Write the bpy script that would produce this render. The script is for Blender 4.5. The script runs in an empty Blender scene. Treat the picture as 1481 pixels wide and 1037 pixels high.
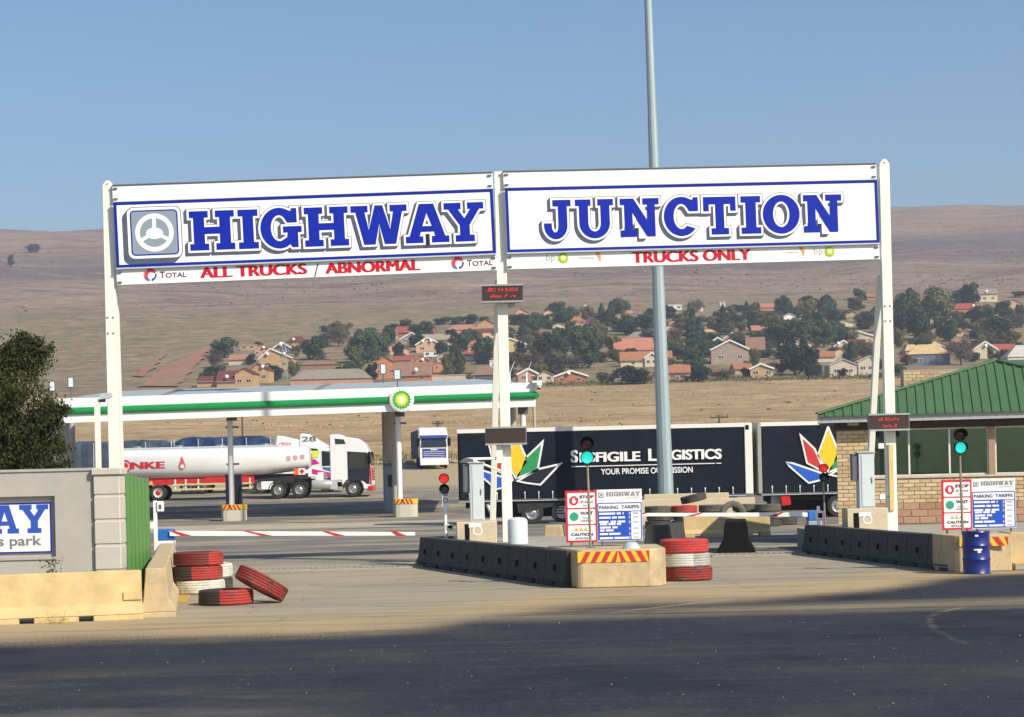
import bpy, bmesh, math, random
from mathutils import Vector, Matrix, Euler
random.seed(7)
R = math.radians
SC = bpy.context.scene
COL = SC.collection
# ------------------------------------------------------------------ camera, sky, sun, exposure
F, CX, CY, ROLL, CAMZ = 3000.0, 740.5, 681.0, R(1.35), 2.4
cam_d = bpy.data.cameras.new('camera')
cam = bpy.data.objects.new('camera', cam_d); COL.objects.link(cam)
cam_d.sensor_width = 36.0; cam_d.lens = 36.0 * F / 1481.0
cam_d.shift_y = (681.0 - 518.5) / 1481.0 * math.cos(ROLL)
cam_d.shift_x = (681.0 - 518.5) / 1481.0 * -math.sin(ROLL) * 0
cam_d.clip_start = 0.5; cam_d.clip_end = 20000
cam.location = (0, 0, CAMZ)
cam.rotation_euler = (Euler((R(90), 0, 0)).to_matrix() @ Matrix.Rotation(-ROLL, 3, 'Z')).to_euler()
SC.camera = cam
SUN_AZ, SUN_EL = R(45), R(36)           # azimuth measured from behind the camera towards the right
to_sun = Vector((math.sin(SUN_AZ) * math.cos(SUN_EL), -math.cos(SUN_AZ) * math.cos(SUN_EL), math.sin(SUN_EL)))
world = bpy.data.worlds.new('World'); SC.world = world; world.use_nodes = True
wn, wl = world.node_tree.nodes, world.node_tree.links
bg = wn['Background']
sky = wn.new('ShaderNodeTexSky'); sky.sky_type = 'NISHITA'; sky.sun_disc = False
sky.sun_elevation = SUN_EL; sky.sun_rotation = math.atan2(to_sun.x, to_sun.y)
sky.air_density = 1.15; sky.dust_density = 3.2; sky.ozone_density = 2.5; sky.altitude = 1500
hsv = wn.new('ShaderNodeHueSaturation'); hsv.inputs['Saturation'].default_value = 1.2
wl.new(sky.outputs[0], hsv.inputs['Color']); wl.new(hsv.outputs[0], bg.inputs[0])
bg.inputs[1].default_value = 0.112
sun_d = bpy.data.lights.new('sun', 'SUN'); sun_d.energy = 5.0; sun_d.angle = R(0.5); sun_d.color = (1.0, 0.925, 0.775)
sun = bpy.data.objects.new('sun', sun_d); COL.objects.link(sun)
sun.rotation_euler = to_sun.to_track_quat('Z', 'Y').to_euler(); sun.location = (40, -40, 60)
SC.view_settings.view_transform = 'Standard'; SC.view_settings.look = 'None'
SC.view_settings.exposure = 0.2; SC.view_settings.gamma = 1.0
SC.render.engine = 'CYCLES'
SC.cycles.use_denoising = True
SC.cycles.max_bounces = 6; SC.cycles.volume_bounces = 0
SC.cycles.volume_max_steps = 64

# ------------------------------------------------------------------ pixel -> place helpers (used for surveying positions only)
CR, SR = math.cos(ROLL), math.sin(ROLL)
def xu(px, py):
    du, dv = px - CX, py - CY
    return du * CR - dv * SR, -du * SR - dv * CR
def P(px, py, d):
    x, u = xu(px, py)
    return Vector((x * d / F, d, CAMZ + u * d / F))
def X(px, py, d): return P(px, py, d).x
UPP = [(200, 15), (300, 45), (400, 75), (500, 101), (600, 124), (700, 150), (800, 180), (900, 212), (1000, 240), (1400, 290), (2000, 338), (2600, 366)]
NEAR = [(0, 0), (105, 0), (118, 0.35), (130, 1.05), (160, 1.9), (185, 2.7), (200, 3.4)]
def lerp(tab, t):
    if t <= tab[0][0]: return tab[0][1]
    for (a, va), (b, vb) in zip(tab, tab[1:]):
        if t <= b: return va + (vb - va) * (t - a) / (b - a)
    return tab[-1][1]
def tz(y, x=0.0):
    if y <= 200: return lerp(NEAR, y)
    if y <= 2600:
        z = CAMZ + lerp(UPP, y) * y / F
    else:
        z = CAMZ + 366 * 2600 / F - (y - 2600) * 0.10
    if y > 1200:
        w = min(1.0, (y - 1200) / 1200)
        z *= 1 + w * (0.006 * x / 600 + 0.004 * math.sin(x * 0.009 + 1.3) + 0.0022 * math.sin(x * 0.031))
    return z
def d_of(px, py):
    u = xu(px, py)[1]
    inv = [(b, a) for a, b in UPP]
    return lerp(inv, u)

# ------------------------------------------------------------------ materials
MATS = {}
def lin(*c):
    return tuple((v / 12.92 if v <= 0.04045 else ((v + 0.055) / 1.055) ** 2.4) for v in (q / 255.0 for q in c))
def M(name, col, rough=0.6, metal=0.0, var=0.12, scale=6.0, bump=0.0, dirt=0.0, dcol=(0.16, 0.12, 0.08), emit=0.0, spec=0.5, coat=0.0, streak=False, alpha=1.0):
    if name in MATS: return MATS[name]
    m = bpy.data.materials.new(name); m.use_nodes = True
    n, l = m.node_tree.nodes, m.node_tree.links
    b = n['Principled BSDF']
    b.inputs['Roughness'].default_value = rough; b.inputs['Metallic'].default_value = metal
    b.inputs['Specular IOR Level'].default_value = spec
    if coat: b.inputs['Coat Weight'].default_value = coat
    tc = n.new('ShaderNodeTexCoord')
    src = tc.outputs['Object']
    if streak:
        mp = n.new('ShaderNodeMapping'); mp.inputs['Scale'].default_value = (1, 1, 0.12)
        l.new(src, mp.inputs[0]); src = mp.outputs[0]
    nz = n.new('ShaderNodeTexNoise'); nz.inputs['Scale'].default_value = scale; nz.inputs['Detail'].default_value = 5
    nz.inputs['Roughness'].default_value = 0.65
    l.new(src, nz.inputs['Vector'])
    mr = n.new('ShaderNodeMapRange'); mr.inputs[1].default_value = 0.3; mr.inputs[2].default_value = 0.7
    mr.inputs[3].default_value = 1 - var; mr.inputs[4].default_value = 1 + var
    l.new(nz.outputs[0], mr.inputs[0])
    mx = n.new('ShaderNodeMix'); mx.data_type = 'RGBA'; mx.blend_type = 'MULTIPLY'; mx.inputs[0].default_value = 1.0
    mx.inputs[6].default_value = (*col, 1); l.new(mr.outputs[0], mx.inputs[7])
    out = mx.outputs[2]
    if dirt > 0:
        n2 = n.new('ShaderNodeTexNoise'); n2.inputs['Scale'].default_value = scale * 0.45; n2.inputs['Detail'].default_value = 7
        n2.inputs['Roughness'].default_value = 0.7
        l.new(src, n2.inputs['Vector'])
        r2 = n.new('ShaderNodeMapRange'); r2.inputs[1].default_value = 0.5; r2.inputs[2].default_value = 0.75
        r2.inputs[3].default_value = 0; r2.inputs[4].default_value = dirt
        l.new(n2.outputs[0], r2.inputs[0])
        m2 = n.new('ShaderNodeMix'); m2.data_type = 'RGBA'
        l.new(r2.outputs[0], m2.inputs[0]); l.new(out, m2.inputs[6]); m2.inputs[7].default_value = (*dcol, 1)
        out = m2.outputs[2]
    l.new(out, b.inputs['Base Color'])
    if bump > 0:
        bp = n.new('ShaderNodeBump'); bp.inputs['Strength'].default_value = bump; bp.inputs['Distance'].default_value = 0.02
        l.new(nz.outputs[0], bp.inputs['Height']); l.new(bp.outputs[0], b.inputs['Normal'])
    if emit > 0:
        b.inputs['Emission Color'].default_value = (*col, 1); b.inputs['Emission Strength'].default_value = emit
    MATS[name] = m
    return m
WHITE = M('white_paint', (0.80, 0.80, 0.76), 0.45, var=0.03, scale=3, dirt=0.12, dcol=(0.45, 0.42, 0.36))
SIGNWHITE = M('sign_white', (0.80, 0.80, 0.80), 0.45, var=0.05, scale=1.6, dirt=0.22, dcol=(0.56, 0.53, 0.47), streak=True, spec=.25)
CREAMPOST = M('cream_post', (0.80, 0.79, 0.70), 0.5, var=0.03, scale=3, dirt=0.15, dcol=(0.5, 0.45, 0.36), streak=True)
BLUE = M('sign_blue', (0.004, 0.018, 0.33), 0.5, var=0.04, spec=0.15)
BORDER = M('border_blue', (0.005, 0.020, 0.26), 0.5, var=0.06, spec=0.15)
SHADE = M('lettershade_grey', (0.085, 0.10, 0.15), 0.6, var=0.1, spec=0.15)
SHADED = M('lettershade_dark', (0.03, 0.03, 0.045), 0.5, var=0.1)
RED = M('sign_red', (0.50, 0.012, 0.03), 0.5, var=0.05, spec=0.15)
CONC = M('concrete_tan', (0.50, 0.385, 0.225), 0.9, var=0.22, scale=2.2, bump=0.4, dirt=0.75, dcol=(0.24, 0.185, 0.12))
CONCY = M('concrete_yellow', (0.56, 0.42, 0.20), 0.9, var=0.16, scale=2.0, bump=0.35, dirt=0.6, dcol=(0.33, 0.245, 0.13))
CONCG = M('concrete_grey', (0.36, 0.33, 0.27), 0.9, var=0.15, scale=3, bump=0.2, dirt=0.4, dcol=(0.2, 0.17, 0.13))
CONCD = M('concrete_shaded_scuffed', (0.05, 0.048, 0.047), 0.85, var=0.35, scale=2.5, bump=0.3, dirt=0.6, dcol=(0.02, 0.02, 0.02))  # shade of the sunless island flanks put into the colour, plus scuffs
BLACK = M('black', (0.007, 0.007, 0.008), 0.9, var=0.2, spec=0.15)
RUBBER = M('rubber', (0.022, 0.021, 0.020), 0.85, var=0.25, scale=8, bump=0.2, dirt=0.5, dcol=(0.09, 0.075, 0.055))
GALV = M('galvanised', (0.36, 0.44, 0.45), 0.45, metal=0.35, var=0.10, scale=2.0, dirt=0.2, dcol=(0.30, 0.33, 0.33), streak=True)
GREYBOX = M('cabinet_grey', (0.46, 0.50, 0.52), 0.5, var=0.06, dirt=0.2, dcol=(0.3, 0.28, 0.25), streak=True)
DGREY = M('dark_grey_metal', (0.10, 0.11, 0.13), 0.55, var=0.12)
STEEL = M('steel', (0.45, 0.45, 0.45), 0.4, metal=0.8, var=0.15)
GLASS = M('dark_glass', (0.015, 0.022, 0.025), 0.06, var=0.1, spec=0.8)

# ------------------------------------------------------------------ mesh helpers
class MB:
    def __init__(s): s.v = []; s.f = []; s.m = []
    def add(s, vs, fs, mi=0):
        o = len(s.v); s.v += [tuple(v) for v in vs]
        for f in fs: s.f.append(tuple(i + o for i in f)); s.m.append(mi)
        return s
    def box(s, x0, x1, y0, y1, z0, z1, mi=0):
        return s.add([(x0, y0, z0), (x1, y0, z0), (x1, y1, z0), (x0, y1, z0), (x0, y0, z1), (x1, y0, z1), (x1, y1, z1), (x0, y1, z1)],
                     [(0, 3, 2, 1), (4, 5, 6, 7), (0, 1, 5, 4), (1, 2, 6, 5), (2, 3, 7, 6), (3, 0, 4, 7)], mi)
    def prism(s, poly, a, b, axis='y', mi=0):
        n = len(poly)
        if axis == 'y': mk = lambda p, t: (p[0], t, p[1])
        elif axis == 'z': mk = lambda p, t: (p[0], p[1], t)
        else: mk = lambda p, t: (t, p[0], p[1])
        vs = [mk(p, a) for p in poly] + [mk(p, b) for p in poly]
        fs = [tuple(range(n)), tuple(range(2 * n - 1, n - 1, -1))]
        for i in range(n):
            j = (i + 1) % n; fs.append((i, i + n, j + n, j))
        return s.add(vs, fs, mi)
    def tube(s, p0, p1, r0, r1=None, n=10, mi=0):
        r1 = r0 if r1 is None else r1
        p0, p1 = Vector(p0), Vector(p1); d = (p1 - p0).normalized()
        a = d.orthogonal().normalized(); b = d.cross(a)
        vs = [p + (a * math.cos(2 * math.pi * i / n) + b * math.sin(2 * math.pi * i / n)) * r for p, r in ((p0, r0), (p1, r1)) for i in range(n)]
        fs = [tuple(range(n - 1, -1, -1)), tuple(range(n, 2 * n))] + [(i, (i + 1) % n, (i + 1) % n + n, i + n) for i in range(n)]
        return s.add(vs, fs, mi)
    def bar(s, p0, p1, w, h, mi=0):
        p0, p1 = Vector(p0), Vector(p1); d = (p1 - p0).normalized()
        up = Vector((0, 0, 1)) if abs(d.z) < 0.95 else Vector((0, 1, 0))
        a = d.cross(up).normalized() * w / 2; b = a.cross(d).normalized() * h / 2
        vs = [p + q for p in (p0, p1) for q in (-a - b, a - b, a + b, -a + b)]
        return s.add(vs, [(0, 3, 2, 1), (4, 5, 6, 7), (0, 1, 5, 4), (1, 2, 6, 5), (2, 3, 7, 6), (3, 0, 4, 7)], mi)
    def lathe(s, prof, n=24, axis='z', mi=0, c=(0, 0, 0), closed=False, caps=True):
        vs = []
        for (r, h) in prof:
            for i in range(n):
                t = 2 * math.pi * i / n; a, b = r * math.cos(t), r * math.sin(t)
                q = {'z': (a, b, h), 'y': (a, h, b), 'x': (h, a, b)}[axis]
                vs.append((q[0] + c[0], q[1] + c[1], q[2] + c[2]))
        fs = []; k = len(prof)
        for j in range(k if closed else k - 1):
            jj = (j + 1) % k
            for i in range(n):
                fs.append((j * n + i, j * n + (i + 1) % n, jj * n + (i + 1) % n, jj * n + i))
        if not closed and caps:
            if prof[0][0] > 1e-6: fs.append(tuple(range(n - 1, -1, -1)))
            if prof[-1][0] > 1e-6: fs.append(tuple(range((k - 1) * n, k * n)))
        return s.add(vs, fs, mi)
    def mesh(s, name, mats, smooth=False, bevel=0.0, seg=1):
        me = bpy.data.meshes.new(name); me.from_pydata(s.v, [], s.f)
        mats = mats if isinstance(mats, (list, tuple)) else [mats]
        for m in mats: me.materials.append(m)
        if len(mats) > 1: me.polygons.foreach_set('material_index', s.m)
        bm = bmesh.new(); bm.from_mesh(me)
        bmesh.ops.remove_doubles(bm, verts=bm.verts, dist=1e-5)
        bmesh.ops.recalc_face_normals(bm, faces=bm.faces)
        if bevel > 0:
            es = [e for e in bm.edges if len(e.link_faces) == 2 and e.calc_face_angle(0) > R(28)]
            bmesh.ops.bevel(bm, geom=es, offset=bevel, segments=seg, affect='EDGES', clamp_overlap=True)
        if smooth:
            for f in bm.faces: f.smooth = True
            for e in bm.edges:
                if len(e.link_faces) == 2 and e.calc_face_angle(0) > R(38): e.smooth = False
        bm.to_mesh(me); bm.free(); me.update()
        return me
    def build(s, name, mats, parent=None, loc=(0, 0, 0), rot=(0, 0, 0), smooth=False, bevel=0.0, seg=1):
        return put(name, s.mesh(name, mats, smooth, bevel, seg), parent, loc, rot)
def put(name, me, parent=None, loc=(0, 0, 0), rot=(0, 0, 0), scale=(1, 1, 1)):
    o = bpy.data.objects.new(name, me); COL.objects.link(o)
    o.parent = parent; o.location = loc; o.rotation_euler = rot; o.scale = scale
    return o
def tag(o, label, cat, group=None):
    o['label'] = label; o['category'] = cat
    if group: o['group'] = group
    return o
def thing(name, label, cat, loc=(0, 0, 0), rotz=0.0, group=None):
    return tag(put(name, None, None, loc, (0, 0, rotz)), label, cat, group)
def struct(o, kind='structure'):
    o['kind'] = kind; return o
def copy_tree(o, parent=None):
    c = o.copy(); COL.objects.link(c); c.parent = parent
    for ch in list(o.children): copy_tree(ch, c)
    return c
ORD = ['first', 'second', 'third', 'fourth', 'fifth', 'sixth', 'seventh', 'eighth', 'ninth', 'tenth', 'eleventh', 'twelfth']

# ------------------------------------------------------------------ lettering
def curve_mesh(splines, offset=0.0, name='letter'):
    cu = bpy.data.curves.new(name, 'CURVE'); cu.dimensions = '2D'; cu.fill_mode = 'BOTH'
    cu.offset = offset
    for sp in splines:
        s = cu.splines.new('POLY'); s.points.add(len(sp) - 1)
        for p, q in zip(s.points, sp): p.co = (q[0], q[1], 0, 1)
        s.use_cyclic_u = True
    o = bpy.data.objects.new(name, cu)
    me = bpy.data.meshes.new_from_object(o)
    bpy.data.objects.remove(o); bpy.data.curves.remove(cu)
    return me
def flat_to(me, fn, mat):
    """map a flat XY mesh to the XZ plane facing -Y"""
    for v in me.vertices:
        x, z, y = fn(v.co.x, v.co.y); v.co = (x, y, z)
    me.materials.clear(); me.materials.append(mat)
    me.update(); return me
FONT_CACHE = {}
def text_flat(s, bold=0.0):
    k = (s, bold)
    if k not in FONT_CACHE:
        cu = bpy.data.curves.new('lettering', 'FONT'); cu.body = s; cu.size = 1.0; cu.offset = bold
        o = bpy.data.objects.new('lettering', cu)
        me = bpy.data.meshes.new_from_object(o)
        bpy.data.objects.remove(o); bpy.data.curves.remove(cu)
        FONT_CACHE[k] = me
    me = FONT_CACHE[k].copy()
    return me
def text(s, x0, z0, w, h, mat, parent, y=-0.004, bold=0.02, name='lettering', fat=0.0, split=False):
    """flat lettering; fat thickens the strokes by laying shifted copies, split makes each character its own part"""
    def box(me): xs = [v.co.x for v in me.vertices]; ys = [v.co.y for v in me.vertices]; return min(xs), max(xs), min(ys), max(ys)
    full = text_flat(s, bold); ax, bx, ay, by = box(full); bpy.data.meshes.remove(full)
    fx_ = lambda a: x0 + fat + (a - ax) / (bx - ax) * (w - 2 * fat)
    fz_ = lambda b: z0 + (b - ay) / (by - ay) * h
    out = None
    for i, ch in enumerate(s if split else [s]):
        if ch == ' ': continue
        me = text_flat(ch, bold); cx0, cx1, _, _ = box(me)
        right = bx
        if split: pm = text_flat(s[:i + 1], bold); right = box(pm)[1]; bpy.data.meshes.remove(pm)
        sh = right - cx1
        vs, fs = [], []
        for j, (dx, dz) in enumerate(((0, 0),) if not fat else ((0, 0), (-fat, 0), (fat, 0), (-fat * .5, 0), (fat * .5, 0))):
            o_ = len(vs); vs += [(fx_(v.co.x + sh) + dx, y + .0007 * j, fz_(v.co.y)) for v in me.vertices]
            fs += [tuple(k + o_ for k in p.vertices) for p in me.polygons]
        bpy.data.meshes.remove(me)
        m2 = bpy.data.meshes.new(name); m2.from_pydata(vs, [], fs); m2.materials.append(mat); m2.update()
        out = put('letter' if split else name, m2, parent)
    return out
def arc(cx, cy, rx, ry, a0, a1, n=22):
    return [(cx + rx * math.cos(R(a0 + (a1 - a0) * i / n)), cy + ry * math.sin(R(a0 + (a1 - a0) * i / n))) for i in range(n + 1)]
GLY = {}
GLY['I'] = [[(0, 0), (.56, 0), (.56, .17), (.43, .17), (.43, .83), (.56, .83), (.56, 1), (0, 1), (0, .83), (.13, .83), (.13, .17), (0, .17)]]
GLY['H'] = [[(0, 0), (.48, 0), (.48, .17), (.38, .17), (.38, .41), (.76, .41), (.76, .17), (.66, .17), (.66, 0), (1.14, 0), (1.14, .17), (1.04, .17), (1.04, .83), (1.14, .83), (1.14, 1), (.66, 1), (.66, .83), (.76, .83), (.76, .59), (.38, .59), (.38, .83), (.48, .83), (.48, 1), (0, 1), (0, .83), (.10, .83), (.10, .17), (0, .17)]]
GLY['O'] = [arc(.5, .5, .5, .52, 0, 352, 44), arc(.5, .5, .22, .34, 0, 350, 36)]
GLY['C'] = [arc(.5, .5, .5, .52, 60, 322, 30) + arc(.5, .5, .22, .33, 312, 38, 22) + [(.72, .63), (.98, .63), (.98, 1.0), (.84, 1.0), (.82, .93)]]
GLY['G'] = [arc(.5, .5, .5, .52, 60, 292, 30) + [(.78, .08), (.84, 0), (1.0, 0), (1.0, .38), (1.10, .38), (1.10, .54), (.60, .54), (.60, .38), (.72, .38), (.70, .26)] + arc(.5, .5, .22, .33, 300, 38, 22) + [(.72, .63), (.98, .63), (.98, 1.0), (.84, 1.0), (.82, .93)]]
GLY['U'] = [[(0, 1), (0, .83), (.11, .83)] + arc(.56, .38, .45, .40, 180, 360, 22) + [(1.01, .83), (1.12, .83), (1.12, 1), (.66, 1), (.66, .83), (.74, .83)] + arc(.56, .38, .18, .22, 360, 180, 14) + [(.38, .83), (.46, .83), (.46, 1)]]
GLY['J'] = [[(0, .36)] + arc(.36, .34, .36, .36, 180, 360, 22) + [(.72, .83), (.84, .83), (.84, 1), (.28, 1), (.28, .83), (.44, .83)] + arc(.34, .33, .10, .17, 360, 180, 12) + [(.24, .40), (0, .40)]]
GLY['N'] = [[(0, 0), (.47, 0), (.47, .17), (.36, .17), (.36, .62), (.78, 0), (1.02, 0), (1.02, .83), (1.14, .83), (1.14, 1), (.66, 1), (.66, .83), (.79, .83), (.79, .42), (.40, 1), (0, 1), (0, .83), (.12, .83), (.12, .17), (0, .17)]]
GLY['T'] = [[(.24, 0), (.80, 0), (.80, .17), (.66, .17), (.66, .80), (.86, .80), (.86, .62), (1.04, .62), (1.04, 1), (0, 1), (0, .62), (.18, .62), (.18, .80), (.38, .80), (.38, .17), (.24, .17)]]
GLY['W'] = [[(.34, 0), (.66, 0), (.79, .52), (.92, 0), (1.24, 0), (1.45, .83), (1.58, .83), (1.58, 1), (1.10, 1), (1.10, .83), (1.19, .83), (1.09, .38), (.90, 1), (.68, 1), (.49, .38), (.39, .83), (.48, .83), (.48, 1), (0, 1), (0, .83), (.13, .83)]]
GLY['A'] = [[(0, 0), (.46, 0), (.46, .17), (.37, .17), (.40, .28), (.74, .28), (.77, .17), (.68, .17), (.68, 0), (1.14, 0), (1.14, .17), (1.04, .17), (.76, 1), (.38, 1), (.10, .17), (0, .17)], [(.45, .43), (.69, .43), (.57, .76)]]
GLY['Y'] = [[(.30, 0), (.84, 0), (.84, .17), (.71, .17), (.71, .42), (1.0, .83), (1.12, .83), (1.12, 1), (.66, 1), (.66, .83), (.74, .83), (.57, .60), (.40, .83), (.48, .83), (.48, 1), (0, 1), (0, .83), (.12, .83), (.43, .42), (.43, .17), (.30, .17)]]
def glyph_splines(ch, w, h):
    ws = max(p[0] for sp in GLY[ch] for p in sp)
    return [[(p[0] / ws * w, p[1] * h) for p in sp] for sp in GLY[ch]]
def poly_plate(pts, parent, mat, y, name, th=0.004):
    return MB().prism(pts, y, y + th, 'y').build(name, mat, parent)
def disc(cx, cz, r, n=28, a0=0.0): return [(cx + r * math.cos(a0 + 2 * math.pi * i / n), cz + r * math.sin(a0 + 2 * math.pi * i / n)) for i in range(n)]
def rrect(x0, x1, z0, z1, r, n=5):
    return arc(x1 - r, z1 - r, r, r, 0, 90, n) + arc(x0 + r, z1 - r, r, r, 90, 180, n) + arc(x0 + r, z0 + r, r, r, 180, 270, n) + arc(x1 - r, z0 + r, r, r, 270, 360, n)
def star(cx, cz, ro, ri, n, a0=0.0):
    return [(cx + (ro if i % 2 == 0 else ri) * math.cos(a0 + math.pi * i / n), cz + (ro if i % 2 == 0 else ri) * math.sin(a0 + math.pi * i / n)) for i in range(2 * n)]
# ------------------------------------------------------------------ ground, yard, hills
def node_mat(name):
    m = bpy.data.materials.new(name); m.use_nodes = True
    return m, m.node_tree.nodes, m.node_tree.links, m.node_tree.nodes['Principled BSDF']
class NT:
    """small shader graph helper"""
    def __init__(s, n, l): s.n, s.l = n, l
    def val(s, v, sock):
        if isinstance(v, (int, float)): sock.default_value = v
        elif isinstance(v, tuple): sock.default_value = (*v, 1) if len(v) == 3 else v
        else: s.l.new(v, sock)
    def math(s, op, a, b=0.0, c=None, clamp=False):
        q = s.n.new('ShaderNodeMath'); q.operation = op; q.use_clamp = clamp
        s.val(a, q.inputs[0]); s.val(b, q.inputs[1])
        if c is not None: s.val(c, q.inputs[2])
        return q.outputs[0]
    def mix(s, f, a, b):
        q = s.n.new('ShaderNodeMix'); q.data_type = 'RGBA'
        s.val(f, q.inputs[0]); s.val(a, q.inputs[6]); s.val(b, q.inputs[7]); return q.outputs[2]
    def rng(s, v, a, b, c=0.0, d=1.0, smooth=True):
        q = s.n.new('ShaderNodeMapRange'); q.interpolation_type = 'SMOOTHSTEP' if smooth else 'LINEAR'
        s.val(v, q.inputs[0])
        for i, t in enumerate((a, b, c, d)): s.val(t, q.inputs[i + 1])
        return q.outputs[0]
    def noise(s, vec, scale, detail=5, rough=0.6, sx=1, sy=1, sz=1, off=(0, 0, 0)):
        mp = s.n.new('ShaderNodeMapping'); mp.inputs['Scale'].default_value = (sx, sy, sz); mp.inputs['Location'].default_value = off
        s.l.new(vec, mp.inputs[0])
        q = s.n.new('ShaderNodeTexNoise'); q.inputs['Scale'].default_value = scale; q.inputs['Detail'].default_value = detail
        q.inputs['Roughness'].default_value = rough
        s.l.new(mp.outputs[0], q.inputs['Vector']); return q.outputs[0]
    def curve(s, v, pts):
        q = s.n.new('ShaderNodeFloatCurve'); c = q.mapping.curves[0]
        while len(c.points) < len(pts): c.points.new(0.5, 0.5)
        for p, t in zip(c.points, pts): p.location = t; p.handle_type = 'AUTO'
        q.mapping.update(); s.val(v, q.inputs['Value']); return q.outputs[0]

# terrain
m, n, l, b = node_mat('dry_grass_land'); g = NT(n, l)
geo = n.new('ShaderNodeNewGeometry'); sep = n.new('ShaderNodeSeparateXYZ'); l.new(geo.outputs['Position'], sep.inputs[0])
pos, px_, py_, pz_ = geo.outputs['Position'], sep.outputs[0], sep.outputs[1], sep.outputs[2]
f1 = g.noise(pos, 0.02, 6, 0.65, 0.35, 1.0, 1.0)
f2 = g.noise(pos, 0.22, 5, 0.7, 0.25, 1, 1)
field = g.mix(g.rng(f1, .38, .62), (0.46, 0.325, 0.185), (0.37, 0.255, 0.14))
field = g.mix(g.rng(f2, .52, .64, 0, .7), field, (0.25, 0.175, 0.10))
field = g.mix(g.rng(f2, .46, .38, 0, .5), field, (0.46, 0.32, 0.17))
verge = g.math('MULTIPLY', g.rng(py_, 205, 235, 1, 0), g.rng(f2, .4, .6))
field = g.mix(verge, field, (0.17, 0.16, 0.05))
h1 = g.noise(pos, 0.006, 7, 0.68, 0.30, 1.0, 0.6)
h2 = g.noise(pos, 0.035, 6, 0.72, 0.18, 0.9, 0.6, (7, 3, 0))
h3 = g.noise(pos, 0.09, 6, 0.74, 0.28, 0.9, 0.6)
zn = g.math('ADD', py_, g.math('MULTIPLY', g.math('SUBTRACT', h1, .5), 700))
hill = g.mix(g.rng(zn, 1250, 1500), (0.29, 0.212, 0.155), (0.160, 0.115, 0.116))          # lower tan, then the burnt belt
hill = g.mix(g.rng(zn, 1700, 2050), hill, (0.335, 0.215, 0.148))                          # reddish upper slope
hill = g.mix(g.rng(h2, .50, .60, 0, .85), hill, (0.17, 0.12, 0.105))
hill = g.mix(g.rng(h2, .45, .36, 0, .85), hill, (0.365, 0.255, 0.195))
hill = g.mix(g.rng(h3, .54, .64, 0, .75), hill, (0.12, 0.092, 0.075))
hill = g.mix(g.rng(h3, .44, .36, 0, .55), hill, (0.375, 0.272, 0.21))
vil = g.mix(g.rng(f2, .4, .6), (0.20, 0.16, 0.095), (0.30, 0.225, 0.135))
land = g.mix(g.rng(g.math('ADD', py_, g.math('MULTIPLY', g.math('SUBTRACT', f1, .5), 60)), 585, 600), field, vil)
land = g.mix(g.rng(py_, 960, 1080), land, hill)
l.new(land, b.inputs['Base Color']); b.inputs['Roughness'].default_value = 1.0; b.inputs['Specular IOR Level'].default_value = 0.05
h4 = g.noise(pos, 0.30, 4, .7, .45, .40, .5, (5, 1, 2))
tex = g.math('MULTIPLY', g.rng(h4, .36, .64, .76, 1.22, False), g.rng(g.noise(pos, 1.1, 3, .7, .6, .5, 1), .35, .65, .86, 1.14, False))
mt_ = n.new('ShaderNodeMix'); mt_.data_type = 'RGBA'; mt_.blend_type = 'MULTIPLY'; mt_.inputs[0].default_value = 1
l.new(land, mt_.inputs[6]); l.new(tex, mt_.inputs[7]); l.new(mt_.outputs[2], b.inputs['Base Color'])
bp = n.new('ShaderNodeBump'); bp.inputs['Strength'].default_value = 0.6; bp.inputs['Distance'].default_value = 1.2
l.new(h3, bp.inputs['Height']); l.new(bp.outputs[0], b.inputs['Normal'])
LAND = m
ys = [-60, -20, 0, 20, 40, 60, 80, 105, 111, 118, 130, 145, 160, 185, 200] + list(range(220, 620, 20)) + list(range(620, 1040, 20)) + list(range(1050, 2600, 50)) + [2600, 2650, 2800, 3000, 3300]
xs = [-1500, -1200, -1000] + list(range(-900, 901, 30)) + [1000, 1200, 1500]
vs, fs = [], []
for y in ys:
    for x in xs:
        und = 0.0
        if y > 210: und = 0.25 * math.sin(x * 0.05 + y * 0.03) * min(1, (y - 210) / 100)
        if y > 1100: und += 2.2 * math.sin(x * 0.021 + y * 0.011) + 1.4 * math.sin(x * 0.047 - y * 0.017)
        vs.append((x, y, tz(y, x) + und - (0.03 if y < 200 else 0)))
nx = len(xs)
for j in range(len(ys) - 1):
    for i in range(nx - 1):
        a = j * nx + i; fs.append((a, a + 1, a + nx + 1, a + nx))
mb = MB(); mb.add(vs, fs); gr = struct(mb.build('ground', LAND, smooth=True))

# yard: asphalt with blown dust, following the ground
m, n, l, b = node_mat('yard_asphalt'); g = NT(n, l)
geo = n.new('ShaderNodeNewGeometry'); sep = n.new('ShaderNodeSeparateXYZ'); l.new(geo.outputs['Position'], sep.inputs[0])
pos, px_, py_ = geo.outputs['Position'], sep.outputs[0], sep.outputs[1]
big = g.noise(pos, 0.35, 6, 0.62, 0.35, 1, 1)
st = g.noise(pos, 1.1, 6, 0.66, 0.18, 1.1, 1, (3, 1, 0))
fine = g.noise(pos, 22, 4, 0.7)
grit = g.noise(pos, 60, 2, 0.6)
asp = g.mix(g.rng(fine, .35, .7), (0.020, 0.023, 0.034), (0.042, 0.044, 0.055))
asp = g.mix(g.rng(g.noise(pos, 6, 6, .75, .8, .5, 1, (2, 2, 1)), .52, .68, 0, .45), asp, (0.085, 0.08, 0.075))
asp = g.mix(g.rng(grit, .66, .72, 0, .8), asp, (0.15, 0.14, 0.125))
spk = g.noise(pos, 13, 2, .5, 1, .7, 1, (2, 5, 0)); asp = g.mix(g.rng(spk, .70, .73, 0, .5), asp, (0.20, 0.18, 0.14))
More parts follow.
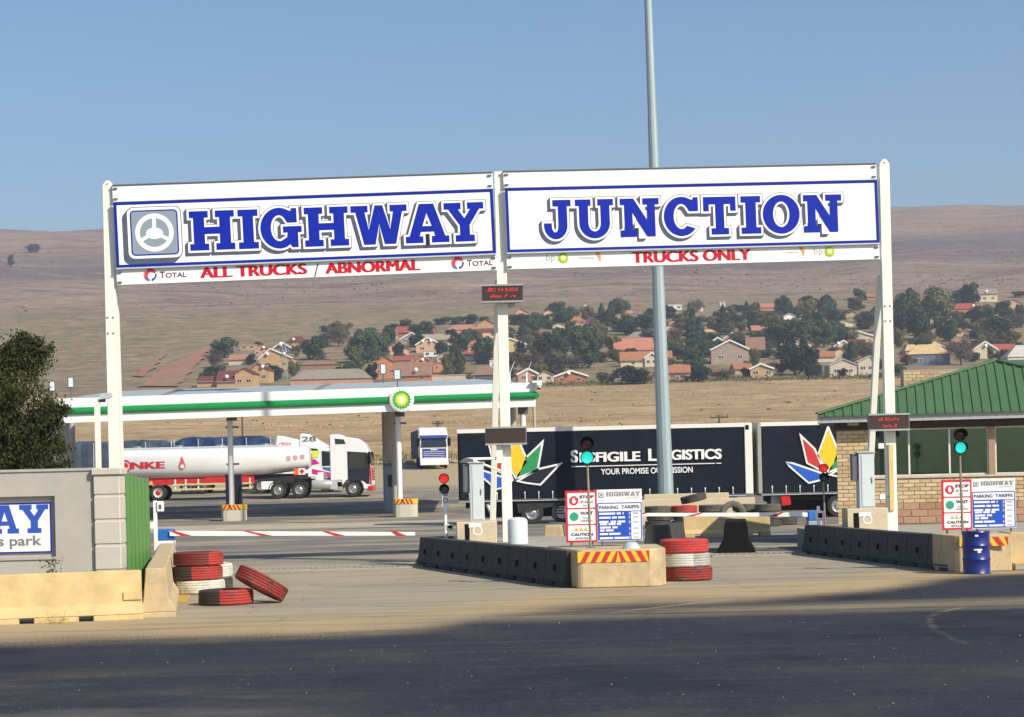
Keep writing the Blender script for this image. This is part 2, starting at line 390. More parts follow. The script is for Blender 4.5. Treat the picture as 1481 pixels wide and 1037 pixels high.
cloud = g.noise(pos, .33, 8, .66, .62, .62, 1, (9, 2, 0)); asp = g.mix(g.rng(cloud, .50, .66, 0, .45), asp, (0.080, 0.076, 0.070))
asp = g.mix(g.rng(cloud, .47, .38, 0, .7), asp, (0.016, 0.019, 0.030))
strk = g.noise(pos, 1.6, 6, .75, .05, 1.2, 1, (1, 6, 0)); asp = g.mix(g.rng(strk, .56, .66, 0, .28), asp, (0.11, 0.10, 0.085))
vor = n.new('ShaderNodeTexVoronoi'); vor.feature = 'DISTANCE_TO_EDGE'; vor.inputs['Scale'].default_value = .33
wv = n.new('ShaderNodeMix'); wv.data_type = 'VECTOR'; wv.inputs[0].default_value = .12
nv = n.new('ShaderNodeTexNoise'); nv.inputs['Scale'].default_value = 1.2; nv.inputs['Detail'].default_value = 5; l.new(pos, nv.inputs['Vector'])
ad = n.new('ShaderNodeVectorMath'); ad.operation = 'MULTIPLY_ADD'; l.new(nv.outputs['Color'], ad.inputs[0]); ad.inputs[1].default_value = (1.6, 1.6, 0); l.new(pos, ad.inputs[2])
l.new(ad.outputs[0], vor.inputs['Vector'])
crack = g.rng(vor.outputs['Distance'], .003, .010, .30, 0)
dust = g.mix(g.rng(fine, .3, .7), (0.47, 0.355, 0.20), (0.37, 0.275, 0.155))
dust = g.mix(g.rng(st, .48, .70, 0, .75), dust, (0.19, 0.165, 0.125))
slab = g.mix(g.rng(st, .38, .62), (0.37, 0.315, 0.22), (0.265, 0.24, 0.195))
slab = g.mix(g.rng(big, .55, .72, 0, .7), slab, (0.17, 0.16, 0.145))
slab = g.mix(g.rng(fine, .3, .75, 0, .35), slab, (0.44, 0.36, 0.24))
# edge of the dark road, as a distance along the drive for each place across it
xn = g.rng(px_, -12, 16, 0, 1, False)
edge = g.curve(xn, [(0, .265), (.12, .27), (.36, .31), (.42, .45), (.50, .56), (.60, .58), (.78, .86), (.92, .93), (1, .93)])
edge = g.math('ADD', 26.0, g.math('MULTIPLY', edge, 20.0))
wob = g.math('ADD', g.math('MULTIPLY', g.math('SUBTRACT', big, .5), 3.2), g.math('MULTIPLY', g.math('SUBTRACT', st, .5), 2.0))
rel = g.math('SUBTRACT', g.math('ADD', py_, wob), edge)          # <0 on the dark road
rel = g.math('ADD', rel, g.math('MULTIPLY', g.math('SUBTRACT', cloud, .5), 2.2)); rel = g.math('ADD', rel, g.math('MULTIPLY', g.math('SUBTRACT', fine, .5), 1.2))
dark = g.rng(g.math('ADD', rel, g.math('MULTIPLY', g.math('SUBTRACT', g.noise(pos, 34, 3, .75, 1, .55, 1), .5), 5.5)), -1.5, 1.0, 1, 0)
near = g.mix(g.rng(rel, 2.0, 6.0), dust, slab)                     # dust beside the road, slab further in
col = g.mix(dark, near, asp)
# a band of dust dragged over the road by turning wheels
band = g.math('MULTIPLY', g.math('SUBTRACT', 1.0, g.math('MINIMUM', 1.0, g.math('ABSOLUTE', g.math('DIVIDE', g.math('SUBTRACT', g.math('ADD', py_, g.math('MULTIPLY', wob, .35)), g.math('ADD', 34.2, g.math('MULTIPLY', px_, .08))), 1.7)))), g.rng(px_, -3.5, -1.0))
col = g.mix(g.math('MULTIPLY', band, g.rng(st, .30, .58, .15, .85)), col, (0.27, 0.22, 0.145))
low = g.rng(py_, 27.5, 23.0, 0, .7)
col = g.mix(g.math('MULTIPLY', low, g.math('MULTIPLY', g.rng(big, .40, .60), g.rng(px_, -1, -4))), col, (0.15, 0.135, 0.105))
# yard behind the gate: grey with tan lanes
yard = g.mix(g.rng(st, .42, .60), (0.21, 0.195, 0.175), (0.135, 0.132, 0.13))
yard = g.mix(g.rng(big, .45, .62), yard, (0.35, 0.29, 0.20))
yard = g.mix(g.rng(g.math('ADD', py_, g.math('MULTIPLY', wob, 2)), 132, 150), yard, (0.42, 0.34, 0.22))
col = g.mix(g.rng(g.math('ADD', py_, g.math('MULTIPLY', wob, .8)), 55, 60), col, yard)
# a pale curved tyre drag on the right
cxn = g.math('SUBTRACT', px_, 8.9); cyn = g.math('SUBTRACT', py_, 27.6)
cyn = g.math('ADD', cyn, g.math('MULTIPLY', g.math('SUBTRACT', cloud, .5), 3.0)); cxn = g.math('ADD', cxn, g.math('MULTIPLY', g.math('SUBTRACT', st, .5), .25))
rad = g.math('SQRT', g.math('ADD', g.math('MULTIPLY', cxn, cxn), g.math('MULTIPLY', g.math('MULTIPLY', cyn, cyn), .16)))
ring = g.math('MULTIPLY', g.rng(g.math('ABSOLUTE', g.math('SUBTRACT', rad, 3.0)), 0.015, 0.085, 1, 0), g.math('MULTIPLY', g.rng(px_, 5.7, 5.9), g.math('MULTIPLY', g.rng(px_, 7.6, 7.0), g.rng(py_, 26.5, 28.5))))
col = g.mix(g.math('MULTIPLY', ring, g.rng(cloud, .40, .60, .1, .75)), col, (0.24, 0.20, 0.14))
seam = g.math('ABSOLUTE', g.math('SUBTRACT', g.math('ADD', py_, g.math('MULTIPLY', g.math('SUBTRACT', st, .5), .5)), g.math('ADD', 32.6, g.math('MULTIPLY', px_, 1.22))))
seam = g.math('MULTIPLY', g.rng(seam, .03, .16, 1, 0), g.math('MULTIPLY', g.rng(px_, 1.2, 2.2), g.rng(px_, 9.2, 8.6)))
col = g.mix(g.math('MULTIPLY', seam, g.rng(cloud, .35, .6, .15, .8)), col, (0.34, 0.28, 0.19))
col = g.mix(g.math('MULTIPLY', crack, g.rng(cloud, .42, .52)), col, (0.018, 0.018, 0.02))
# tyre rubber and oil drag marks on the apron
trk = g.noise(pos, .55, 5, .7, .10, 1.6, 1, (4, 8, 0))
col = g.mix(g.math('MULTIPLY', g.rng(trk, .55, .66, 0, .40), g.math('SUBTRACT', 1.0, dark)), col, (0.10, 0.098, 0.095))
col = g.mix(g.math('MULTIPLY', g.rng(grit, .62, .70, 0, .45), g.math('SUBTRACT', 1.0, dark)), col, (0.46, 0.38, 0.26))
l.new(col, b.inputs['Base Color'])
l.new(g.mix(dark, (.95, .95, .95), (.85, .85, .85)), b.inputs['Roughness']); b.inputs['Specular IOR Level'].default_value = 0.12
bp = n.new('ShaderNodeBump'); bp.inputs['Strength'].default_value = 0.35; bp.inputs['Distance'].default_value = 0.012
l.new(g.math('ADD', fine, grit), bp.inputs['Height']); l.new(bp.outputs[0], b.inputs['Normal'])
YARD = m
ysy = [-40, 0, 20, 30, 40, 50, 60, 70, 80, 90, 105, 111, 118, 130, 145, 160, 185, 196]
xsy = list(range(-60, 61, 10))
vs, fs = [], []
for y in ysy:
    for x in xsy: vs.append((x, y, tz(y) ))
nx = len(xsy)
for j in range(len(ysy) - 1):
    for i in range(nx - 1):
        a = j * nx + i; fs.append((a, a + 1, a + nx + 1, a + nx))
struct(MB().add(vs, fs).build('yard', YARD))
# pale concrete forecourt under the fuel canopy
FORE = M('forecourt_concrete', (.44, .375, .27), .9, var=.14, scale=.5, bump=.1, dirt=.6, dcol=(.24, .21, .17))
struct(MB().add([(-26, 93.5, .008), (1.2, 93.5, .008), (1.2, 104.5, .008), (-26, 104.5, .008)], [(0, 1, 2, 3)]).build('forecourt', FORE))
# painted yellow lane line beside the left barrier
YEL = M('road_yellow', (0.50, 0.30, 0.05), 0.85, var=0.25, scale=5, dirt=0.7, dcol=(0.30, 0.23, 0.14))
q0, q1 = Vector((X(262, 872, 40), 40.0)), Vector((X(272, 848, 46), 46.0))
struct(MB().add([(q0.x - .14, q0.y, .006), (q0.x + .12, q0.y, .006), (q1.x + .12, q1.y, .006), (q1.x - .14, q1.y, .006)], [(0, 1, 2, 3)]).build('lane_marking', YEL))
# red earth cut on the hillside
m, n, l, b = node_mat('red_earth'); g = NT(n, l)
geo = n.new('ShaderNodeNewGeometry'); nz = g.noise(geo.outputs['Position'], 0.12, 6, .7, 1, .3, 1)
l.new(g.mix(g.rng(g.noise(geo.outputs['Position'], 0.05, 7, .75, 1, .35, 1, (4, 4, 0)), .46, .60), g.mix(g.rng(nz, .35, .65), (0.38, 0.15, 0.07), (0.27, 0.14, 0.085)), (0.27, 0.195, 0.125)), b.inputs['Base Color']); b.inputs['Roughness'].default_value = 1
EARTH = m
def drape(name, pts, mat, lift=0.35):
    """a strip laid on the hill between two edges given by surveyed places"""
    vs, fs = [], []; rj = random.Random(len(pts)); fine_ = []
    for (p, q) in zip(pts, pts[1:]):
        for t_ in range(6):
            f = t_ / 6; mixp = lambda u, v: (u[0] + (v[0] - u[0]) * f, u[1] + (v[1] - u[1]) * f)
            a, c = mixp(p[0], q[0]), mixp(p[1], q[1]); fine_.append(((a[0] + rj.gauss(0, 1.8), a[1]), (c[0] + rj.gauss(0, 2.4), c[1])))
    pts = fine_ + [pts[-1]]
    for (a, c) in pts:
        for k in range(5):
            px, py = a[0] + (c[0] - a[0]) * k / 4, a[1] + (c[1] - a[1]) * k / 4
            d = d_of(px, py); q = P(px, py, d); vs.append((q.x, d, tz(d, q.x) + lift))
    for j in range(len(pts) - 1):
        for k in range(4):
            a = j * 5 + k; fs.append((a, a + 1, a + 6, a + 5))
    return struct(MB().add(vs, fs).build(name, mat))
drape('dirt_track', [((202, 561), (262, 561)), ((222, 545), (268, 548)), ((250, 526), (284, 530)), ((280, 511), (298, 514)), ((299, 504.5), (306, 506))], EARTH, .6)
drape('dirt_patch', [((192, 546), (206, 547)), ((206, 533), (222, 535)), ((226, 518), (236, 520)), ((240, 511), (244, 512))], EARTH, .6)

# tufts and scrub on the hill and in the field, pebbles on the road
def tufts(name, n_, yr, xr, sz, mat, seed, hz=.5):
    rnd = random.Random(seed); vs, fs = [], []
    for i in range(n_):
        y = yr[0] + (yr[1] - yr[0]) * rnd.random(); x = rnd.uniform(-1, 1) * xr * y; s = rnd.uniform(*sz) * (1.0 if rnd.random() < .9 else 1.9); z = tz(y, x) - .05 * s
        a = rnd.uniform(0, 3.14); o_ = len(vs); h = s * hz * rnd.uniform(.6, 1.2)
        for t_ in (a, a + 1.57):
            c_, q_ = math.cos(t_) * s, math.sin(t_) * s; k = len(vs)
            vs += [(x - c_, y - q_, z), (x + c_, y + q_, z), (x + c_ * .6, y + q_ * .6, z + h), (x - c_ * .5, y - q_ * .5, z + h * .8)]; fs.append((k, k + 1, k + 2, k + 3))
    me = bpy.data.meshes.new(name); me.from_pydata(vs, [], fs); me.materials.append(mat); me.update()
    return struct(put(name, me), 'stuff')
TUFTD = M('scrub_dark', (.085, .068, .042), .95, var=.35, scale=.02); TUFTH = M('tuft_hill', (.27, .195, .135), .95, var=.3, scale=.01); TUFTT = M('tuft_tan', (.42, .31, .18), .95, var=.3, scale=.05)
tufts('hill_scrub', 1500, (1050, 2580), .27, (.3, .9), TUFTD, 1, .8)
tufts('hill_grass', 9000, (1050, 2580), .27, (.5, 1.5), TUFTH, 2, .3)
tufts('field_grass', 14000, (203, 585), .27, (.12, .34), TUFTT, 3, .55)
tufts('field_scrub', 420, (203, 585), .27, (.12, .36), TUFTD, 4, .7)
rnd = random.Random(12); mb = MB(); PEB = M('pebble', (.25, .215, .165), .95, var=.4, scale=3)
for i in range(170):
    y = 20 + 26 * rnd.random() ** 1.3; x = rnd.uniform(-.27, .27) * y; r = rnd.uniform(.006, .016) * (1 if rnd.random() < .95 else 1.8)
    a = [Vector(q) for q in ((1, 0, 0), (-1, 0, 0), (0, 1, 0), (0, -1, 0), (0, 0, .8), (0, 0, -.3))]
    mb.add([Vector((x, y, r * .25)) + q * r * rnd.uniform(.6, 1.2) for q in a], [(0, 2, 4), (2, 1, 4), (1, 3, 4), (3, 0, 4), (2, 0, 5), (1, 2, 5), (3, 1, 5), (0, 3, 5)])
me = bpy.data.meshes.new('pebbles'); me.from_pydata(mb.v, [], mb.f); me.materials.append(PEB); me.update(); struct(put('pebbles', me), 'stuff')
# ------------------------------------------------------------------ houses of the township
def hmat(key, col, var=0.15): return M('house_' + key, col, 0.85, var=var, scale=0.6, dirt=0.25, dcol=tuple(c * 0.55 for c in col))
HC = dict(tan=(0.50, 0.315, 0.15), orange=(0.50, 0.20, 0.09), peach=(0.56, 0.35, 0.22), cream=(0.62, 0.52, 0.37), white=(0.74, 0.72, 0.68), brick=(0.46, 0.165, 0.085),
          beige=(0.52, 0.44, 0.34), grey=(0.30, 0.28, 0.25), greybrown=(0.34, 0.26, 0.20), pink=(0.48, 0.26, 0.18), slate=(0.12, 0.15, 0.21), dark=(0.09, 0.09, 0.10),
          maroon=(0.155, 0.035, 0.035), red=(0.36, 0.075, 0.05), salmon=(0.46, 0.185, 0.115), brown=(0.27, 0.15, 0.10), greyroof=(0.27, 0.235, 0.185), rust=(0.40, 0.155, 0.075), olive=(0.34, 0.30, 0.21), paleroof=(0.5, 0.48, 0.42), yellow=(0.60, 0.42, 0.20))
TRIM = M('house_trim', (0.78, 0.76, 0.72), 0.6, var=0.05)
HWIN = M('house_window', (0.03, 0.04, 0.055), 0.25, var=0.3)
HWFR = M('house_window_frame', (0.70, 0.68, 0.62), 0.6, var=0.1)
DISH = M('satellite_dish', (0.78, 0.77, 0.74), 0.5, var=0.05)
HOUSES = []
win_mesh = MB().box(-.6, .6, -.05, .02, 0, 1.1).mesh('window', HWFR)
pane_mesh = MB().box(-.24, .24, -.07, -.03, .1, 1.0).mesh('pane', HWIN)
dish_mesh = MB().lathe([(0.0, .0), (.3, .05), (.55, .2), (.53, .22), (.28, .08), (0, .03)], 14, 'y').mesh('satellite_dish', DISH, smooth=True)
def house(cx, by, w, wh, rh, typ, wall, roof, label, trim=False, apex=0.5, dish=0, nwin=2):
    d = d_of(cx, by); k = d / F
    c = P(cx, by, d); W, H, RH = w * k, max(1.6, wh * k), rh * k
    W = max(W, 2.5)
    D = {'gf': max(7.0, W * .9), 'gs': 7.5, 'hip': 8.0, 'flat': max(2.0, min(5.0, W * .6))}[typ]
    rz = random.uniform(-.10, .10)
    t = thing('house', label, 'house', (c.x, d, tz(d, c.x)), rz, 'houses of the township below the hill')
    HOUSES.append((cx, by, w, wh + rh, label))
    wm, rm = hmat(wall, HC[wall]), hmat(roof, HC[roof])
    sk = 2.6          # footing reaches into the sloping ground behind and in front
    h = W / 2
    ax = -h + W * apex
    mbw = MB()
    if typ == 'gf':
        mbw.prism([(-h, -sk), (h, -sk), (h, H), (ax, H + RH), (-h, H)], 0, D, 'y')
        mbr = MB(); e = .35; th = .22
        sl = lambda s: (RH / (ax - s))
        for s in (-h, h):
            ex = s + (e if s > 0 else -e); ez = H - e * RH / abs(s - ax)
            mbr.prism([(ax, H + RH + .02), (ex, ez + .02), (ex, ez + th), (ax, H + RH + th)], -.45, D + .4, 'y')
        if trim:
            mt = MB()
            for s in (-h, h):
                ex = s + (e if s > 0 else -e); ez = H - e * RH / abs(s - ax)
                mt.prism([(ax, H + RH - .26), (ex, ez - .26), (ex, ez + th + .04), (ax, H + RH + th + .04)], -.54, -.46, 'y')
            mt.build('barge_board', TRIM, t)
    elif typ == 'gs':
        mbw.box(-h, h, 0, D, -sk, H)
        mbw.add([(-h, 0, H), (-h, D, H), (-h, D / 2, H + RH)], [(0, 1, 2)]).add([(h, 0, H), (h, D, H), (h, D / 2, H + RH)], [(0, 1, 2)])
        mbr = MB(); e = .4
        mbr.prism([(-e, H - .05), (D / 2, H + RH), (D / 2, H + RH + .2), (-e, H + .16)], -h - .3, h + .3, 'x')
        mbr.prism([(D + e, H - .05), (D / 2, H + RH), (D / 2, H + RH + .2), (D + e, H + .16)], -h - .3, h + .3, 'x')
        MB().box(-h - .3, h + .3, -e - .12, -e - .01, H - .16, H + .10).build('gutter', TRIM if trim else hmat('gutter', (.30, .22, .17)), t)
    elif typ == 'hip':
        mbw.box(-h, h, 0, D, -sk, H)
        e = .4; i = min(h * .55, D * .5)
        mbr = MB().add([(-h - e, -e, H), (h + e, -e, H), (h + e, D + e, H), (-h - e, D + e, H), (-h + i, D / 2, H + RH), (h - i, D / 2, H + RH)],
                       [(0, 1, 5, 4), (1, 2, 5), (2, 3, 4, 5), (3, 0, 4), (0, 3, 2, 1)])
    else:
        mbw.box(-h, h, 0, D, -sk, H)
        mbr = MB().box(-h - .2, h + .2, -.2, D + .2, H, H + .2)
    mbw.build('wall', wm, t); mbr.build('roof', rm, t)
    n = max(1, min(nwin, int(W / 2.2)))
    for i in range(n if H > 1.9 else 0):
        x = -h + W * (i + .5) / n + random.uniform(-.3, .3)
        s = min(1.0, W / 5)
        wo = put('window', win_mesh, t, (x, -.0, max(.7, H * .35)), (0, 0, 0), (s * random.uniform(.9, 1.5), 1, min(1.0, (H - .9) / 1.3 + .35)))
        put('pane', pane_mesh, wo, (-.29, -.005, 0)); put('pane', pane_mesh, wo, (.29, -.005, 0))
    for i in range(dish):
        put('satellite_dish', dish_mesh, t, (random.uniform(-h * .5, h * .6), -.9, H + RH * .35 + .5), (R(-25), 0, R(30)))
    return t
HL = [
 (299,561,28,9,8,'gs','tan','maroon','low wing under a maroon roof at the left end of the township'),
 (327,561,27,9,16,'gs','tan','maroon','maroon roofed house front joined to the golden gable house',False,.5,1),
 (354,560.5,29,20,8,'gf','tan','maroon','golden tan gable house standing just above the canopy roof'),
 (376,554,28,19,9,'gf','tan','maroon','second golden gable house set behind the first, white dish on its side',False,.4,1),
 (346,527,31,7,7,'gs','cream','salmon','long cream house with pink roof below the round green tree'),
 (399,534,48,16,14,'gf','tan','brown','wide tan house with brown roof sloping right beside the lattice tower',True,.35,2),
 (378,515,21,8,9,'gf','pink','salmon','pink gabled house half hidden behind the dark bush',False,.5,1),
 (359,507,23,8,2,'flat','tan','tan','small flat tan outbuilding right of the round green tree'),
 (428,502,28,7,9,'hip','tan','maroon','maroon hipped house highest on the left of the township',False,.5,1),
 (408,512,25,9,8,'gf','dark','paleroof','dark gable with white barge boards behind the lattice tower',True,.5,1),
 (461,534,60,4,7,'hip','brown','brown','brown hipped roof showing over the long grey roof'),
 (479,557,118,9,15,'hip','pink','greyroof','very long brick house with grey hipped roof above the canopy'),
 (557,547,32,22,9,'gf','orange','rust','bright orange gable house behind the floodlight on the canopy'),
 (597,553,54,10,19,'gs','brick','brown','orange brick house with long sloping brown roof above the round logo',False,.5,1),
 (610,539,30,14,10,'gf','orange','rust','orange double gable behind the brown roofed brick house',False,.5,1),
 (620,510,36,12,10,'gf','peach','greyroof','peach gable with broad white barge boards in the middle of the township',True,.45,2),
 (594,497,30,7,9,'gf','greybrown','paleroof','grey gable outlined by thick white barge boards',True,.55),
 (630,500,40,8,9,'gs','cream','olive','cream house with olive grey roof behind the peach gable'),
 (600,486,56,5,9,'gs','brick','red','long red roofed house high up behind the white outlined gable'),
 (582,527,27,5,6,'gs','pink','red','low red roof right of the dark round tree'),
 (625,517,24,9,2,'flat','white','paleroof','small white flat roofed house under the peach gable'),
 (644,524,24,8,6,'gf','beige','olive','small beige gable beside the olive tree'),
 (633,538,14,12,2,'flat','orange','rust','tiny orange annex at the right of the orange double gable'),
 (649,551,48,8,1.5,'flat','beige','beige','long beige boundary wall building just above the canopy'),
 (671,485,50,8,8,'hip','pink','salmon','salmon hipped house on the left of the gantry middle post'),
 (703,475,26,6,7,'gf','tan','brown','tan gable topped by an aerial near the upper edge'),
 (703,488,34,5,7,'gs','brown','maroon','maroon roof directly behind the gantry middle post'),
 (707,497,30,6,10,'hip','tan','yellow','tan hipped house cut by the gantry middle post'),
 (689,521,33,7,8,'gs','white','red','white house with bright red roof left of the middle post',False,.5,1),
 (703,550,34,7,13,'hip','dark','brown','brown hipped roof over a dark verandah by the middle post'),
 (714,536,9,14,1,'flat','white','white','narrow white gable wall touching the middle post'),
 (743,508,36,10,9,'gf','yellow','paleroof','yellow gable with white edge right of the middle post',True,.35),
 (779,493,18,4,8,'hip','brick','red','vivid red roof among the trees'),
 (809,477,19,4,4,'gf','cream','olive','small cream gable among the far trees'),
 (764,553,30,12,8,'gf','pink','brown','pinkish brown gable at the right end of the canopy',True),
 (789,553,24,10,6,'gf','cream','olive','cream gable squeezed between two brick gables'),
 (826,555,48,11,8,'gf','brick','greyroof','orange brick gable with white trim at the edge of the field',True,.5,1),
 (857,474,18,4,6,'gs','pink','maroon','small maroon roof below the pointed conifers'),
 (904,464,22,6,2,'flat','tan','tan','tan wall of a house right of the pointed conifers'),
 (917,513,56,6,18,'gs','pink','salmon','big salmon roof left of the light mast'),
 (927,494,42,4,9,'hip','tan','greyroof','grey hipped roof behind the big salmon roof'),
 (914,510,24,5,7,'gf','brick','salmon','little red gable with white boards in front of the salmon roof',True),
 (935,530,74,9,13,'gs','cream','rust','long orange roofed cream house crossed by the light mast'),
 (943,530,20,13,7,'gf','cream','rust','cream front gable of the long orange roofed house',True),
 (981,551,34,12,11,'gs','pink','rust','red roofed house with pale garage doors right of the mast'),
 (955,551,22,9,8,'gf','pink','brown','pink wing just left of the mast with a dish',False,.5,1),
 (976,449,20,8,1,'flat','white','white','left one of two white box houses on the far slope'),
 (1007,451,20,8,1,'flat','white','paleroof','right one of two white box houses on the far slope'),
 (1045,444,7,7,1,'flat','cream','cream','cream water tank house at the crest of the trees'),
 (1056,526,54,21,13,'gf','greybrown','paleroof','tall grey brown house with white sloping eaves',True,.5),
 (1038,504,24,8,8,'gf','tan','brown','tan gable with white boards behind the tall grey brown house',True),
 (1059,496,23,7,8,'gf','pink','salmon','pink gable above the tall grey brown house',True),
 (1093,514,26,5,20,'gs','brown','brown','steep brown roof right of the tall grey brown house'),
 (1102,546,33,13,7,'gf','tan','brown','tan gable with barred window at the field edge',True,.45),
 (1076,541,26,6,8,'gs','tan','rust','orange roof wing left of the tan barred window gable'),
 (1107,450,46,5,7,'hip','salmon','salmon','salmon hipped roof on the skyline of the trees'),
 (1142,463,17,4,4,'gf','white','paleroof','small white gable beside the tall cypress'),
 (1026,486,17,4,5,'hip','tan','yellow','tan hipped roof between dark conifers'),
 (1193,524,30,8,8,'gs','cream','rust','cream house with red roof left of the beige gable'),
 (1214,521,30,9,8,'gf','cream','red','cream and red gable behind the beige gable',False,.6),
 (1220,545,40,17,8,'gf','beige','paleroof','large pale beige gable with a dark arch bush at the field edge'),
 (1253,541,23,18,8,'gf','beige','paleroof','pale beige house against the leaning brace of the gantry',False,.8),
 (1243,494,46,7,9,'gf','cream','red','red roofed house with striped white eaves near the right post',True,.4),
 (1220,473,30,4,4,'gf','cream','olive','low cream house in the trees near the right post'),
 (1262,434,16,5,5,'gs','orange','rust','small orange roof high on the slope left of the right post'),
 (1302,434,12,6,1,'flat','cream','cream','cream block house just right of the right post'),
 (1331,441,20,6,7,'hip','salmon','salmon','salmon house high among the trees right of the right post'),
 (1397,452,46,5,9,'hip','brick','red','red hipped roof below the dark conifer clump',False,.5,1),
 (1322,514,24,6,10,'hip','tan','yellow','yellow hipped roof behind the slate walled house'),
 (1344,529,60,17,15,'hip','slate','yellow','slate walled house with big yellow hipped roof'),
 (1425,519,34,14,11,'gf','cream','red','cream gable with double white boards right of the bare tree',True,.5,1),
 (1455,514,42,6,10,'gs','peach','red','red roofed house at the right edge of the picture',False),
 (1430,437,26,12,8,'gs','cream','greyroof','cream house with grey roof on the far right crest',False,.5,1),
 (1464,447,28,8,6,'gf','peach','brown','peach house on the crest at the far right'),
 (1496,523,78,4,18,'hip','cream','paleroof','pale grey hipped roof peeping over the green booth roof'),
]
for a in HL: house(*a)
rh_ = random.Random(31); known = list(HOUSES)
for i in range(30):
    while True:
        cx = rh_.uniform(745, 1475) if i < 24 else rh_.uniform(560, 720); by = rh_.uniform(450, 508) if i < 24 else rh_.uniform(488, 530)
        if all(abs(cx - h[0]) > (h[2] * .5 + 8) or abs(by - h[1]) > 9 for h in HOUSES): break
    near_ = min(known, key=lambda h: abs(h[0] - cx) + 2 * abs(h[1] - by)); nm = ' '.join(near_[4].split(' with ')[0].split()[:4])
    rc = rh_.choice(('salmon', 'rust', 'brown', 'red', 'greyroof', 'maroon')); wc = rh_.choice(('cream', 'peach', 'pink', 'tan', 'beige')); sc_ = 1 - (508 - by) / 58 * .35
    typ = rh_.choice(('gf', 'gs', 'hip', 'gf')); rn = {'salmon': 'salmon', 'rust': 'rust red', 'brown': 'brown', 'red': 'red', 'greyroof': 'grey', 'maroon': 'maroon'}[rc]
    lb = 'small %s house with %s roof %s the %s' % (wc, rn, 'just left of' if cx < near_[0] else 'just right of', nm)
    if any(h[4] == lb for h in HOUSES): lb = 'another ' + lb
    house(round(cx, 1), round(by, 1), rh_.uniform(22, 38) * sc_, rh_.uniform(6, 9) * sc_, rh_.uniform(7, 10) * sc_, typ, wc, rc, lb, rh_.random() < .5, rh_.uniform(.4, .6), int(rh_.random() < .3))
# ------------------------------------------------------------------ trees
def leafmat(name, c1, c2, sc=3.0, trans=0.25):
    m, n, l, b = node_mat(name); g = NT(n, l)
    oi = n.new('ShaderNodeObjectInfo'); tc = n.new('ShaderNodeTexCoord')
    nz = g.noise(tc.outputs['Object'], sc, 3, .6)
    c = g.mix(g.rng(nz, .35, .65), c1, c2)
    hs = n.new('ShaderNodeHueSaturation'); l.new(c, hs.inputs['Color'])
    l.new(g.rng(oi.outputs['Random'], 0, 1, .75, 1.25, False), hs.inputs['Value'])
    l.new(g.rng(oi.outputs['Random'], 0, 1, .485, .515, False), hs.inputs['Hue'])
    l.new(hs.outputs[0], b.inputs['Base Color']); b.inputs['Roughness'].default_value = 0.75
    b.inputs['Specular IOR Level'].default_value = 0.2
    MATS[name] = m; return m
BARK = M('bark', (0.10, 0.075, 0.055), 0.95, var=0.3, scale=6)
KIND = {
 'r': ('round green tree', leafmat('leaf_green', (0.036, 0.062, 0.027), (0.072, 0.096, 0.042))),
 'o': ('olive green tree', leafmat('leaf_olive', (0.080, 0.090, 0.034), (0.13, 0.125, 0.052))),
 'y': ('yellowing tree', leafmat('leaf_yellow', (0.20, 0.15, 0.04), (0.11, 0.10, 0.035))),
 'c': ('pointed conifer', leafmat('leaf_conifer', (0.016, 0.038, 0.026), (0.030, 0.058, 0.036))),
 'p': ('slim cypress', leafmat('leaf_cypress', (0.018, 0.042, 0.026), (0.034, 0.062, 0.034))),
 'k': ('dark bushy tree', leafmat('leaf_dark', (0.015, 0.026, 0.024), (0.028, 0.042, 0.032))),
 'b': ('leafless brown tree', leafmat('twig_brown', (0.125, 0.092, 0.072), (0.085, 0.068, 0.058))),
 'a': ('orange autumn bush', leafmat('leaf_autumn', (0.26, 0.11, 0.04), (0.17, 0.09, 0.035))),
}
def leaf_quad(mb, c, nrm, sl, sw, rnd):
    nrm = Vector(nrm).normalized()
    a = nrm.orthogonal().normalized(); bq = nrm.cross(a)
    t = rnd.uniform(0, 6.28); u = a * math.cos(t) + bq * math.sin(t); v = nrm.cross(u)
    c = Vector(c)
    mb.add([c - u * sl, c - v * sw + nrm * sw * .3, c + u * sl, c + v * sw + nrm * sw * .3], [(0, 1, 2, 3)])
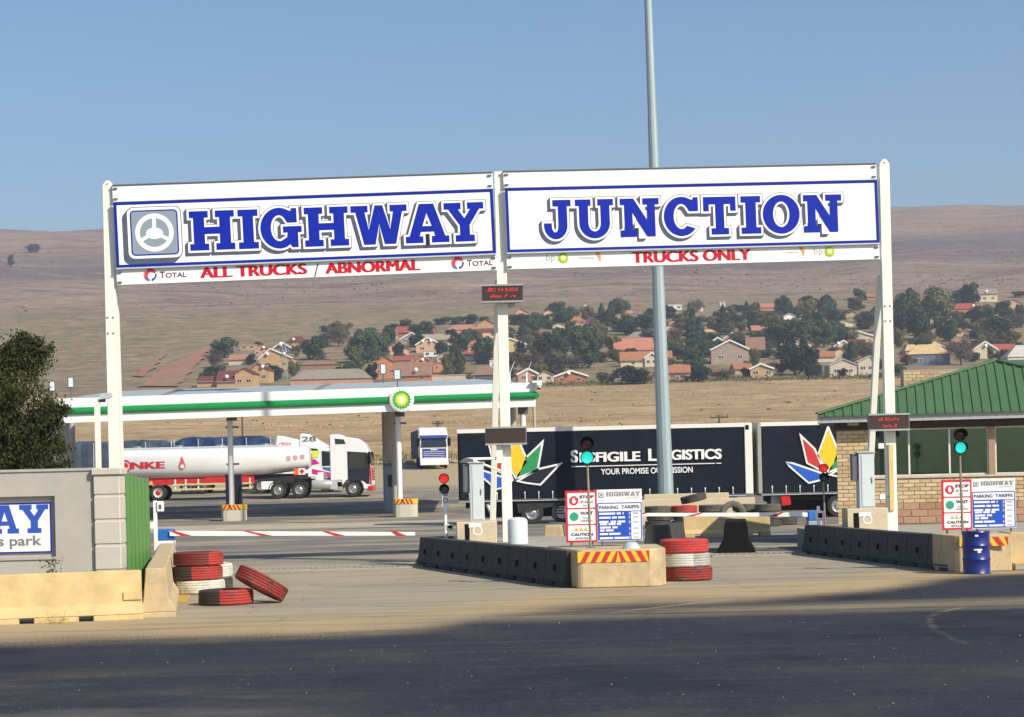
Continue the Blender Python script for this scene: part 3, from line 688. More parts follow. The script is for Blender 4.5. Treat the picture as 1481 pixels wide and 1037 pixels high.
def crown_mesh(kind, seed):
    rnd = random.Random(seed); mb = MB()
    if kind in 'cp':
        n = 1100
        for i in range(n):
            z = rnd.random() ** .8
            tier = 0.78 + 0.22 * math.sin(z * (34 if kind == 'c' else 9) + seed)
            rad = (0.5 * (1 - z) ** .85 + .015) * tier if kind == 'c' else .5 * math.sin(min(1, (z * .93 + .07)) * math.pi) ** .5 * (1.0 if z < .6 else 1.25 - z * .4)
            rad *= rnd.uniform(.55, 1.05); t = rnd.uniform(0, 6.28)
            c = (rad * math.cos(t), rad * math.sin(t), .04 + z * .96)
            leaf_quad(mb, c, (math.cos(t) + rnd.uniform(-.5, .5), math.sin(t) + rnd.uniform(-.5, .5), rnd.uniform(-.2, .9)), .07, .035, rnd)
    else:
        lobes = []
        nl = 24 if kind != 'b' else 34
        for i in range(nl):
            t = rnd.uniform(0, 6.28); z = rnd.uniform(-.85, 1.0); q = math.sqrt(max(0, 1 - z * z * .9))
            s = rnd.uniform(.35, 1.0) if i > 6 else .3
            lobes.append((.37 * q * s * math.cos(t), .37 * q * s * math.sin(t), .50 + .36 * z * (s if z > 0 else 1), rnd.uniform(.11, .20)))
        n = 2600 if kind != 'b' else 2200
        for i in range(n):
            cx, cy, cz, r = lobes[rnd.randrange(nl)]
            v = Vector((rnd.gauss(0, 1), rnd.gauss(0, 1), rnd.gauss(0, 1) + .25)).normalized()
            c = Vector((cx, cy, cz)) + v * r * rnd.uniform(.6, 1.1)
            nv = v + Vector((rnd.uniform(-.6, .6), rnd.uniform(-.6, .6), rnd.uniform(-.3, .6)))
            if kind == 'b': leaf_quad(mb, c, nv, .06, .0075, rnd)
            else: leaf_quad(mb, c, nv, rnd.uniform(.03, .052), rnd.uniform(.02, .034), rnd)
    me = mb.mesh('crown', KIND[kind][1]); return me
def trunk_mesh(seed, spread=True):
    rnd = random.Random(seed); mb = MB()
    mb.tube((0, 0, -.12), (.01, 0, .42), .035, .022, 7)
    for i in range(6):
        t = i * 1.05 + rnd.uniform(-.3, .3); r = rnd.uniform(.18, .30)
        mb.tube((0, 0, .22 + .04 * i), (r * math.cos(t), r * math.sin(t), .52 + rnd.uniform(0, .25)), .014, .005, 5)
    return mb.mesh('trunk', BARK)
CROWNS = {k: [crown_mesh(k, 11 + i * 7 + ord(k)) for i in range(3 if k in 'rob' else 2)] for k in KIND}
TRUNKS = [trunk_mesh(3), trunk_mesh(9)]
TL = [(324,517,48,33,'r'),(311,532,32,27,'b'),(362,527,20,17,'k'),(374,505,16,12,'k'),(454,521,46,36,'r'),(427,516,14,18,'y'),(425,547,22,26,'o'),(398,551,30,26,'k'),(309,548,44,22,'r'),(468,502,34,22,'b'),(466,532,34,18,'o'),(475,483,22,12,'r'),
 (527,526,52,56,'r'),(547,521,46,50,'r'),(512,537,40,42,'o'),(490,502,36,36,'b'),(578,523,26,29,'k'),(588,477,24,17,'r'),(568,478,26,11,'r'),(500,550,44,24,'r'),(538,549,28,26,'k'),(470,480,20,10,'r'),(562,502,26,32,'r'),(648,549,30,40,'o'),(660,541,32,44,'r'),
 (640,470,30,12,'r'),(660,469,30,13,'r'),(681,469,26,16,'k'),(672,507,24,28,'r'),(655,501,24,16,'b'),(700,523,42,42,'r'),(677,549,16,13,'y'),(664,541,36,28,'o'),(756,496,28,30,'c'),(752,470,40,18,'r'),(783,472,44,22,'r'),(812,468,40,20,'r'),(776,517,32,24,'y'),(746,532,34,26,'y'),(768,538,44,30,'b'),(792,520,52,42,'r'),(818,516,46,52,'r'),(844,522,50,58,'r'),(826,538,54,28,'b'),(737,548,20,18,'k'),(802,538,50,22,'k'),
 (870,457,18,18,'c'),(884,472,26,34,'c'),(853,533,48,60,'r'),(866,492,42,32,'o'),(886,512,42,30,'y'),(905,480,50,26,'r'),(930,478,42,24,'r'),(915,556,62,30,'k'),(879,554,44,16,'o'),(986,477,34,22,'y'),(1002,502,40,52,'c'),(974,512,32,26,'o'),(990,524,50,28,'r'),(1015,553,34,26,'k'),(896,527,14,20,'o'),(1012,472,40,18,'b'),
 (1046,484,34,40,'c'),(1012,502,30,40,'c'),(1080,457,18,20,'c'),(1138,460,18,27,'p'),(1152,461,13,17,'p'),(1170,448,38,22,'k'),(1094,472,48,26,'o'),(1112,482,46,30,'y'),(1062,474,38,22,'r'),(1126,502,56,42,'r'),(1160,503,56,48,'r'),(1150,542,66,54,'k'),(1178,482,46,38,'r'),(1192,502,40,38,'r'),(1131,541,20,18,'y'),(1079,546,20,16,'k'),(1008,548,40,22,'k'),(1042,550,50,17,'b'),(1106,518,40,14,'r'),(1196,458,26,30,'p'),
 (1242,434,25,18,'r'),(1233,527,14,32,'p'),(1176,547,36,50,'k'),(1192,496,46,34,'r'),(1212,468,46,24,'r'),(1252,477,40,30,'r'),(1268,468,30,32,'o'),(1250,521,42,34,'b'),(1216,488,36,20,'r'),(1219,546,18,15,'k'),(1302,482,48,50,'r'),(1296,543,36,16,'r'),
 (1312,472,40,58,'r'),(1332,492,58,56,'r'),(1356,474,56,58,'o'),(1350,432,40,20,'b'),(1398,440,46,33,'k'),(1381,442,20,24,'k'),(1390,529,46,48,'b'),(1372,494,44,40,'r'),(1420,474,50,36,'r'),(1441,494,56,38,'r'),(1460,506,38,30,'y'),(1470,474,40,24,'b'),(1440,482,40,20,'b'),(1450,453,30,20,'r'),(1476,458,20,20,'r'),(1300,502,30,30,'y'),(1330,508,44,20,'r'),(1318,529,30,18,'a'),(1420,503,30,24,'o'),(1408,524,22,16,'k'),(1446,522,24,14,'o'),
 (48,363,26,13,'k'),(15,383,14,18,'k'),(1000,552,44,10,'b'),(1270,548,30,12,'o'),(870,470,40,22,'r'),(950,470,36,26,'o'),(1040,515,40,16,'b'),(975,492,44,20,'b'),(1120,462,36,14,'b'),(1475,430,26,10,'r'),(700,465,18,8,'r')]
rf = random.Random(77)
for hx, hy, hw, hh, hl in list(HOUSES):
    if hx < 730 or hy < 455: continue
    for _ in range(1):
        TL.append((round(hx + rf.choice((-1, 1)) * rf.uniform(.35, .8) * hw, 1), round(hy - rf.uniform(5, 13), 1), rf.uniform(24, 40), rf.uniform(16, 28), rf.choice('rrroookyyb')))
for _ in range(95):
    TL.append((round(rf.uniform(740, 1481), 1), round(rf.uniform(452, 526), 1), rf.uniform(16, 34), rf.uniform(12, 23), rf.choice('rrrroookyyb')))
for _ in range(14):
    TL.append((round(rf.uniform(490, 740), 1), round(rf.uniform(484, 530), 1), rf.uniform(24, 40), rf.uniform(16, 28), rf.choice('rrookyb')))
def where(cx, by):
    best = min(HOUSES, key=lambda h: abs(h[0] - cx) + 2.2 * abs(h[1] - by))
    dx, dy = cx - best[0], by - best[1]
    rel = ('left of' if dx < 0 else 'right of') if abs(dx) > abs(dy) * .9 else ('above' if dy < 0 else 'in front of')
    return rel, best[4]
used_l = set()
for i, (cx, by, w, h, k) in enumerate(TL):
    d = d_of(cx, by); c = P(cx, by, d); kk = d / F
    rel, hl = where(cx, by)
    short = hl.split(' with ')[0].split(' under ')[0]
    short = ' '.join(short.split()[:8])
    lab = '%s %s the %s' % (KIND[k][0], rel, short)
    if by < 400: lab = 'lone dark tree on the bare hillside, ' + ('the larger one' if w > 20 else 'the smaller one at the left edge')
    if (cx, by) == (1390, 529): lab = 'big bare brown tree beside the slate walled house'
    sz = ['another ', 'third ', 'fourth ', 'fifth ', 'sixth ', 'seventh ']
    j = 0; base = lab
    while lab in used_l:
        lab = sz[j] + base; j += 1
    used_l.add(lab)
    H, W = h * kk, w * kk
    t = thing('tree', lab, 'tree', (c.x, d, tz(d, c.x)), 0, 'trees growing among the township houses')
    var = CROWNS[k]; rz = random.uniform(0, 6.28)
    lo = -.06 if k in 'roky' else 0
    put('crown', var[i % len(var)], t, (0, 0, lo * H), (0, 0, rz), (W * 1.12, W * 1.0, H * (1 - lo) * 1.03))
    put('trunk', TRUNKS[i % 2], t, (0, 0, 0), (0, 0, rz), (W, W, H))
# low scrub along the lower edge of the township
rnd = random.Random(5); mb = MB()
for i in range(2600):
    px = rnd.uniform(790, 1320); d = rnd.uniform(584, 600) + (6 if rnd.random() < .3 else 0)
    q = P(px, 556, d); z = tz(d) + rnd.uniform(.1, 1.5) * rnd.random()
    leaf_quad(mb, (q.x, d, z), (rnd.gauss(0, 1), -abs(rnd.gauss(0, 1)), rnd.gauss(0, 1)), rnd.uniform(.2, .5), rnd.uniform(.12, .3), rnd)
o = mb.build('scrub', KIND['o'][1]); struct(o, 'stuff'); o['label'] = 'low dry scrub along the edge of the field'
# stones along the far edge of the yard
mb = MB(); rnd = random.Random(8)
for i in range(420):
    d = rnd.uniform(197, 200.5); x = rnd.uniform(-32, 10); r = rnd.uniform(.12, .34); z = tz(d)
    pts = [Vector((rnd.gauss(0, 1), rnd.gauss(0, 1), rnd.gauss(0, 1))).normalized() * r * rnd.uniform(.7, 1.1) for _ in range(6)]
    a = [Vector((1, 0, 0)), Vector((-1, 0, 0)), Vector((0, 1, 0)), Vector((0, -1, 0)), Vector((0, 0, 1)), Vector((0, 0, -.6))]
    mb.add([Vector((x, d, z + r * .3)) + a[j] * r * rnd.uniform(.6, 1.1) for j in range(6)], [(0, 2, 4), (2, 1, 4), (1, 3, 4), (3, 0, 4), (2, 0, 5), (1, 2, 5), (3, 1, 5), (0, 3, 5)])
o = mb.build('loose_stones', M('pale_stone', (0.36, 0.30, 0.23), .95, var=.3, scale=2)); struct(o, 'stuff')
# low vegetation strip at the far side of the yard
mb = MB()
for i in range(5000):
    d = rnd.uniform(200, 214); x = rnd.uniform(-60, 40); z = tz(d)
    leaf_quad(mb, (x, d, z + rnd.uniform(.0, .8)), (rnd.gauss(0, 1), -1.2, rnd.gauss(0, .4)), rnd.uniform(.15, .4), .05, rnd)
o = mb.build('dry_grass', M('dry_grass', (0.24, 0.20, 0.075), .9, var=.35, scale=.3)); struct(o, 'stuff')

# near tree behind the left wall
rnd = random.Random(21)
bx, by_ = X(-12, 680, 44.5), 44.5
t = thing('leafy_tree', 'leafy green tree with drooping narrow leaves behind the grey wall at the left edge', 'tree', (bx, by_, 0))
mb = MB(); mb.tube((0, 0, 0), (.05, .02, 1.9), .11, .085, 10); mb.tube((.05, .02, 1.9), (.0, .1, 4.4), .085, .02, 8)
tips = []
for i in range(80):
    z0 = rnd.uniform(1.5, 4.1); th = rnd.uniform(0, 6.28); ln = rnd.uniform(.5, 1.5) * (1.15 - abs(z0 - 2.7) * .16)
    p0 = Vector((.03, .05, z0)); p1 = p0 + Vector((math.cos(th) * ln, math.sin(th) * ln, rnd.uniform(.15, .9)))
    mb.tube(p0, p1, .022, .006, 5); tips.append((p0, p1))
for (px, py) in ((8, 500), (30, 483), (42, 488), (56, 492), (69, 500), (98, 590), (84, 605)):
    q = P(px, py, 44.5); q = Vector((q.x - bx, 0, q.z)); p0 = Vector((q.x * .55, rnd.uniform(-.3, .3), q.z - .75 if py < 550 else q.z + .05))
    q.y = p0.y; mb.tube(p0, q, .012, .004, 5); tips.append((p0, q)); tips.append((p0, q))
mb.build('trunk', BARK, t, smooth=True)
lm = leafmat('leaf_near', (0.026, 0.040, 0.010), (0.060, 0.072, 0.018), 1.2)
mb = MB()
for i in range(36000):
    p0, p1 = tips[rnd.randrange(len(tips))]
    s = rnd.uniform(.25, 1.03); c = p0.lerp(p1, s) + Vector((rnd.gauss(0, .13), rnd.gauss(0, .13), rnd.gauss(0, .12))) * (1.0 if s < .8 else .45)
    dr = Vector((rnd.gauss(0, .6), rnd.gauss(0, .6), -rnd.uniform(.3, 1.2))).normalized()
    sd = dr.orthogonal().normalized(); sd = Matrix.Rotation(rnd.uniform(0, 6.28), 3, dr) @ sd
    L, Wd = rnd.uniform(.06, .11), rnd.uniform(.016, .026); nb = dr.cross(sd) * Wd * .5
    mb.add([c, c + dr * L * .45 + sd * Wd + nb, c + dr * L, c + dr * L * .45 - sd * Wd + nb], [(0, 1, 2, 3)])
for i in range(15000):
    v = Vector((rnd.gauss(0, 1), rnd.gauss(0, 1), rnd.gauss(0, 1))).normalized() * rnd.uniform(.35, 1.0) ** .5
    c = Vector((v.x * 1.45 + .05, v.y * 1.25, 3.55 + v.z * 1.55)) + Vector((rnd.gauss(0, .06), rnd.gauss(0, .06), rnd.gauss(0, .06)))
    if math.sin(c.x * 5.1 + 1) + math.sin(c.z * 4.3) + math.sin(c.y * 4.7 + 2) < -1.15: continue
    dr = Vector((rnd.gauss(0, .6), rnd.gauss(0, .6), -rnd.uniform(.3, 1.2))).normalized()
    sd = Matrix.Rotation(rnd.uniform(0, 6.28), 3, dr) @ dr.orthogonal().normalized()
    L, Wd = rnd.uniform(.06, .11), rnd.uniform(.016, .026); nb = dr.cross(sd) * Wd * .5
    mb.add([c, c + dr * L * .45 + sd * Wd + nb, c + dr * L, c + dr * L * .45 - sd * Wd + nb], [(0, 1, 2, 3)])
mb.build('crown', lm, t)
# ------------------------------------------------------------------ concrete barriers
def jersey(name, label, p0, p1, h=.84, mat=CONC, wb=.62, wt=.22, slots=2, group='precast concrete barriers', lift=None, bend=.33, bevel=.015, cat='barrier'):
    """one precast unit from p0 to p1 (plan), its middle line on the given points"""
    p0, p1 = Vector(p0), Vector(p1); L = (p1 - p0).length; a = math.atan2(p1.y - p0.y, p1.x - p0.x)
    t = thing(name, label, cat, (p0.x, p0.y, 0), a, group)
    b, tp = wb / 2, wt / 2
    mb = MB()
    mb.prism([(-b, .09), (b, .09), (b, .12), (tp + .05, h * bend), (tp, h), (-tp, h), (-tp - .05, h * bend), (-b, .12)], 0.012, L - .012, 'x')
    fr_ = slots if isinstance(slots, (list, tuple)) else [(i + .5) / slots for i in range(slots)]
    xs = [0.012] + sum([[L * f - .12, L * f + .12] for f in fr_], []) + [L - .012]
    for i in range(0, len(xs), 2): mb.box(xs[i], xs[i + 1], -b + .002, b - .002, -.01, .091)
    mb.build('barrier_body', mat, t, bevel=bevel)
    if lift:
        for f in lift:
            x = L * f
            MB().box(x - .05, x + .05, -tp - .075, tp + .075, h * .42, h * .60).build('lifting_slot', BLACK, t)
    return t
# left front units
a0, a1 = P(-190, 905, 34.8), P(205, 893, 36.3)
n0, n1 = Vector((a0.x, 34.7)), Vector((X(206, 893, 35.9), 35.9))
mid = n0.lerp(n1, .25)
jersey('concrete_barrier', 'pale yellow concrete barrier across the front of the grey wall', mid, n1, .84, CONCY, .62, .26, (.425, .715))
t = bpy.data.objects['concrete_barrier']
Lb = (n1 - mid).length; MB().box(Lb - .33, Lb - .02, -.205, -.14, .34, .47).build('steel_plate', CONCY, t)
jersey('concrete_barrier', 'pale yellow concrete barrier at the left edge of the picture', n0, mid, .84, CONCY, .62, .26, 2)
s0, s1 = Vector((-6.22, 35.95)), Vector((-8.42, 50.4))
for i in range(5):
    q0, q1 = s0.lerp(s1, i / 5), s0.lerp(s1, (i + 1) / 5)
    jersey('concrete_barrier', 'tan barrier unit beside the green sheet gate, %s from the front' % ORD[i], q0, q1, .84 if i else .86, CONC, .66, .34, 1, lift=None)
# grey plastered wall with pilaster
WALLM = M('grey_plaster', (0.40, 0.38, 0.34), .9, var=.08, scale=1.2, bump=.08, dirt=.25, dcol=(.27, .24, .19))
PILM = M('pilaster_plaster', (0.50, 0.465, 0.40), .9, var=.07, scale=1.5, bump=.08, dirt=.2, dcol=(.30, .27, .21))
wx0, wx1, wy = X(-260, 690, 40), X(136, 690, 40), 40.0
t = thing('grey_wall', 'grey plastered entrance wall with a recessed sign panel', 'wall', (wx0, wy, 0))
Lw = wx1 - wx0; zt = 2.60
rx0, rx1, rz0, rz1 = X(-180, 760, 40) - wx0, X(80, 760, 40) - wx0, P(40, 806, 40).z, P(40, 718, 40).z
mb = MB(); mb.box(0, Lw, .12, .34, 0, zt)
mb.box(0, rx0, 0, .12, 0, zt); mb.box(rx1, Lw, 0, .12, 0, zt); mb.box(rx0, rx1, 0, .12, rz1, zt); mb.box(rx0, rx1, 0, .12, 0, rz0)
mb.build('wall', WALLM, t)
MB().box(-.02, Lw + .02, -.03, .37, zt, zt + .05).build('coping', WALLM, t)
MB().box(rx0, rx1 + .02, -.03, -.002, rz0 - .05, rz0).build('sill', WALLM, t)
t2 = thing('pilaster', 'ribbed plaster pilaster at the end of the grey wall', 'pillar', (X(136, 690, 39.93), 39.93, 0))
pw = 37 * 39.9 / F; zs = [0] + [P(150, y, 39.8).z for y in (826, 789, 753, 717)] + [2.50]
for i in range(len(zs) - 1):
    MB().box(-.02, pw, -.02, .55, zs[i] + .018, zs[i + 1] - .012).build('rusticated_block', PILM, t2, bevel=.02)
MB().box(.01, pw - .02, .0, .53, 0, 2.52).build('core', PILM, t2)
MB().box(-.05, pw + .04, -.06, .6, 2.50, 2.64).build('cap', PILM, t2, bevel=.02)
# sign in the recess: only its right-hand end is in view
sg = thing('wall_sign', 'white sign with blue slab letters in the recess of the grey wall', 'sign', (wx0, wy, 0))
sx1 = X(75, 760, 40.1) - wx0; sz0, sz1 = P(40, 798, 40.1).z - .02, P(40, 727, 40.1).z
MB().box(rx0 + .05, sx1, .085, .118, sz0, sz1).build('panel', SIGNWHITE, sg)
for (q0, q1, r0, r1) in ((rx0 + .05, sx1, sz0, sz0 + .025), (rx0 + .05, sx1, sz1 - .03, sz1), (sx1 - .03, sx1, sz0 + .025, sz1 - .03)):
    MB().box(q0, q1, .079, .084, r0, r1).build('border', BORDER, sg)
kk = 40 / F
def slab_word(word, boxes, parent, mat, y, k):
    for ch, (x0, z0, w, h) in zip(word, boxes):
        me = flat_to(curve_mesh(glyph_splines(ch, w, h)), lambda a, b_: (x0 + a, z0 + b_, y), mat)
        put('letter', me, parent)
bxs = []
lz = P(40, 771, 40.1).z; lh = 41 * kk
for (a_, b_) in ((-178, -142), (-140, -122), (-118, -86), (-84, -48), (-46, -4), (-13, 28), (29, 71)):
    bxs.append((X(a_, 770, 40.1) - wx0, lz, (b_ - a_) * kk, lh))
slab_word('HIGHWAY', bxs, sg, M('sign_blue_bright', (0.03, 0.085, 0.42), .4, var=.04), .080, kk)
text('s park', X(-3, 780, 40.1) - wx0, P(40, 792, 40.1).z - .02, 64 * kk, 19 * kk, M('sign_grey', (.18, .19, .21), .5), sg, .080, .02, split=True)
# corrugated green sheet gate running back from the pilaster
GRN = M('green_sheet', (0.09, 0.215, 0.055), .5, var=.06, scale=1, dirt=.15, dcol=(.10, .17, .06))
g0, g1 = Vector((X(172, 760, 40.4), 40.4)), Vector((X(214, 760, 46.5), 46.5))
t = thing('green_gate', 'green corrugated sheet gate seen edge on behind the pilaster', 'gate', (g0.x, g0.y, 0), math.atan2(g1.y - g0.y, g1.x - g0.x))
Lg = (g1 - g0).length; vs, fs = [], []; nn = 140
for i in range(nn + 1):
    x = Lg * i / nn; y = -.045 * math.copysign(min(1, abs(math.sin(i * .33)) * 1.6), math.sin(i * .33))
    top = 2.53 - .12 * i / nn + .025 * math.sin(i * .33)
    vs += [(x, y, .02), (x, y, top)]
for i in range(nn): fs.append((2 * i, 2 * i + 2, 2 * i + 3, 2 * i + 1))
MB().add(vs, fs).build('corrugated_sheet', GRN, t)
MB().bar((0, .09, .5), (Lg, .09, .5), .05, .08).bar((0, .09, 2.1), (Lg, .09, 2.1), .05, .08).build('gate_rail', DGREY, t)
# weeds behind the front barrier
t = thing('weed', 'small green weed growing at the foot of the grey wall', 'plant', (X(74, 828, 38), 38, 0))
mb = MB(); rnd = random.Random(4)
for i in range(90):
    th, z = rnd.uniform(0, 6.28), rnd.uniform(.3, 1.02)
    c = (rnd.gauss(0, .10), rnd.gauss(0, .08), z); leaf_quad(mb, c, (math.cos(th), math.sin(th), .8), .05, .014, rnd)
mb.build('leaves', MATS['leaf_near'], t)
mb = MB()
for i in range(6): mb.tube((rnd.gauss(0, .04), rnd.gauss(0, .04), 0), (rnd.gauss(0, .12), rnd.gauss(0, .08), rnd.uniform(.7, 1.0)), .006, .003, 5)
mb.build('stem', MATS['leaf_near'], t)
t = thing('dry_weed', 'dry straw coloured weed at the foot of the yellow barrier', 'plant', (X(88, 903, 35.2), 35.0, 0))
mb = MB()
for i in range(16): mb.tube((rnd.gauss(0, .12), rnd.gauss(0, .03), 0), (rnd.gauss(0, .2), rnd.gauss(0, .05), rnd.uniform(.08, .24)), .005, .002, 4)
mb.build('stem', M('straw', (.30, .22, .09), .9), t)

# ------------------------------------------------------------------ traffic islands
def island(name, poly, z, mat):
    return struct(MB().prism(poly, 0, z, 'z').build(name, mat))
island('traffic_island', [(1.5, 42.6), (-2.05, 53.6), (-2.2, 57.5), (1.4, 57.5), (3.1, 42.6)], .56, CONCG)
island('traffic_island', [(9.9, 45.2), (8.2, 55.8), (8.2, 60), (16, 60), (16, 45.2)], .56, CONCG)
CHEV_Y = M('chevron_yellow', (.78, .48, .03), .45, var=.05); CHEV_R = M('chevron_red', (.52, .03, .03), .45, var=.05)
def chevrons(parent, x0, x1, z0, z1, y, n, mid, up=True):
    """red and yellow slanted bands meeting at mid; flat reflective strip"""
    MB().box(x0, x1, y, y + .006, z0, z1).build('reflective_strip', CHEV_Y, parent)
    w = (x1 - x0) / n; h = z1 - z0
    for i in range(n + 1):
        c = x0 + w * (i + .5) if True else 0
        sgn = 1 if c < mid else -1
        pts = [(c - w * .25, z0), (c + w * .25, z0), (c + w * .25 + sgn * w * .55, z1), (c - w * .25 + sgn * w * .55, z1)]
        pts = [(max(x0, min(x1, p[0])), p[1]) for p in pts]
        pts = [((min(p[0], mid - .004) if sgn > 0 else max(p[0], mid + .004)), p[1]) for p in pts]
        if max(p[0] for p in pts) - min(p[0] for p in pts) > .02: poly_plate(pts, parent, CHEV_R, y - .006, 'red_band')
# nose of the middle island
nx0, nx1, nd = X(835, 850, 41.7), X(966, 850, 41.7), 41.7
t = thing('island_nose', 'tan concrete nose block of the middle island with chevron strip', 'concrete block', (nx0, nd, 0))
wN = nx1 - nx0
poly = [(0, .06), (.10, 0), (wN - .35, 0), (wN - .12, .10), (wN, .45), (wN - .02, 2.6), (-.55, 2.6)]
MB().prism(poly, 0, .77, 'z').build('concrete_body', CONC, t, bevel=.025)
chevrons(t, .02, wN - .36, .52, .735, -.012, 7, wN * .46)
MB().lathe([(.19, 0), (.18, .02), (.12, .11), (.08, .13), (0, .13)], 16, 'z', 0, (wN * .62, .4, .77)).build('lamp_dome', GREYBOX, t, smooth=True)
# left flank: nine units
u0, u1 = Vector((1.22, 42.25)), Vector((-2.28, 53.7))
for i in range(9):
    q0, q1 = u0.lerp(u1, i / 9), u0.lerp(u1, (i + 1) / 9)
    jersey('concrete_barrier', 'scuffed shade-darkened barrier unit on the left flank of the middle island, %s behind the nose' % ORD[i], q0, q1, .745, CONCD, .5, .30, 1, lift=(.5,), bend=.4)
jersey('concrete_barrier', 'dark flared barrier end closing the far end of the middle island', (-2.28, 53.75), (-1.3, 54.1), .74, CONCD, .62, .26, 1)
# right island
rx0_, rd = X(1412, 825, 44.4), 44.4
t = thing('island_nose', 'tan concrete nose of the right island behind the blue drum', 'concrete block', (rx0_ - .45, rd, 0))
MB().prism([(0, .1), (.12, 0), (1.25, .12), (1.3, 1.4), (-.2, 1.4)], 0, .79, 'z').build('concrete_body', CONC, t, bevel=.02)
chevrons(t, .10, 1.14, .55, .745, -.02, 4, 0.28)
t = thing('concrete_kerb_block', 'tan concrete wall with a yellow kerb line at the right edge', 'concrete block', (X(1462, 815, 45.0), 45.0, 0))
MB().box(0, 4, 0, 1.2, 0, .80).build('concrete_body', CONC, t, bevel=.02)
MB().box(0, 4, -.35, -.01, 0, .14).build('kerb', CONCG, t, bevel=.02)
MB().box(0.01, 4, -.352, -.01, .141, .149).build('painted_line', CHEV_Y, t)
v0, v1 = Vector((9.62, 44.9)), Vector((7.98, 55.8))
for i in range(8):
    q0, q1 = v0.lerp(v1, i / 8), v0.lerp(v1, (i + 1) / 8)
    jersey('concrete_barrier', 'scuffed shade-darkened barrier unit on the left flank of the right island, %s behind the drum' % ORD[i], q0, q1, .76, CONCD, .5, .30, 1, lift=(.5,), bend=.4)
# loose barriers in the yard
jersey('concrete_barrier', 'yellow concrete barrier lying across behind the right boom', (X(988, 776, 70.6), 70.6), (X(1114, 776, 70.6), 70.6), .72, CONCY, .5, .24, 3, lift=None)
t = thing('concrete_barrier', 'black barrier seen end on in front of the yellow barrier', 'barrier', (X(1065, 800, 57), 57.0, 0), R(-6.2), 'precast concrete barriers')
hp = [(.54, 0), (.50, .06), (.36, .30), (.30, .37), (.30, .42), (.345, .46), (.335, .62), (.29, .86)]
MB().prism(hp + [(-a_, z_) for a_, z_ in reversed(hp)], 0, 3.0, 'y').build('barrier_body', BLACK, t, bevel=.02)
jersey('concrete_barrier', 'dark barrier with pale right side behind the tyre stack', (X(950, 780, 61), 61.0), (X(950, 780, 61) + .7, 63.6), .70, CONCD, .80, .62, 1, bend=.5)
jersey('concrete_barrier', 'tan concrete barrier end behind the red and white notice board', (X(800, 785, 60), 60.0), (X(806, 785, 64), 64.0), .78, CONC, .7, .46, 1)
t = tag(MB().box(0, 165 * 86 / F, 0, .3, 0, 1.07).build('low_wall', M('cream_concrete', (.56, .46, .32), .9, var=.08, scale=1, dirt=.2, dcol=(.42, .34, .23)), None, (X(927, 740, 86), 86, 0), bevel=.02), 'cream concrete wall round the foot of the light mast', 'wall')
t = tag(MB().box(0, 120 * 89.5 / F, 0, .25, 0, 1.27).build('low_wall', MATS['cream_concrete'], None, (X(932, 740, 87.6), 87.6, 0), bevel=.02), 'pale concrete wall behind the light mast and tyres', 'wall')

# ------------------------------------------------------------------ tyres
def tyre_mat(name, c1, c2=None, split=0.0, wear=.4):
    m, n, l, b = node_mat(name); g = NT(n, l)
    tc = n.new('ShaderNodeTexCoord'); sp = n.new('ShaderNodeSeparateXYZ'); l.new(tc.outputs['Object'], sp.inputs[0])
    nz = g.noise(tc.outputs['Object'], 5, 6, .7)
    c = g.mix(g.rng(nz, .50, .62, 0, wear), c1, (.035, .03, .027)); n3 = g.noise(tc.outputs['Object'], 2.2, 6, .72, 1, 1, 1, (3, 1, 2)); c = g.mix(g.rng(n3, .48, .66, 0, .5), c, (.20, .15, .10))
    if c2: c = g.mix(g.rng(g.math('ADD', sp.outputs[0], g.math('MULTIPLY', g.math('SUBTRACT', nz, .5), .05)), split - .01, split + .01), c2, c)
    l.new(c, b.inputs['Base Color']); b.inputs['Roughness'].default_value = .75
    return m
TY_RED = tyre_mat('tyre_red', (.27, .026, .02), None, 0, .85)
TY_REDB = tyre_mat('tyre_red_black', (.38, .032, .024), (.04, .028, .026), -.05, .5)
TY_REDC = tyre_mat('tyre_red_half', (.40, .03, .024), (.15, .02, .018), .28, .6)
TY_WHT = tyre_mat('tyre_white', (.62, .60, .52), None, 0, .25)
TY_WHTG = tyre_mat('tyre_white_grey', (.40, .39, .36), (.62, .60, .54), .12, .3)
TY_RB = tyre_mat('tyre_bright_red', (.50, .04, .035), None, 0, .35)
TY_BLK = tyre_mat('tyre_black', (.055, .05, .044), None, 0, .3)
TY_DUST = tyre_mat('tyre_dusty', (.10, .092, .072), None, 0, .4)
def tyre_mesh(mat, r=.52, w=.29, ri=.285):
    hw = w / 2; prof = [(ri, -hw * .72), (ri + .03, -hw * .86), (r * .82, -hw), (r * .95, -hw * .93), (r * .985, -hw * .78)]
    for i in range(4):
        z = -hw * .72 + i * hw * .36
        prof += [(r, z), (r, z + hw * .26), (r - .014, z + hw * .28), (r - .014, z + hw * .34)]
    prof += [(r, hw * .74), (r * .985, hw * .8), (r * .95, hw * .93), (r * .82, hw), (ri + .03, hw * .86), (ri, hw * .72), (ri - .002, 0)]
    return MB().lathe(prof, 40, 'z', closed=True).mesh('tyre', mat, smooth=True)
TM = {k: tyre_mesh(m_) for k, m_ in dict(red=TY_RED, redb=TY_REDB, redc=TY_REDC, wht=TY_WHT, whtg=TY_WHTG, rb=TY_RB, blk=TY_BLK, dust=TY_DUST).items()}
def tyre(kind, label, loc, rot=(0, 0, 0), group='old truck tyres', s=1.0):
    return tag(put('tyre', TM[kind], None, loc, rot, (s, s, s)), label, 'tyre', group)
xa = X(287, 845, 43.2)
tyre('wht', 'white painted tyre at the bottom of the left stack', (xa + .03, 43.2, .145))
tyre('redb', 'red tyre with dark left half in the middle of the left stack', (xa - .01, 43.2, .437))
tyre('redc', 'red tyre on top of the left stack', (xa + .01, 43.2, .729))
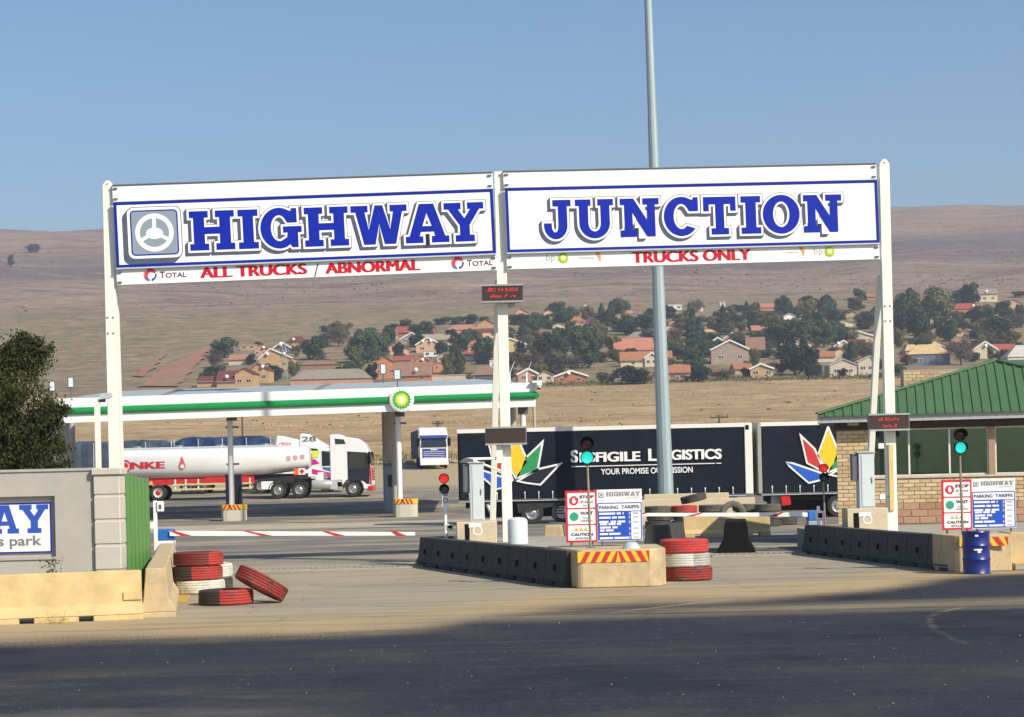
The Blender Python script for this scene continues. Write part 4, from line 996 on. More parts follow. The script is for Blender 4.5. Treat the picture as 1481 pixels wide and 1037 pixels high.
tyre('wht', 'white tyre lying half hidden behind the left stack', (xa + .04, 44.35, .44), (R(3), R(2), 0))
tyre('blk', 'black tyre under the half hidden white tyre', (xa + .04, 44.35, .145))
xb = X(327, 868, 39.3)
tyre('redb', 'red and black tyre lying flat in front of the left stack', (xb, 39.3, .145), (0, 0, 0))
tyre('red', 'worn red tyre leaning on the flat one', (xb + .66, 39.45, .375), (R(-9), R(29), R(2)))
xc = X(985, 838, 43.9)
tyre('red', 'red tyre at the bottom of the stack beside the middle island', (xc + .15, 43.9, .145))
tyre('whtg', 'white and grey tyre in the middle of the stack beside the middle island', (xc + .11, 43.9, .437))
tyre('rb', 'bright red tyre on top of the stack beside the middle island', (xc + .08, 43.9, .729))
# black tyres round the mast
def col_t(px, d, kinds, labs):
    x = X(px, 760, d)
    for i, (k, lb) in enumerate(zip(kinds, labs)): tyre(k, lb, (x + (.04 if i % 2 else -.03), d, .145 + i * .292), (0, 0, i * .7))
col_t(953, 82, ('blk', 'blk', 'dust'), ('black tyre under the left pile by the mast', 'black tyre in the left pile by the mast', 'grey tyre on top of the left pile by the mast'))
col_t(991, 82, ('blk', 'blk', 'rb'), ('black tyre at the bottom below the orange red one', 'black tyre directly under the orange red one', 'orange red tyre in the row by the mast'))
col_t(1031, 82, ('blk', 'dust', 'dust'), ('tyre at the bottom between orange red and upright tyres', 'tyre in the middle between orange red and upright tyres', 'grey tyre on top between orange red and upright tyres'))
col_t(1080, 82, ('blk', 'dust', 'dust'), ('tyre at the bottom right of the upright tyre', 'tyre in the middle right of the upright tyre', 'grey tyre on top right of the upright tyre'))
col_t(1112, 81, ('blk', 'dust', 'dust'), ('tyre at the bottom of the rightmost pile', 'tyre in the middle of the rightmost pile', 'dusty tyre on top of the rightmost pile, end of the boom'))
tyre('blk', 'black tyre lying tilted on top of the tyre row', (X(1003, 725, 82.6), 82.6, 1.14), (0, R(-12), 0))
tyre('dust', 'tyre standing upright with its hole showing in the row', (X(1060, 745, 81), 80.95, .50), (R(80), 0, R(6)))
tyre('blk', 'lone black tyre right of the rightmost pile', (X(1136, 750, 82), 82.4, .145))

# ------------------------------------------------------------------ oil drum
DRUM = M('drum_blue', (.010, .022, .17), .35, var=.15, scale=5, dirt=.3, dcol=(.03, .03, .06))
t = thing('oil_drum', 'dark blue steel drum in front of the right island', 'drum', (X(1415, 828, 43.6), 43.75, 0))
pr = [(0, 0), (.285, 0), (.298, .012), (.285, .03)]
for z in (.31, .60): pr += [(.285, z - .03), (.300, z), (.285, z + .03)]
pr += [(.285, .86), (.298, .88), (.290, .90), (.275, .885), (0, .885)]
MB().lathe(pr, 36).build('drum_body', DRUM, t, smooth=True)
for (a, z, w, h) in ((-95, .50, .17, .035), (-90, .45, .07, .06), (-100, .79, .07, .04), (-72, .87, .03, .02)):
    n_ = 6; vs, fs = [], []
    for i in range(n_ + 1):
        th = R(a) + (i / n_ - .5) * w / .29
        vs += [(.291 * math.cos(th), .291 * math.sin(th), z), (.291 * math.cos(th), .291 * math.sin(th), z + h)]
    for i in range(n_): fs.append((2 * i, 2 * i + 2, 2 * i + 3, 2 * i + 1))
    MB().add(vs, fs).build('worn_label', WHITE, t)
# ------------------------------------------------------------------ spike strips
def spikes(px0, px1, d, label):
    x0, x1 = X(px0, 820, d), X(px1, 820, d)
    t = thing('spike_strip', label, 'spike strip', (x0, d, 0), 0, 'spike strips across the lanes')
    L = x1 - x0
    MB().box(0, L, 0, .34, .002, .03).build('base_plate', DGREY, t)
    MB().box(0, L, -.03, -.002, 0, .035).build('front_rail', CONCG, t)
    mb = MB(); n_ = int(L / .16); 
    for i in range(n_): mb.add([(i * .16 + .05, .14, .03), (i * .16 + .09, .14, .03), (i * .16 + .09, .24, .03), (i * .16 + .05, .24, .03), (i * .16 + .07, .10, .085)], [(0, 1, 4), (1, 2, 4), (2, 3, 4), (3, 0, 4)])
    o = mb.build('spikes', CONCG, t); o['kind'] = 'stuff'
    MB().box(0, L, .342, .37, .004, .05).build('rear_rail', CONCG, t)
spikes(335, 612, 52.6, 'metal spike strip across the left lane')
spikes(1030, 1168, 55.0, 'metal spike strip across the right lane')
# ------------------------------------------------------------------ entrance gantry
def frame_obj(name, label, cat, A, B, group=None):
    """Empty at A whose local x runs to B, local z is up in that plane, local -y faces the road"""
    ex = (B - A); L = ex.length; ex.normalize()
    ez = (Vector((0, 0, 1)) - ex * ex.z).normalized(); ey = ez.cross(ex)
    o = tag(put(name, None), label, cat, group)
    o.matrix_world = Matrix(((ex.x, ey.x, ez.x, A.x), (ex.y, ey.y, ez.y, A.y), (ex.z, ey.z, ez.z, A.z), (0, 0, 0, 1)))
    return o, L
DL, DC, DR = 53.0, 54.0, 55.3
gl, gc, gt = P(156.5, 262, DL), P(722, 249, DC), P(1277.5, 231, DR)
gan = thing('entrance_gantry', 'tall white steel gantry spanning both truck lanes', 'gantry', (gc.x, DC, 0))
def loc(v): return Vector((v.x - gc.x, v.y - DC, v.z))
for i, (q, dd, z0) in enumerate(((gl, DL, 0), (gc, DC, .5), (gt, DR, .5))):
    c = loc(q); w = .135
    mb = MB(); zt_ = c.z
    if i != 1:
        mb.prism([(c.x - w, z0), (c.x + w, z0), (c.x + w, zt_ - .12), (c.x + .04, zt_), (c.x - .04, zt_), (c.x - w, zt_ - .12)], c.y - .13, c.y + .13, 'y')
    else: mb.box(c.x - w, c.x + w, c.y - .13, c.y + .13, z0, zt_)
    po = mb.build('post', CREAMPOST, gan, bevel=.012)
    for z in ((6.55, 6.15) if i != 1 else ()):
        for s in (-.07, .07): MB().tube((c.x + s, c.y - .134, z), (c.x + s, c.y - .155, z), .018, n=8).build('bolt', BLACK, po)
    for z in (zt_ - .09,): MB().tube((c.x, c.y - .134, z), (c.x, c.y - .15, z), .016, n=8).build('bolt', BLACK, po)
    # raking leg behind
    bx = (-.30 if i else .0)
    MB().bar((c.x + (-.10 if i else .05), c.y + .30, 7.4), (c.x + bx - .12, c.y + 1.5, z0), .16, .20).build('raking_leg', CREAMPOST, gan, bevel=.01)
    MB().box(c.x - .25, c.x + .25, c.y - .22, c.y + .22, z0, z0 + .03).build('base_plate', DGREY, gan)
SGL = dict(A=P(168.6, 387.6, DL - .30), B=P(717, 366.4, DC - .30), x0=168.6, x1=717.0, y0=387.6, y1=366.4)
SGR = dict(A=P(733.9, 365.3, DC - .30), B=P(1271.9, 351.1, DR - .30), x0=733.9, x1=1271.9, y0=365.3, y1=351.1)
def offset_poly(pts, off):
    n_ = len(pts); ar = sum(pts[i][0] * pts[(i + 1) % n_][1] - pts[(i + 1) % n_][0] * pts[i][1] for i in range(n_)) / 2
    s = 1 if ar > 0 else -1; out = []
    pts = [Vector(p) for p in pts]
    pts = [p for i, p in enumerate(pts) if (p - pts[i - 1]).length > 1e-5]
    n_ = len(pts)
    for i in range(n_):
        a = (pts[i] - pts[i - 1]).normalized(); b_ = (pts[(i + 1) % n_] - pts[i]).normalized()
        na, nb = Vector((a.y, -a.x)) * s, Vector((b_.y, -b_.x)) * s
        m_ = na + nb; q = m_.length_squared
        if q < .25: out.append(tuple(pts[i] + (na - nb).normalized() * 0 + (na + nb) * off)); continue
        out.append(tuple(pts[i] + m_ * (2 * off / q)))
    return out
def big_letter(ch, x0, z0, w, h, parent):
    sp = glyph_splines(ch, w, h); k = .054; sh = .072
    o = put('letter', flat_to(curve_mesh(sp), lambda a, b_: (x0 + a, z0 + b_, -.016), BLUE), parent)
    wsp = [offset_poly(sp[0], k)] + [offset_poly(q, -k) for q in sp[1:]]
    put('letter_outline', flat_to(curve_mesh(wsp), lambda a, b_: (x0 + a, z0 + b_, -.012), SIGNWHITE), o)
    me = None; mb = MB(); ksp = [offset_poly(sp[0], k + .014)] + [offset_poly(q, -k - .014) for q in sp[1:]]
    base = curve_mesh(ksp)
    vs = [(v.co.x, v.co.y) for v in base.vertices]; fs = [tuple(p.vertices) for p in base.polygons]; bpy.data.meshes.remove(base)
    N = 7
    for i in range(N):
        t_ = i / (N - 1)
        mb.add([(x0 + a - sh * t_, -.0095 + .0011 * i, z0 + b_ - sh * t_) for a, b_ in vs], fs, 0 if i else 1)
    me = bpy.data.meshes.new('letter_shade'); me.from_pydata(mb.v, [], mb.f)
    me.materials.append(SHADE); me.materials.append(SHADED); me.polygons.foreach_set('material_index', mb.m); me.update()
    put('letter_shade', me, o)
PH = 1.668
def sign_half(S, label, letters, ltop):
    o, L = frame_obj('gantry_sign', label, 'sign', S['A'], S['B'])
    S['L'] = L; S['o'] = o
    S['fx'] = lambda px: (px - S['x0']) / (S['x1'] - S['x0']) * L
    kz = PH / 93.3
    S['fz'] = lambda px, py: ((S['y0'] + (S['y1'] - S['y0']) * (px - S['x0']) / (S['x1'] - S['x0'])) - py) * kz
    np_ = 4
    for i in range(np_): MB().box(L * i / np_ + .003, L * (i + 1) / np_ - .003, 0, .05, 0, PH).build('sign_panel', SIGNWHITE, o)
    bw = .075
    for q in ((0, L, PH - bw, PH), (0, L, 0, bw), (0, bw, bw, PH - bw), (L - bw, L, bw, PH - bw)):
        MB().box(q[0], q[1], -.008, -.002, q[2], q[3]).build('border', BORDER, o)
    MB().box(-.01, L + .01, -.02, .07, PH + .001, PH + .02).build('edge_trim', GREYBOX, o)
    MB().box(-.01, L + .01, -.02, .07, -.035, -.001).build('edge_trim', GREYBOX, o)
    for ch, p0, p1, zt_, zb in letters:
        pm = (p0 + p1) / 2
        z0 = S['fz'](pm, zb); big_letter(ch, S['fx'](p0), z0, S['fx'](p1) - S['fx'](p0), S['fz'](pm, zt_) - z0, o)
    return o
def lets(word, spans, yt, yb):
    (xa_, ya, yaa), (xb_, yc, ycc) = yt, yb
    out = []
    for ch, (p0, p1) in zip(word, spans):
        f = ((p0 + p1) / 2 - xa_) / (xb_ - xa_)
        out.append((ch, p0, p1, ya + (yc - ya) * f, yaa + (ycc - yaa) * f))
    return out
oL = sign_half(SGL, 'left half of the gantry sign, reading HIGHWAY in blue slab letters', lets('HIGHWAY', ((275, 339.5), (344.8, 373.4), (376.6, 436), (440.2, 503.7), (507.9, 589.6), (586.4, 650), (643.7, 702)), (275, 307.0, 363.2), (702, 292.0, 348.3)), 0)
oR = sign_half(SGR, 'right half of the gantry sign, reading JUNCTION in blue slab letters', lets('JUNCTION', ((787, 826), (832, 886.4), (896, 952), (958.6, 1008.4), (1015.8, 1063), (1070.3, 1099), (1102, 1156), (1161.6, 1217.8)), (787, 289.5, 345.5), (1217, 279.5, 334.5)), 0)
# square emblem with a steering wheel on the left half
fx, fz = SGL['fx'], SGL['fz']
ex0, ex1, ez0, ez1 = fx(187), fx(263), fz(225, 373.5), fz(225, 301)
em = MB().prism(rrect(ex0, ex1, ez0, ez1, .16), -.016, -.013, 'y').build('emblem', SIGNWHITE, oL)
mb = MB()
for i in range(6): mb.prism([(a - .11 * i / 5, b_ - .12 * i / 5) for a, b_ in rrect(ex0 - .02, ex1 + .02, ez0 - .02, ez1 + .02, .17)], -.0125 + i * .0014, -.0121 + i * .0014, 'y')
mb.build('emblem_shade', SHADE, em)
MB().prism(rrect(ex0 + .07, ex1 - .07, ez0 + .07, ez1 - .07, .11), -.0185, -.0165, 'y').build('emblem_rim', BLUE, em)
MB().prism(rrect(ex0 + .105, ex1 - .105, ez0 + .105, ez1 - .105, .08), -.021, -.019, 'y').build('emblem_field', M('emblem_grey', (.23, .28, .34), .45, var=.05), em)
ecx, ecz, er = (ex0 + ex1) / 2, (ez0 + ez1) / 2, .485
ring = curve_mesh([disc(0, 0, er, 48), disc(0, 0, er * .76, 40)])
put('wheel_ring', flat_to(ring, lambda a, b_: (ecx + a, ecz + b_, -.0235), SIGNWHITE), em)
for ang, wd in ((90, .09), (208, .09), (332, .09)):
    dx, dz = math.cos(R(ang)), math.sin(R(ang)); r1 = er * .80
    poly_plate([(ecx - dz * wd * .5, ecz + dx * wd * .5), (ecx + dx * r1 - dz * wd * .5, ecz + dz * r1 + dx * wd * .5), (ecx + dx * r1 + dz * wd * .5, ecz + dz * r1 - dx * wd * .5), (ecx + dz * wd * .5, ecz - dx * wd * .5)], em, SIGNWHITE, -.0245, 'wheel_spoke', .0025)
poly_plate([(ecx + .215 * math.cos(R(a)), ecz - .02 + .145 * math.sin(R(a))) for a in range(0, 360, 12)], em, SIGNWHITE, -.0265, 'wheel_hub', .003)
# beams behind, with lettering on the lower one
def beams(S, o, nm):
    L = S['L']
    for (z0, z1, nme) in ((PH + .025, PH + .43, 'upper_beam'), (-.43, -.04, 'lower_beam')):
        b_ = MB().box(-.02, L + .02, .08, .30, z0, z1).build(nme, SIGNWHITE, gan, bevel=.006)
        b_.parent = gan; b_.matrix_world = o.matrix_world.copy()
        b_.matrix_parent_inverse = Matrix.Translation(-Vector((gc.x, DC, 0)))
        b_.matrix_basis = o.matrix_world.copy()
        if nme == 'upper_beam':
            c_ = MB().box(-.02, L + .02, .05, .33, z1 + .003, z1 + .03).build('cap_rail', DGREY, b_)
        else: S['beam'] = b_
        for xx in (.06, L - .06):
            MB().box(xx - .05, xx + .05, .04, .078, z0 + .05, z0 + .09).build('bolt_plate', DGREY, b_)
            MB().box(xx - .05, xx + .05, .04, .078, z1 - .09, z1 - .05).build('bolt_plate', DGREY, b_)
bpy.context.view_layer.update()
beams(SGL, oL, 'left'); beams(SGR, oR, 'right')
YB = .074
def beam_text(S, s, p0, p1, yt0, yb0, mat, bold=.03):
    pm = (p0 + p1) / 2
    z0 = S['fz'](p0, yb0); h = (yb0 - yt0) * PH / 93.3
    return text(s, S['fx'](p0), z0, S['fx'](p1) - S['fx'](p0), h, mat, S['beam'], YB - .003, .0, fat=.026, split=True)
beam_text(SGL, 'ALL TRUCKS', 286.5, 441, 386.4, 401.8, RED, .045)
MB().prism([(fx(451) , fz(452, 398) - .03), (fx(452.5), fz(452, 398) - .03), (fx(458), fz(455, 380.5)), (fx(456.5), fz(455, 380.5))], YB - .002, YB + .002, 'y').build('slash', BLACK, SGL['beam'])
beam_text(SGL, 'ABNORMAL', 467, 606, 380.2, 395.6, RED, .045)
beam_text(SGR, 'TRUCKS ONLY', 911, 1084, 364.2, 380.2, RED, .045)
def total_logo(px, py):
    S = SGL; cx, cz, r = S['fx'](px), S['fz'](px, py), .165
    pcol = [((.62, .02, .03), 20, 120), ((.70, .22, .03), 140, 200), ((.05, .20, .55), 200, 265), ((.02, .05, .30), -80, 10)]
    for i, (c, a0, a1) in enumerate(pcol):
        pts = arc(cx, cz, r, r, a0, a1, 10) + arc(cx + .02 * math.cos(R(a0 + 60)), cz, r * .62, r * .62, a1, a0, 10)
        poly_plate(pts, S['beam'], M('total_%d' % i, c, .4), YB - .002, 'logo_swirl')
    poly_plate(arc(cx, cz, r * .8, r * .8, 60, 240, 10) + arc(cx + .03, cz - .03, r * .55, r * .6, 240, 60, 10), S['beam'], M('total_5', (.55, .03, .12), .4), YB - .005, 'logo_swirl')
    ppx = px + 14
    text('T', S['fx'](ppx), S['fz'](ppx, py + 4.5), S['fx'](ppx + 7) - S['fx'](ppx), .16, M('total_text', (.10, .02, .06), .4), S['beam'], YB)
    text('OTAL', S['fx'](ppx + 8), S['fz'](ppx, py + 4.5), S['fx'](ppx + 38) - S['fx'](ppx + 8), .125, M('total_text', (.10, .02, .06), .4), S['beam'], YB)
total_logo(215.5, 397); total_logo(660.5, 380)
BPG = M('logo_green', (.02, .30, .06), .4); BPL = M('logo_lime', (.30, .55, .03), .4); BPY = M('logo_yellow', (.80, .70, .04), .4); BPW = M('logo_white', (.82, .82, .74), .4)
def helios(parent, cx, cz, r, y):
    poly_plate(star(cx, cz, r, r * .82, 18), parent, BPG if r > .4 else BPL, y, 'logo_petals')
    poly_plate(star(cx, cz, r * .78, r * .62, 18, .17), parent, BPL, y - .006, 'logo_petals')
    poly_plate(star(cx, cz, r * .58, r * .46, 18), parent, BPY, y - .012, 'logo_petals')
    poly_plate(star(cx, cz, r * .36, r * .30, 18, .17), parent, BPW, y - .018, 'logo_petals')
TXG = M('logo_text_grey', (.36, .40, .38), .5)
for (a0, a1, c, yy) in ((789, 802, 813, 373), (1176, 1189, 1199, 364)):
    text('bp', SGR['fx'](a0), SGR['fz'](a0, yy + 7), SGR['fx'](a1) - SGR['fx'](a0), .23, TXG, SGR['beam'], YB, 0)
    helios(SGR['beam'], SGR['fx'](c), SGR['fz'](c, yy), .15, YB - .002)
for (a0, a1, c, yy) in ((836, 858, 863, 372), (1131, 1153, 1158, 364)):
    text('MASANA', SGR['fx'](a0), SGR['fz'](a0, yy + 3), SGR['fx'](a1) - SGR['fx'](a0), .07, TXG, SGR['beam'], YB, 0)
    cx, cz = SGR['fx'](c), SGR['fz'](c, yy)
    poly_plate([(cx - .08, cz + .14), (cx + .02, cz + .13), (cx + .08, cz + .04), (cx + .06, cz - .13), (cx + .0, cz + .0)], SGR['beam'], M('logo_orange', (.72, .28, .05), .4), YB - .002, 'logo_leaf')
# ------------------------------------------------------------------ electronic displays
SCR = M('display_screen', (.045, .028, .022), .35, var=.1)
LED = M('display_led', (.9, .03, .03), .4, emit=.35)
FRM = M('display_frame', (.40, .40, .39), .45, metal=.4, var=.1)
def display(px0, px1, py0, py1, d, label, rows, rx=0):
    A, B = P(px0, (py0 + py1) / 2 + 13, d), P(px1, (py0 + py1) / 2 + 13, d); k = d / F
    c = P((px0 + px1) / 2, py1, d)
    W, H = (px1 - px0) * k, (py1 - py0) * k
    t = thing('message_display', label, 'display', (c.x, d, c.z), 0, 'electronic message displays on the gantry')
    MB().box(-W / 2, W / 2, 0, .20, 0, H).build('housing', DGREY, t, bevel=.01)
    MB().box(-W / 2 + .03, W / 2 - .03, -.010, -.001, .05, H - .05).build('screen', SCR, t)
    for q in (0.0, H - .045): MB().box(-W / 2, W / 2, -.03, -.001, q, q + .045).build('bezel', FRM, t)
    rnd = random.Random(int(px0))
    for r, (xs_, xe, z) in enumerate(rows):
        x = xs_
        while x < xe:
            wd = rnd.uniform(.02, .05)
            for dz in (0, .03, .06):
                if rnd.random() < .62: MB().box(x * W - W / 2, x * W - W / 2 + wd, -.014, -.0105, z * H + dz, z * H + dz + .016).build('led_segment', LED, t)
            x += (wd + .018) / W
display(697, 757.5, 411, 437.5, DC - .40, 'upper display with dim red text on the middle post', ((.12, .92, .62), (.2, .8, .28)))
display(702, 762, 617, 643.5, DC - .40, 'blank lower display on the middle post', ())
display(1256.5, 1316, 598, 623, DR - .42, 'display with red text on the right post', ((.25, .74, .60), (.34, .66, .2)))

# ------------------------------------------------------------------ traffic signals
def signal(px, py_top, py_foot, d, z0, label, lit, lens_r=.16, pole_px=None, lean=0.0, polem=None):
    k = d / F
    zt_ = P(px, py_top, d).z; x = X(pole_px or px, py_foot, d)
    t = thing('traffic_signal', label, 'traffic light', (x, d, z0), 0, 'two lamp traffic signals')
    dx = X(px, py_top, d) - x; h = zt_ - z0; r = lens_r
    MB().tube((0, .08, 0), (dx, .08, h - 2 * r), .028, .024, 10).build('pole', polem or M('signal_pole', (.26, .20, .15), .7, var=.2), t)
    MB().box(-.09, .09, 0, .18, 0, .012).build('base_plate', DGREY, t)
    for i, (nm, on) in enumerate((('red', lit == 'red'), ('green', lit == 'green'))):
        cz = h - r - i * (2 * r + .02)
        hd = MB().lathe([(0, .10), (r * .8, .09), (r * 1.04, .02), (r * 1.04, -.04), (r * .92, -.045)], 28, 'y', 0, (dx, 0, cz)).build('lamp_housing', BLACK, t, smooth=True)
        lm_ = {('red', True): M('lamp_red_on', (.95, .03, .025), .3, emit=.55), ('red', False): M('lamp_red_off', (.05, .015, .012), .25), ('green', True): M('lamp_green_on', (.03, .80, .66), .3, emit=.7), ('green', False): M('lamp_green_off', (.012, .03, .025), .25)}[(nm, on)]
        MB().lathe([(0, -.075), (r * .5, -.065), (r * .9, -.045), (r * .9, -.035)], 28, 'y', 0, (dx, 0, cz)).build('lens', lm_, hd, smooth=True)
        vs, fs = [], []
        for j in range(15):
            th = R(-15 + 210 * j / 14); vs += [(dx + r * 1.05 * math.cos(th), -.04, cz + r * 1.05 * math.sin(th)), (dx + r * 1.05 * math.cos(th), -.16 - .05 * math.sin(th), cz + r * 1.05 * math.sin(th))]
        for j in range(14): fs.append((2 * j, 2 * j + 2, 2 * j + 3, 2 * j + 1))
        MB().add(vs, fs).build('visor', BLACK, hd)
    return t
signal(848.5, 632, 792, 42.9, .77, 'tall signal showing green in front of the middle notice board', 'green', .135, 854.5)
signal(1388, 620, 765, 44.9, .78, 'tall signal showing green above the blue drum', 'green', .13, 1393.5)
t = signal(642, 685, 778, 53.2, .56, 'short signal showing red on the far end of the middle island', 'red', .125, 645)
MB().box(-.07, .09, .0, .06, .95, 1.45).build('number_plate', WHITE, t); MB().tube((.0, .05, 0), (.0, .05, 1.0), .05, n=10).build('white_sleeve', WHITE, t)
mb = MB()
for z in (1.12, 1.30): mb.lathe([(.045, -.006), (.065, -.006), (.065, 0), (.045, 0)], 16, 'y', 0, (.01, 0, z), True)
mb.build('plate_mark', BLACK, t)
MB().box(.03, .19, -.03, .03, .36, .52).build('camera_box', WHITE, t, bevel=.02); MB().box(.06, .16, -.04, -.032, .40, .48).build('camera_window', BLACK, t)
signal(1190.5, 671, 757, 56.4, .56, 'short signal showing red on the far end of the right island', 'red', .115, 1194)

# ------------------------------------------------------------------ notice boards
NRED = M('notice_red', (.56, .02, .045), .4, var=.04); NBLUE = M('notice_blue', (.012, .075, .46), .4, var=.05)
NNAVY = M('notice_navy', (.05, .06, .14), .4); NGREEN = M('notice_green', (.03, .33, .19), .4); NGREY = M('notice_grey', (.26, .26, .28), .5); NTAN = M('notice_tan', (.55, .38, .12), .5)
def board(px, py, w, h, d, label1, label2, z0):
    k = d / F * (w / 111.5)
    o = P(px, py, d)
    for nm, lb, cat in (('warning_board', label1, 'sign'), ('tariff_board', label2, 'sign')):
        t = thing(nm, lb, cat, (o.x, d, z0), 0, nm.replace('_', ' ') + 's on the islands')
        oz = o.z - z0
        def q(x, y): return ((x - 817) * k, oz - (y - 709.5) * k)
        def plate(x0, x1, y0, y1, mat, y, nme, r=0.0):
            a, b_ = q(x0, y1), q(x1, y0)
            pts = rrect(a[0], b_[0], a[1], b_[1], r) if r else [(a[0], a[1]), (b_[0], a[1]), (b_[0], b_[1]), (a[0], b_[1])]
            return poly_plate(pts, t, mat, y, nme, .003)
        def tx(s, x0, x1, y0, y1, mat, bold=.03): a = q(x0, y1); return text(s, a[0], a[1], (x1 - x0) * k, (y1 - y0) * k, mat, t, -.012, bold)
        if nm == 'warning_board':
            plate(817, 862.2, 710, 785, NRED, 0, 'panel', 0)
            for (y0, y1) in ((713.5, 735), (737, 758.5), (760.3, 782)): plate(820.3, 860, y0, y1, SIGNWHITE, -.005, 'white_field', .02)
            c = q(829.5, 724.5); r = 7 * k
            poly_plate(disc(c[0], c[1], r, 8, R(22.5)), t, NRED, -.010, 'stop_symbol', .003)
            hx = curve_mesh([[(-.28, -.55), (.22, -.55), (.50, -.05), (.42, .12), (.24, -.02), (.24, .52), (.10, .55), (.02, .60), (-.10, .58), (-.22, .50), (-.34, .40), (-.36, -.2)]])
            put('hand_symbol', flat_to(hx, lambda a, b_: (c[0] + a * r, c[1] + b_ * r, -.015), SIGNWHITE), t)
            tx('STOP', 838, 858.5, 717, 721.6, M('notice_darkred', (.25, .02, .03), .4), .04); tx('Behind', 839.5, 857, 724.6, 728, NGREY, .03); tx('line', 843, 850, 730, 733, NGREY, .0)
            c = q(829.5, 747.5); poly_plate(disc(c[0], c[1], 6.3 * k, 24), t, NGREEN, -.010, 'green_symbol', .003)
            tx('WAIT', 838.5, 857, 740.5, 745.2, NNAVY, .04); tx('FOR', 842, 851, 748.6, 751, NGREY, .02); tx('GREEN', 839, 856, 752.4, 755, NGREY, .02)
            for i in range(3):
                a = q(829.5 + i * 6.6, 768.6); poly_plate([(a[0], a[1]), (a[0] + 6.2 * k, a[1]), (a[0] + 3.1 * k, a[1] + 6 * k)], t, NTAN, -.010, 'spike_symbol', .003)
            tx('CAUTION', 824.5, 856.5, 771.3, 775.6, NNAVY, .04); tx('SPIKES', 830.5, 850, 777.6, 780.6, NGREY, .03)
            for x in (825, 855): a = q(x, 785); MB().tube((a[0], .04, 0), (a[0], .04, oz * .9), .025, n=8).build('leg', DGREY, t)
        else:
            plate(862.8, 928, 709.5, 784, SIGNWHITE, .003, 'panel', 0)
            plate(863.4, 927.4, 728.6, 783.2, NBLUE, -.002, 'blue_field', .025)
            plate(864.6, 926, 730.2, 740.8, SIGNWHITE, -.006, 'header_field', .015)
            plate(911.8, 925.6, 742.0, 781.8, SIGNWHITE, -.006, 'price_field', .012)
            plate(865.5, 873, 713.5, 721, NGREY, -.004, 'emblem', .008); c = q(869.2, 717.2)
            put('emblem_ring', flat_to(curve_mesh([disc(0, 0, 2.9 * k, 20), disc(0, 0, 2.0 * k, 18)]), lambda a, b_: (c[0] + a, c[1] + b_, -.009), SIGNWHITE), t)
            x = 876.5
            for ch, wd in zip('HIGHWAY', (7.2, 3.6, 6.6, 7.2, 9.2, 7.0, 7.0)):
                a = q(x, 719.2); put('letter', flat_to(curve_mesh(glyph_splines(ch, wd * k, 6.2 * k)), lambda u, v: (a[0] + u, a[1] + v, -.006), NGREY), t); x += wd + .25
            tx('JUNCTION', 904, 924, 720.8, 723.2, NGREY, 0)
            tx('PARKING', 866, 893.5, 732.8, 737.8, NNAVY, .02); tx('TARIFFS:', 898, 924.5, 732.6, 737.6, NNAVY, .02)
            rows = ((744.4, ((865.5, 889), (891, 897), (899.5, 901))), (750.2, ((865.5, 882), (884, 891), (893, 903))), (756.2, ((865.5, 879), (882, 890), (892, 903))), (759.6, ((866.5, 877), (879, 889), (891, 897))), (764.4, ((866.5, 882), (884.5, 892))), (768.6, ((866.5, 873), (875, 886))), (773.8, ((866, 878), (879.5, 896))), (779.8, ((866, 885), (887, 908))))
            for yy, segs in rows:
                for (x0, x1) in segs: plate(x0, x1, yy - 1.4, yy + 1.4, SIGNWHITE, -.006, 'tariff_line', 0)
            for yy in (744.4, 750, 757, 766.5, 774, 779.5):
                a = q(908.2, yy); poly_plate([(a[0], a[1] + 2 * k), (a[0] + .9 * k, a[1] + 2 * k), (a[0] + 2.6 * k, a[1]), (a[0] + .9 * k, a[1] - 2 * k), (a[0], a[1] - 2 * k), (a[0] + 1.6 * k, a[1])], t, SIGNWHITE, -.006, 'arrow_mark', .003)
            tx('FREE', 914.5, 922.5, 743.2, 745.6, NGREY, .01)
            for yy in (749.8, 757.2, 766.2, 773.6, 779.2): plate(914.5, 922.5, yy - 1.1, yy + 1.1, M('notice_price', (.42, .44, .52), .5), -.009, 'price_line', 0)
            for x in (870, 921): a = q(x, 785); MB().tube((a[0], .04, 0), (a[0], .04, oz * .9), .025, n=8).build('leg', DGREY, t)
board(817, 709.5, 111.5, 75, 43.6, 'red and white stop, wait and caution board on the middle island', 'white and blue parking tariff board on the middle island', .75)
board(1361, 694, 107.5, 74, 45.8, 'red and white stop, wait and caution board on the right island', 'white and blue parking tariff board on the right island', .56)

# ------------------------------------------------------------------ cabinets, plinths, posts on the islands
def cabinet(px0, px1, py0, py1, d, label, plinth_label, pl):
    k = d / F; a = P(px0, py1, d); W, H = (px1 - px0) * k, (py1 - py0) * k
    zt_ = .56 + pl
    tag(MB().box(-.35, W + .30, -.15, .7, .56, zt_).build('concrete_plinth', M('plinth_cream', (.55, .46, .33), .9, var=.12, scale=3, dirt=.3, dcol=(.40, .31, .22)), None, (a.x, d, 0), bevel=.02), plinth_label, 'concrete block')
    t = thing('equipment_cabinet', label, 'cabinet', (a.x, d, zt_), 0, 'grey equipment cabinets on the islands')
    H = P(px0, py0, d).z - zt_
    MB().box(0, W, 0, .45, 0, H).build('cabinet_body', GREYBOX, t, bevel=.015)
    MB().box(.08, W - .03, -.014, -.001, .05, H - .06).build('door', M('cabinet_door', (.56, .61, .62), .45, var=.04), t)
    MB().box(W - .09, W - .065, -.03, -.015, H * .45, H * .55).build('handle', DGREY, t)
    MB().box(-.16, -.002, .05, .35, H * .50, H - .02).build('side_box', DGREY, t, bevel=.01)
    MB().box(-.03, W + .03, -.03, .48, H + .001, H + .03).build('rain_cap', GREYBOX, t)
    return a, zt_, W, H
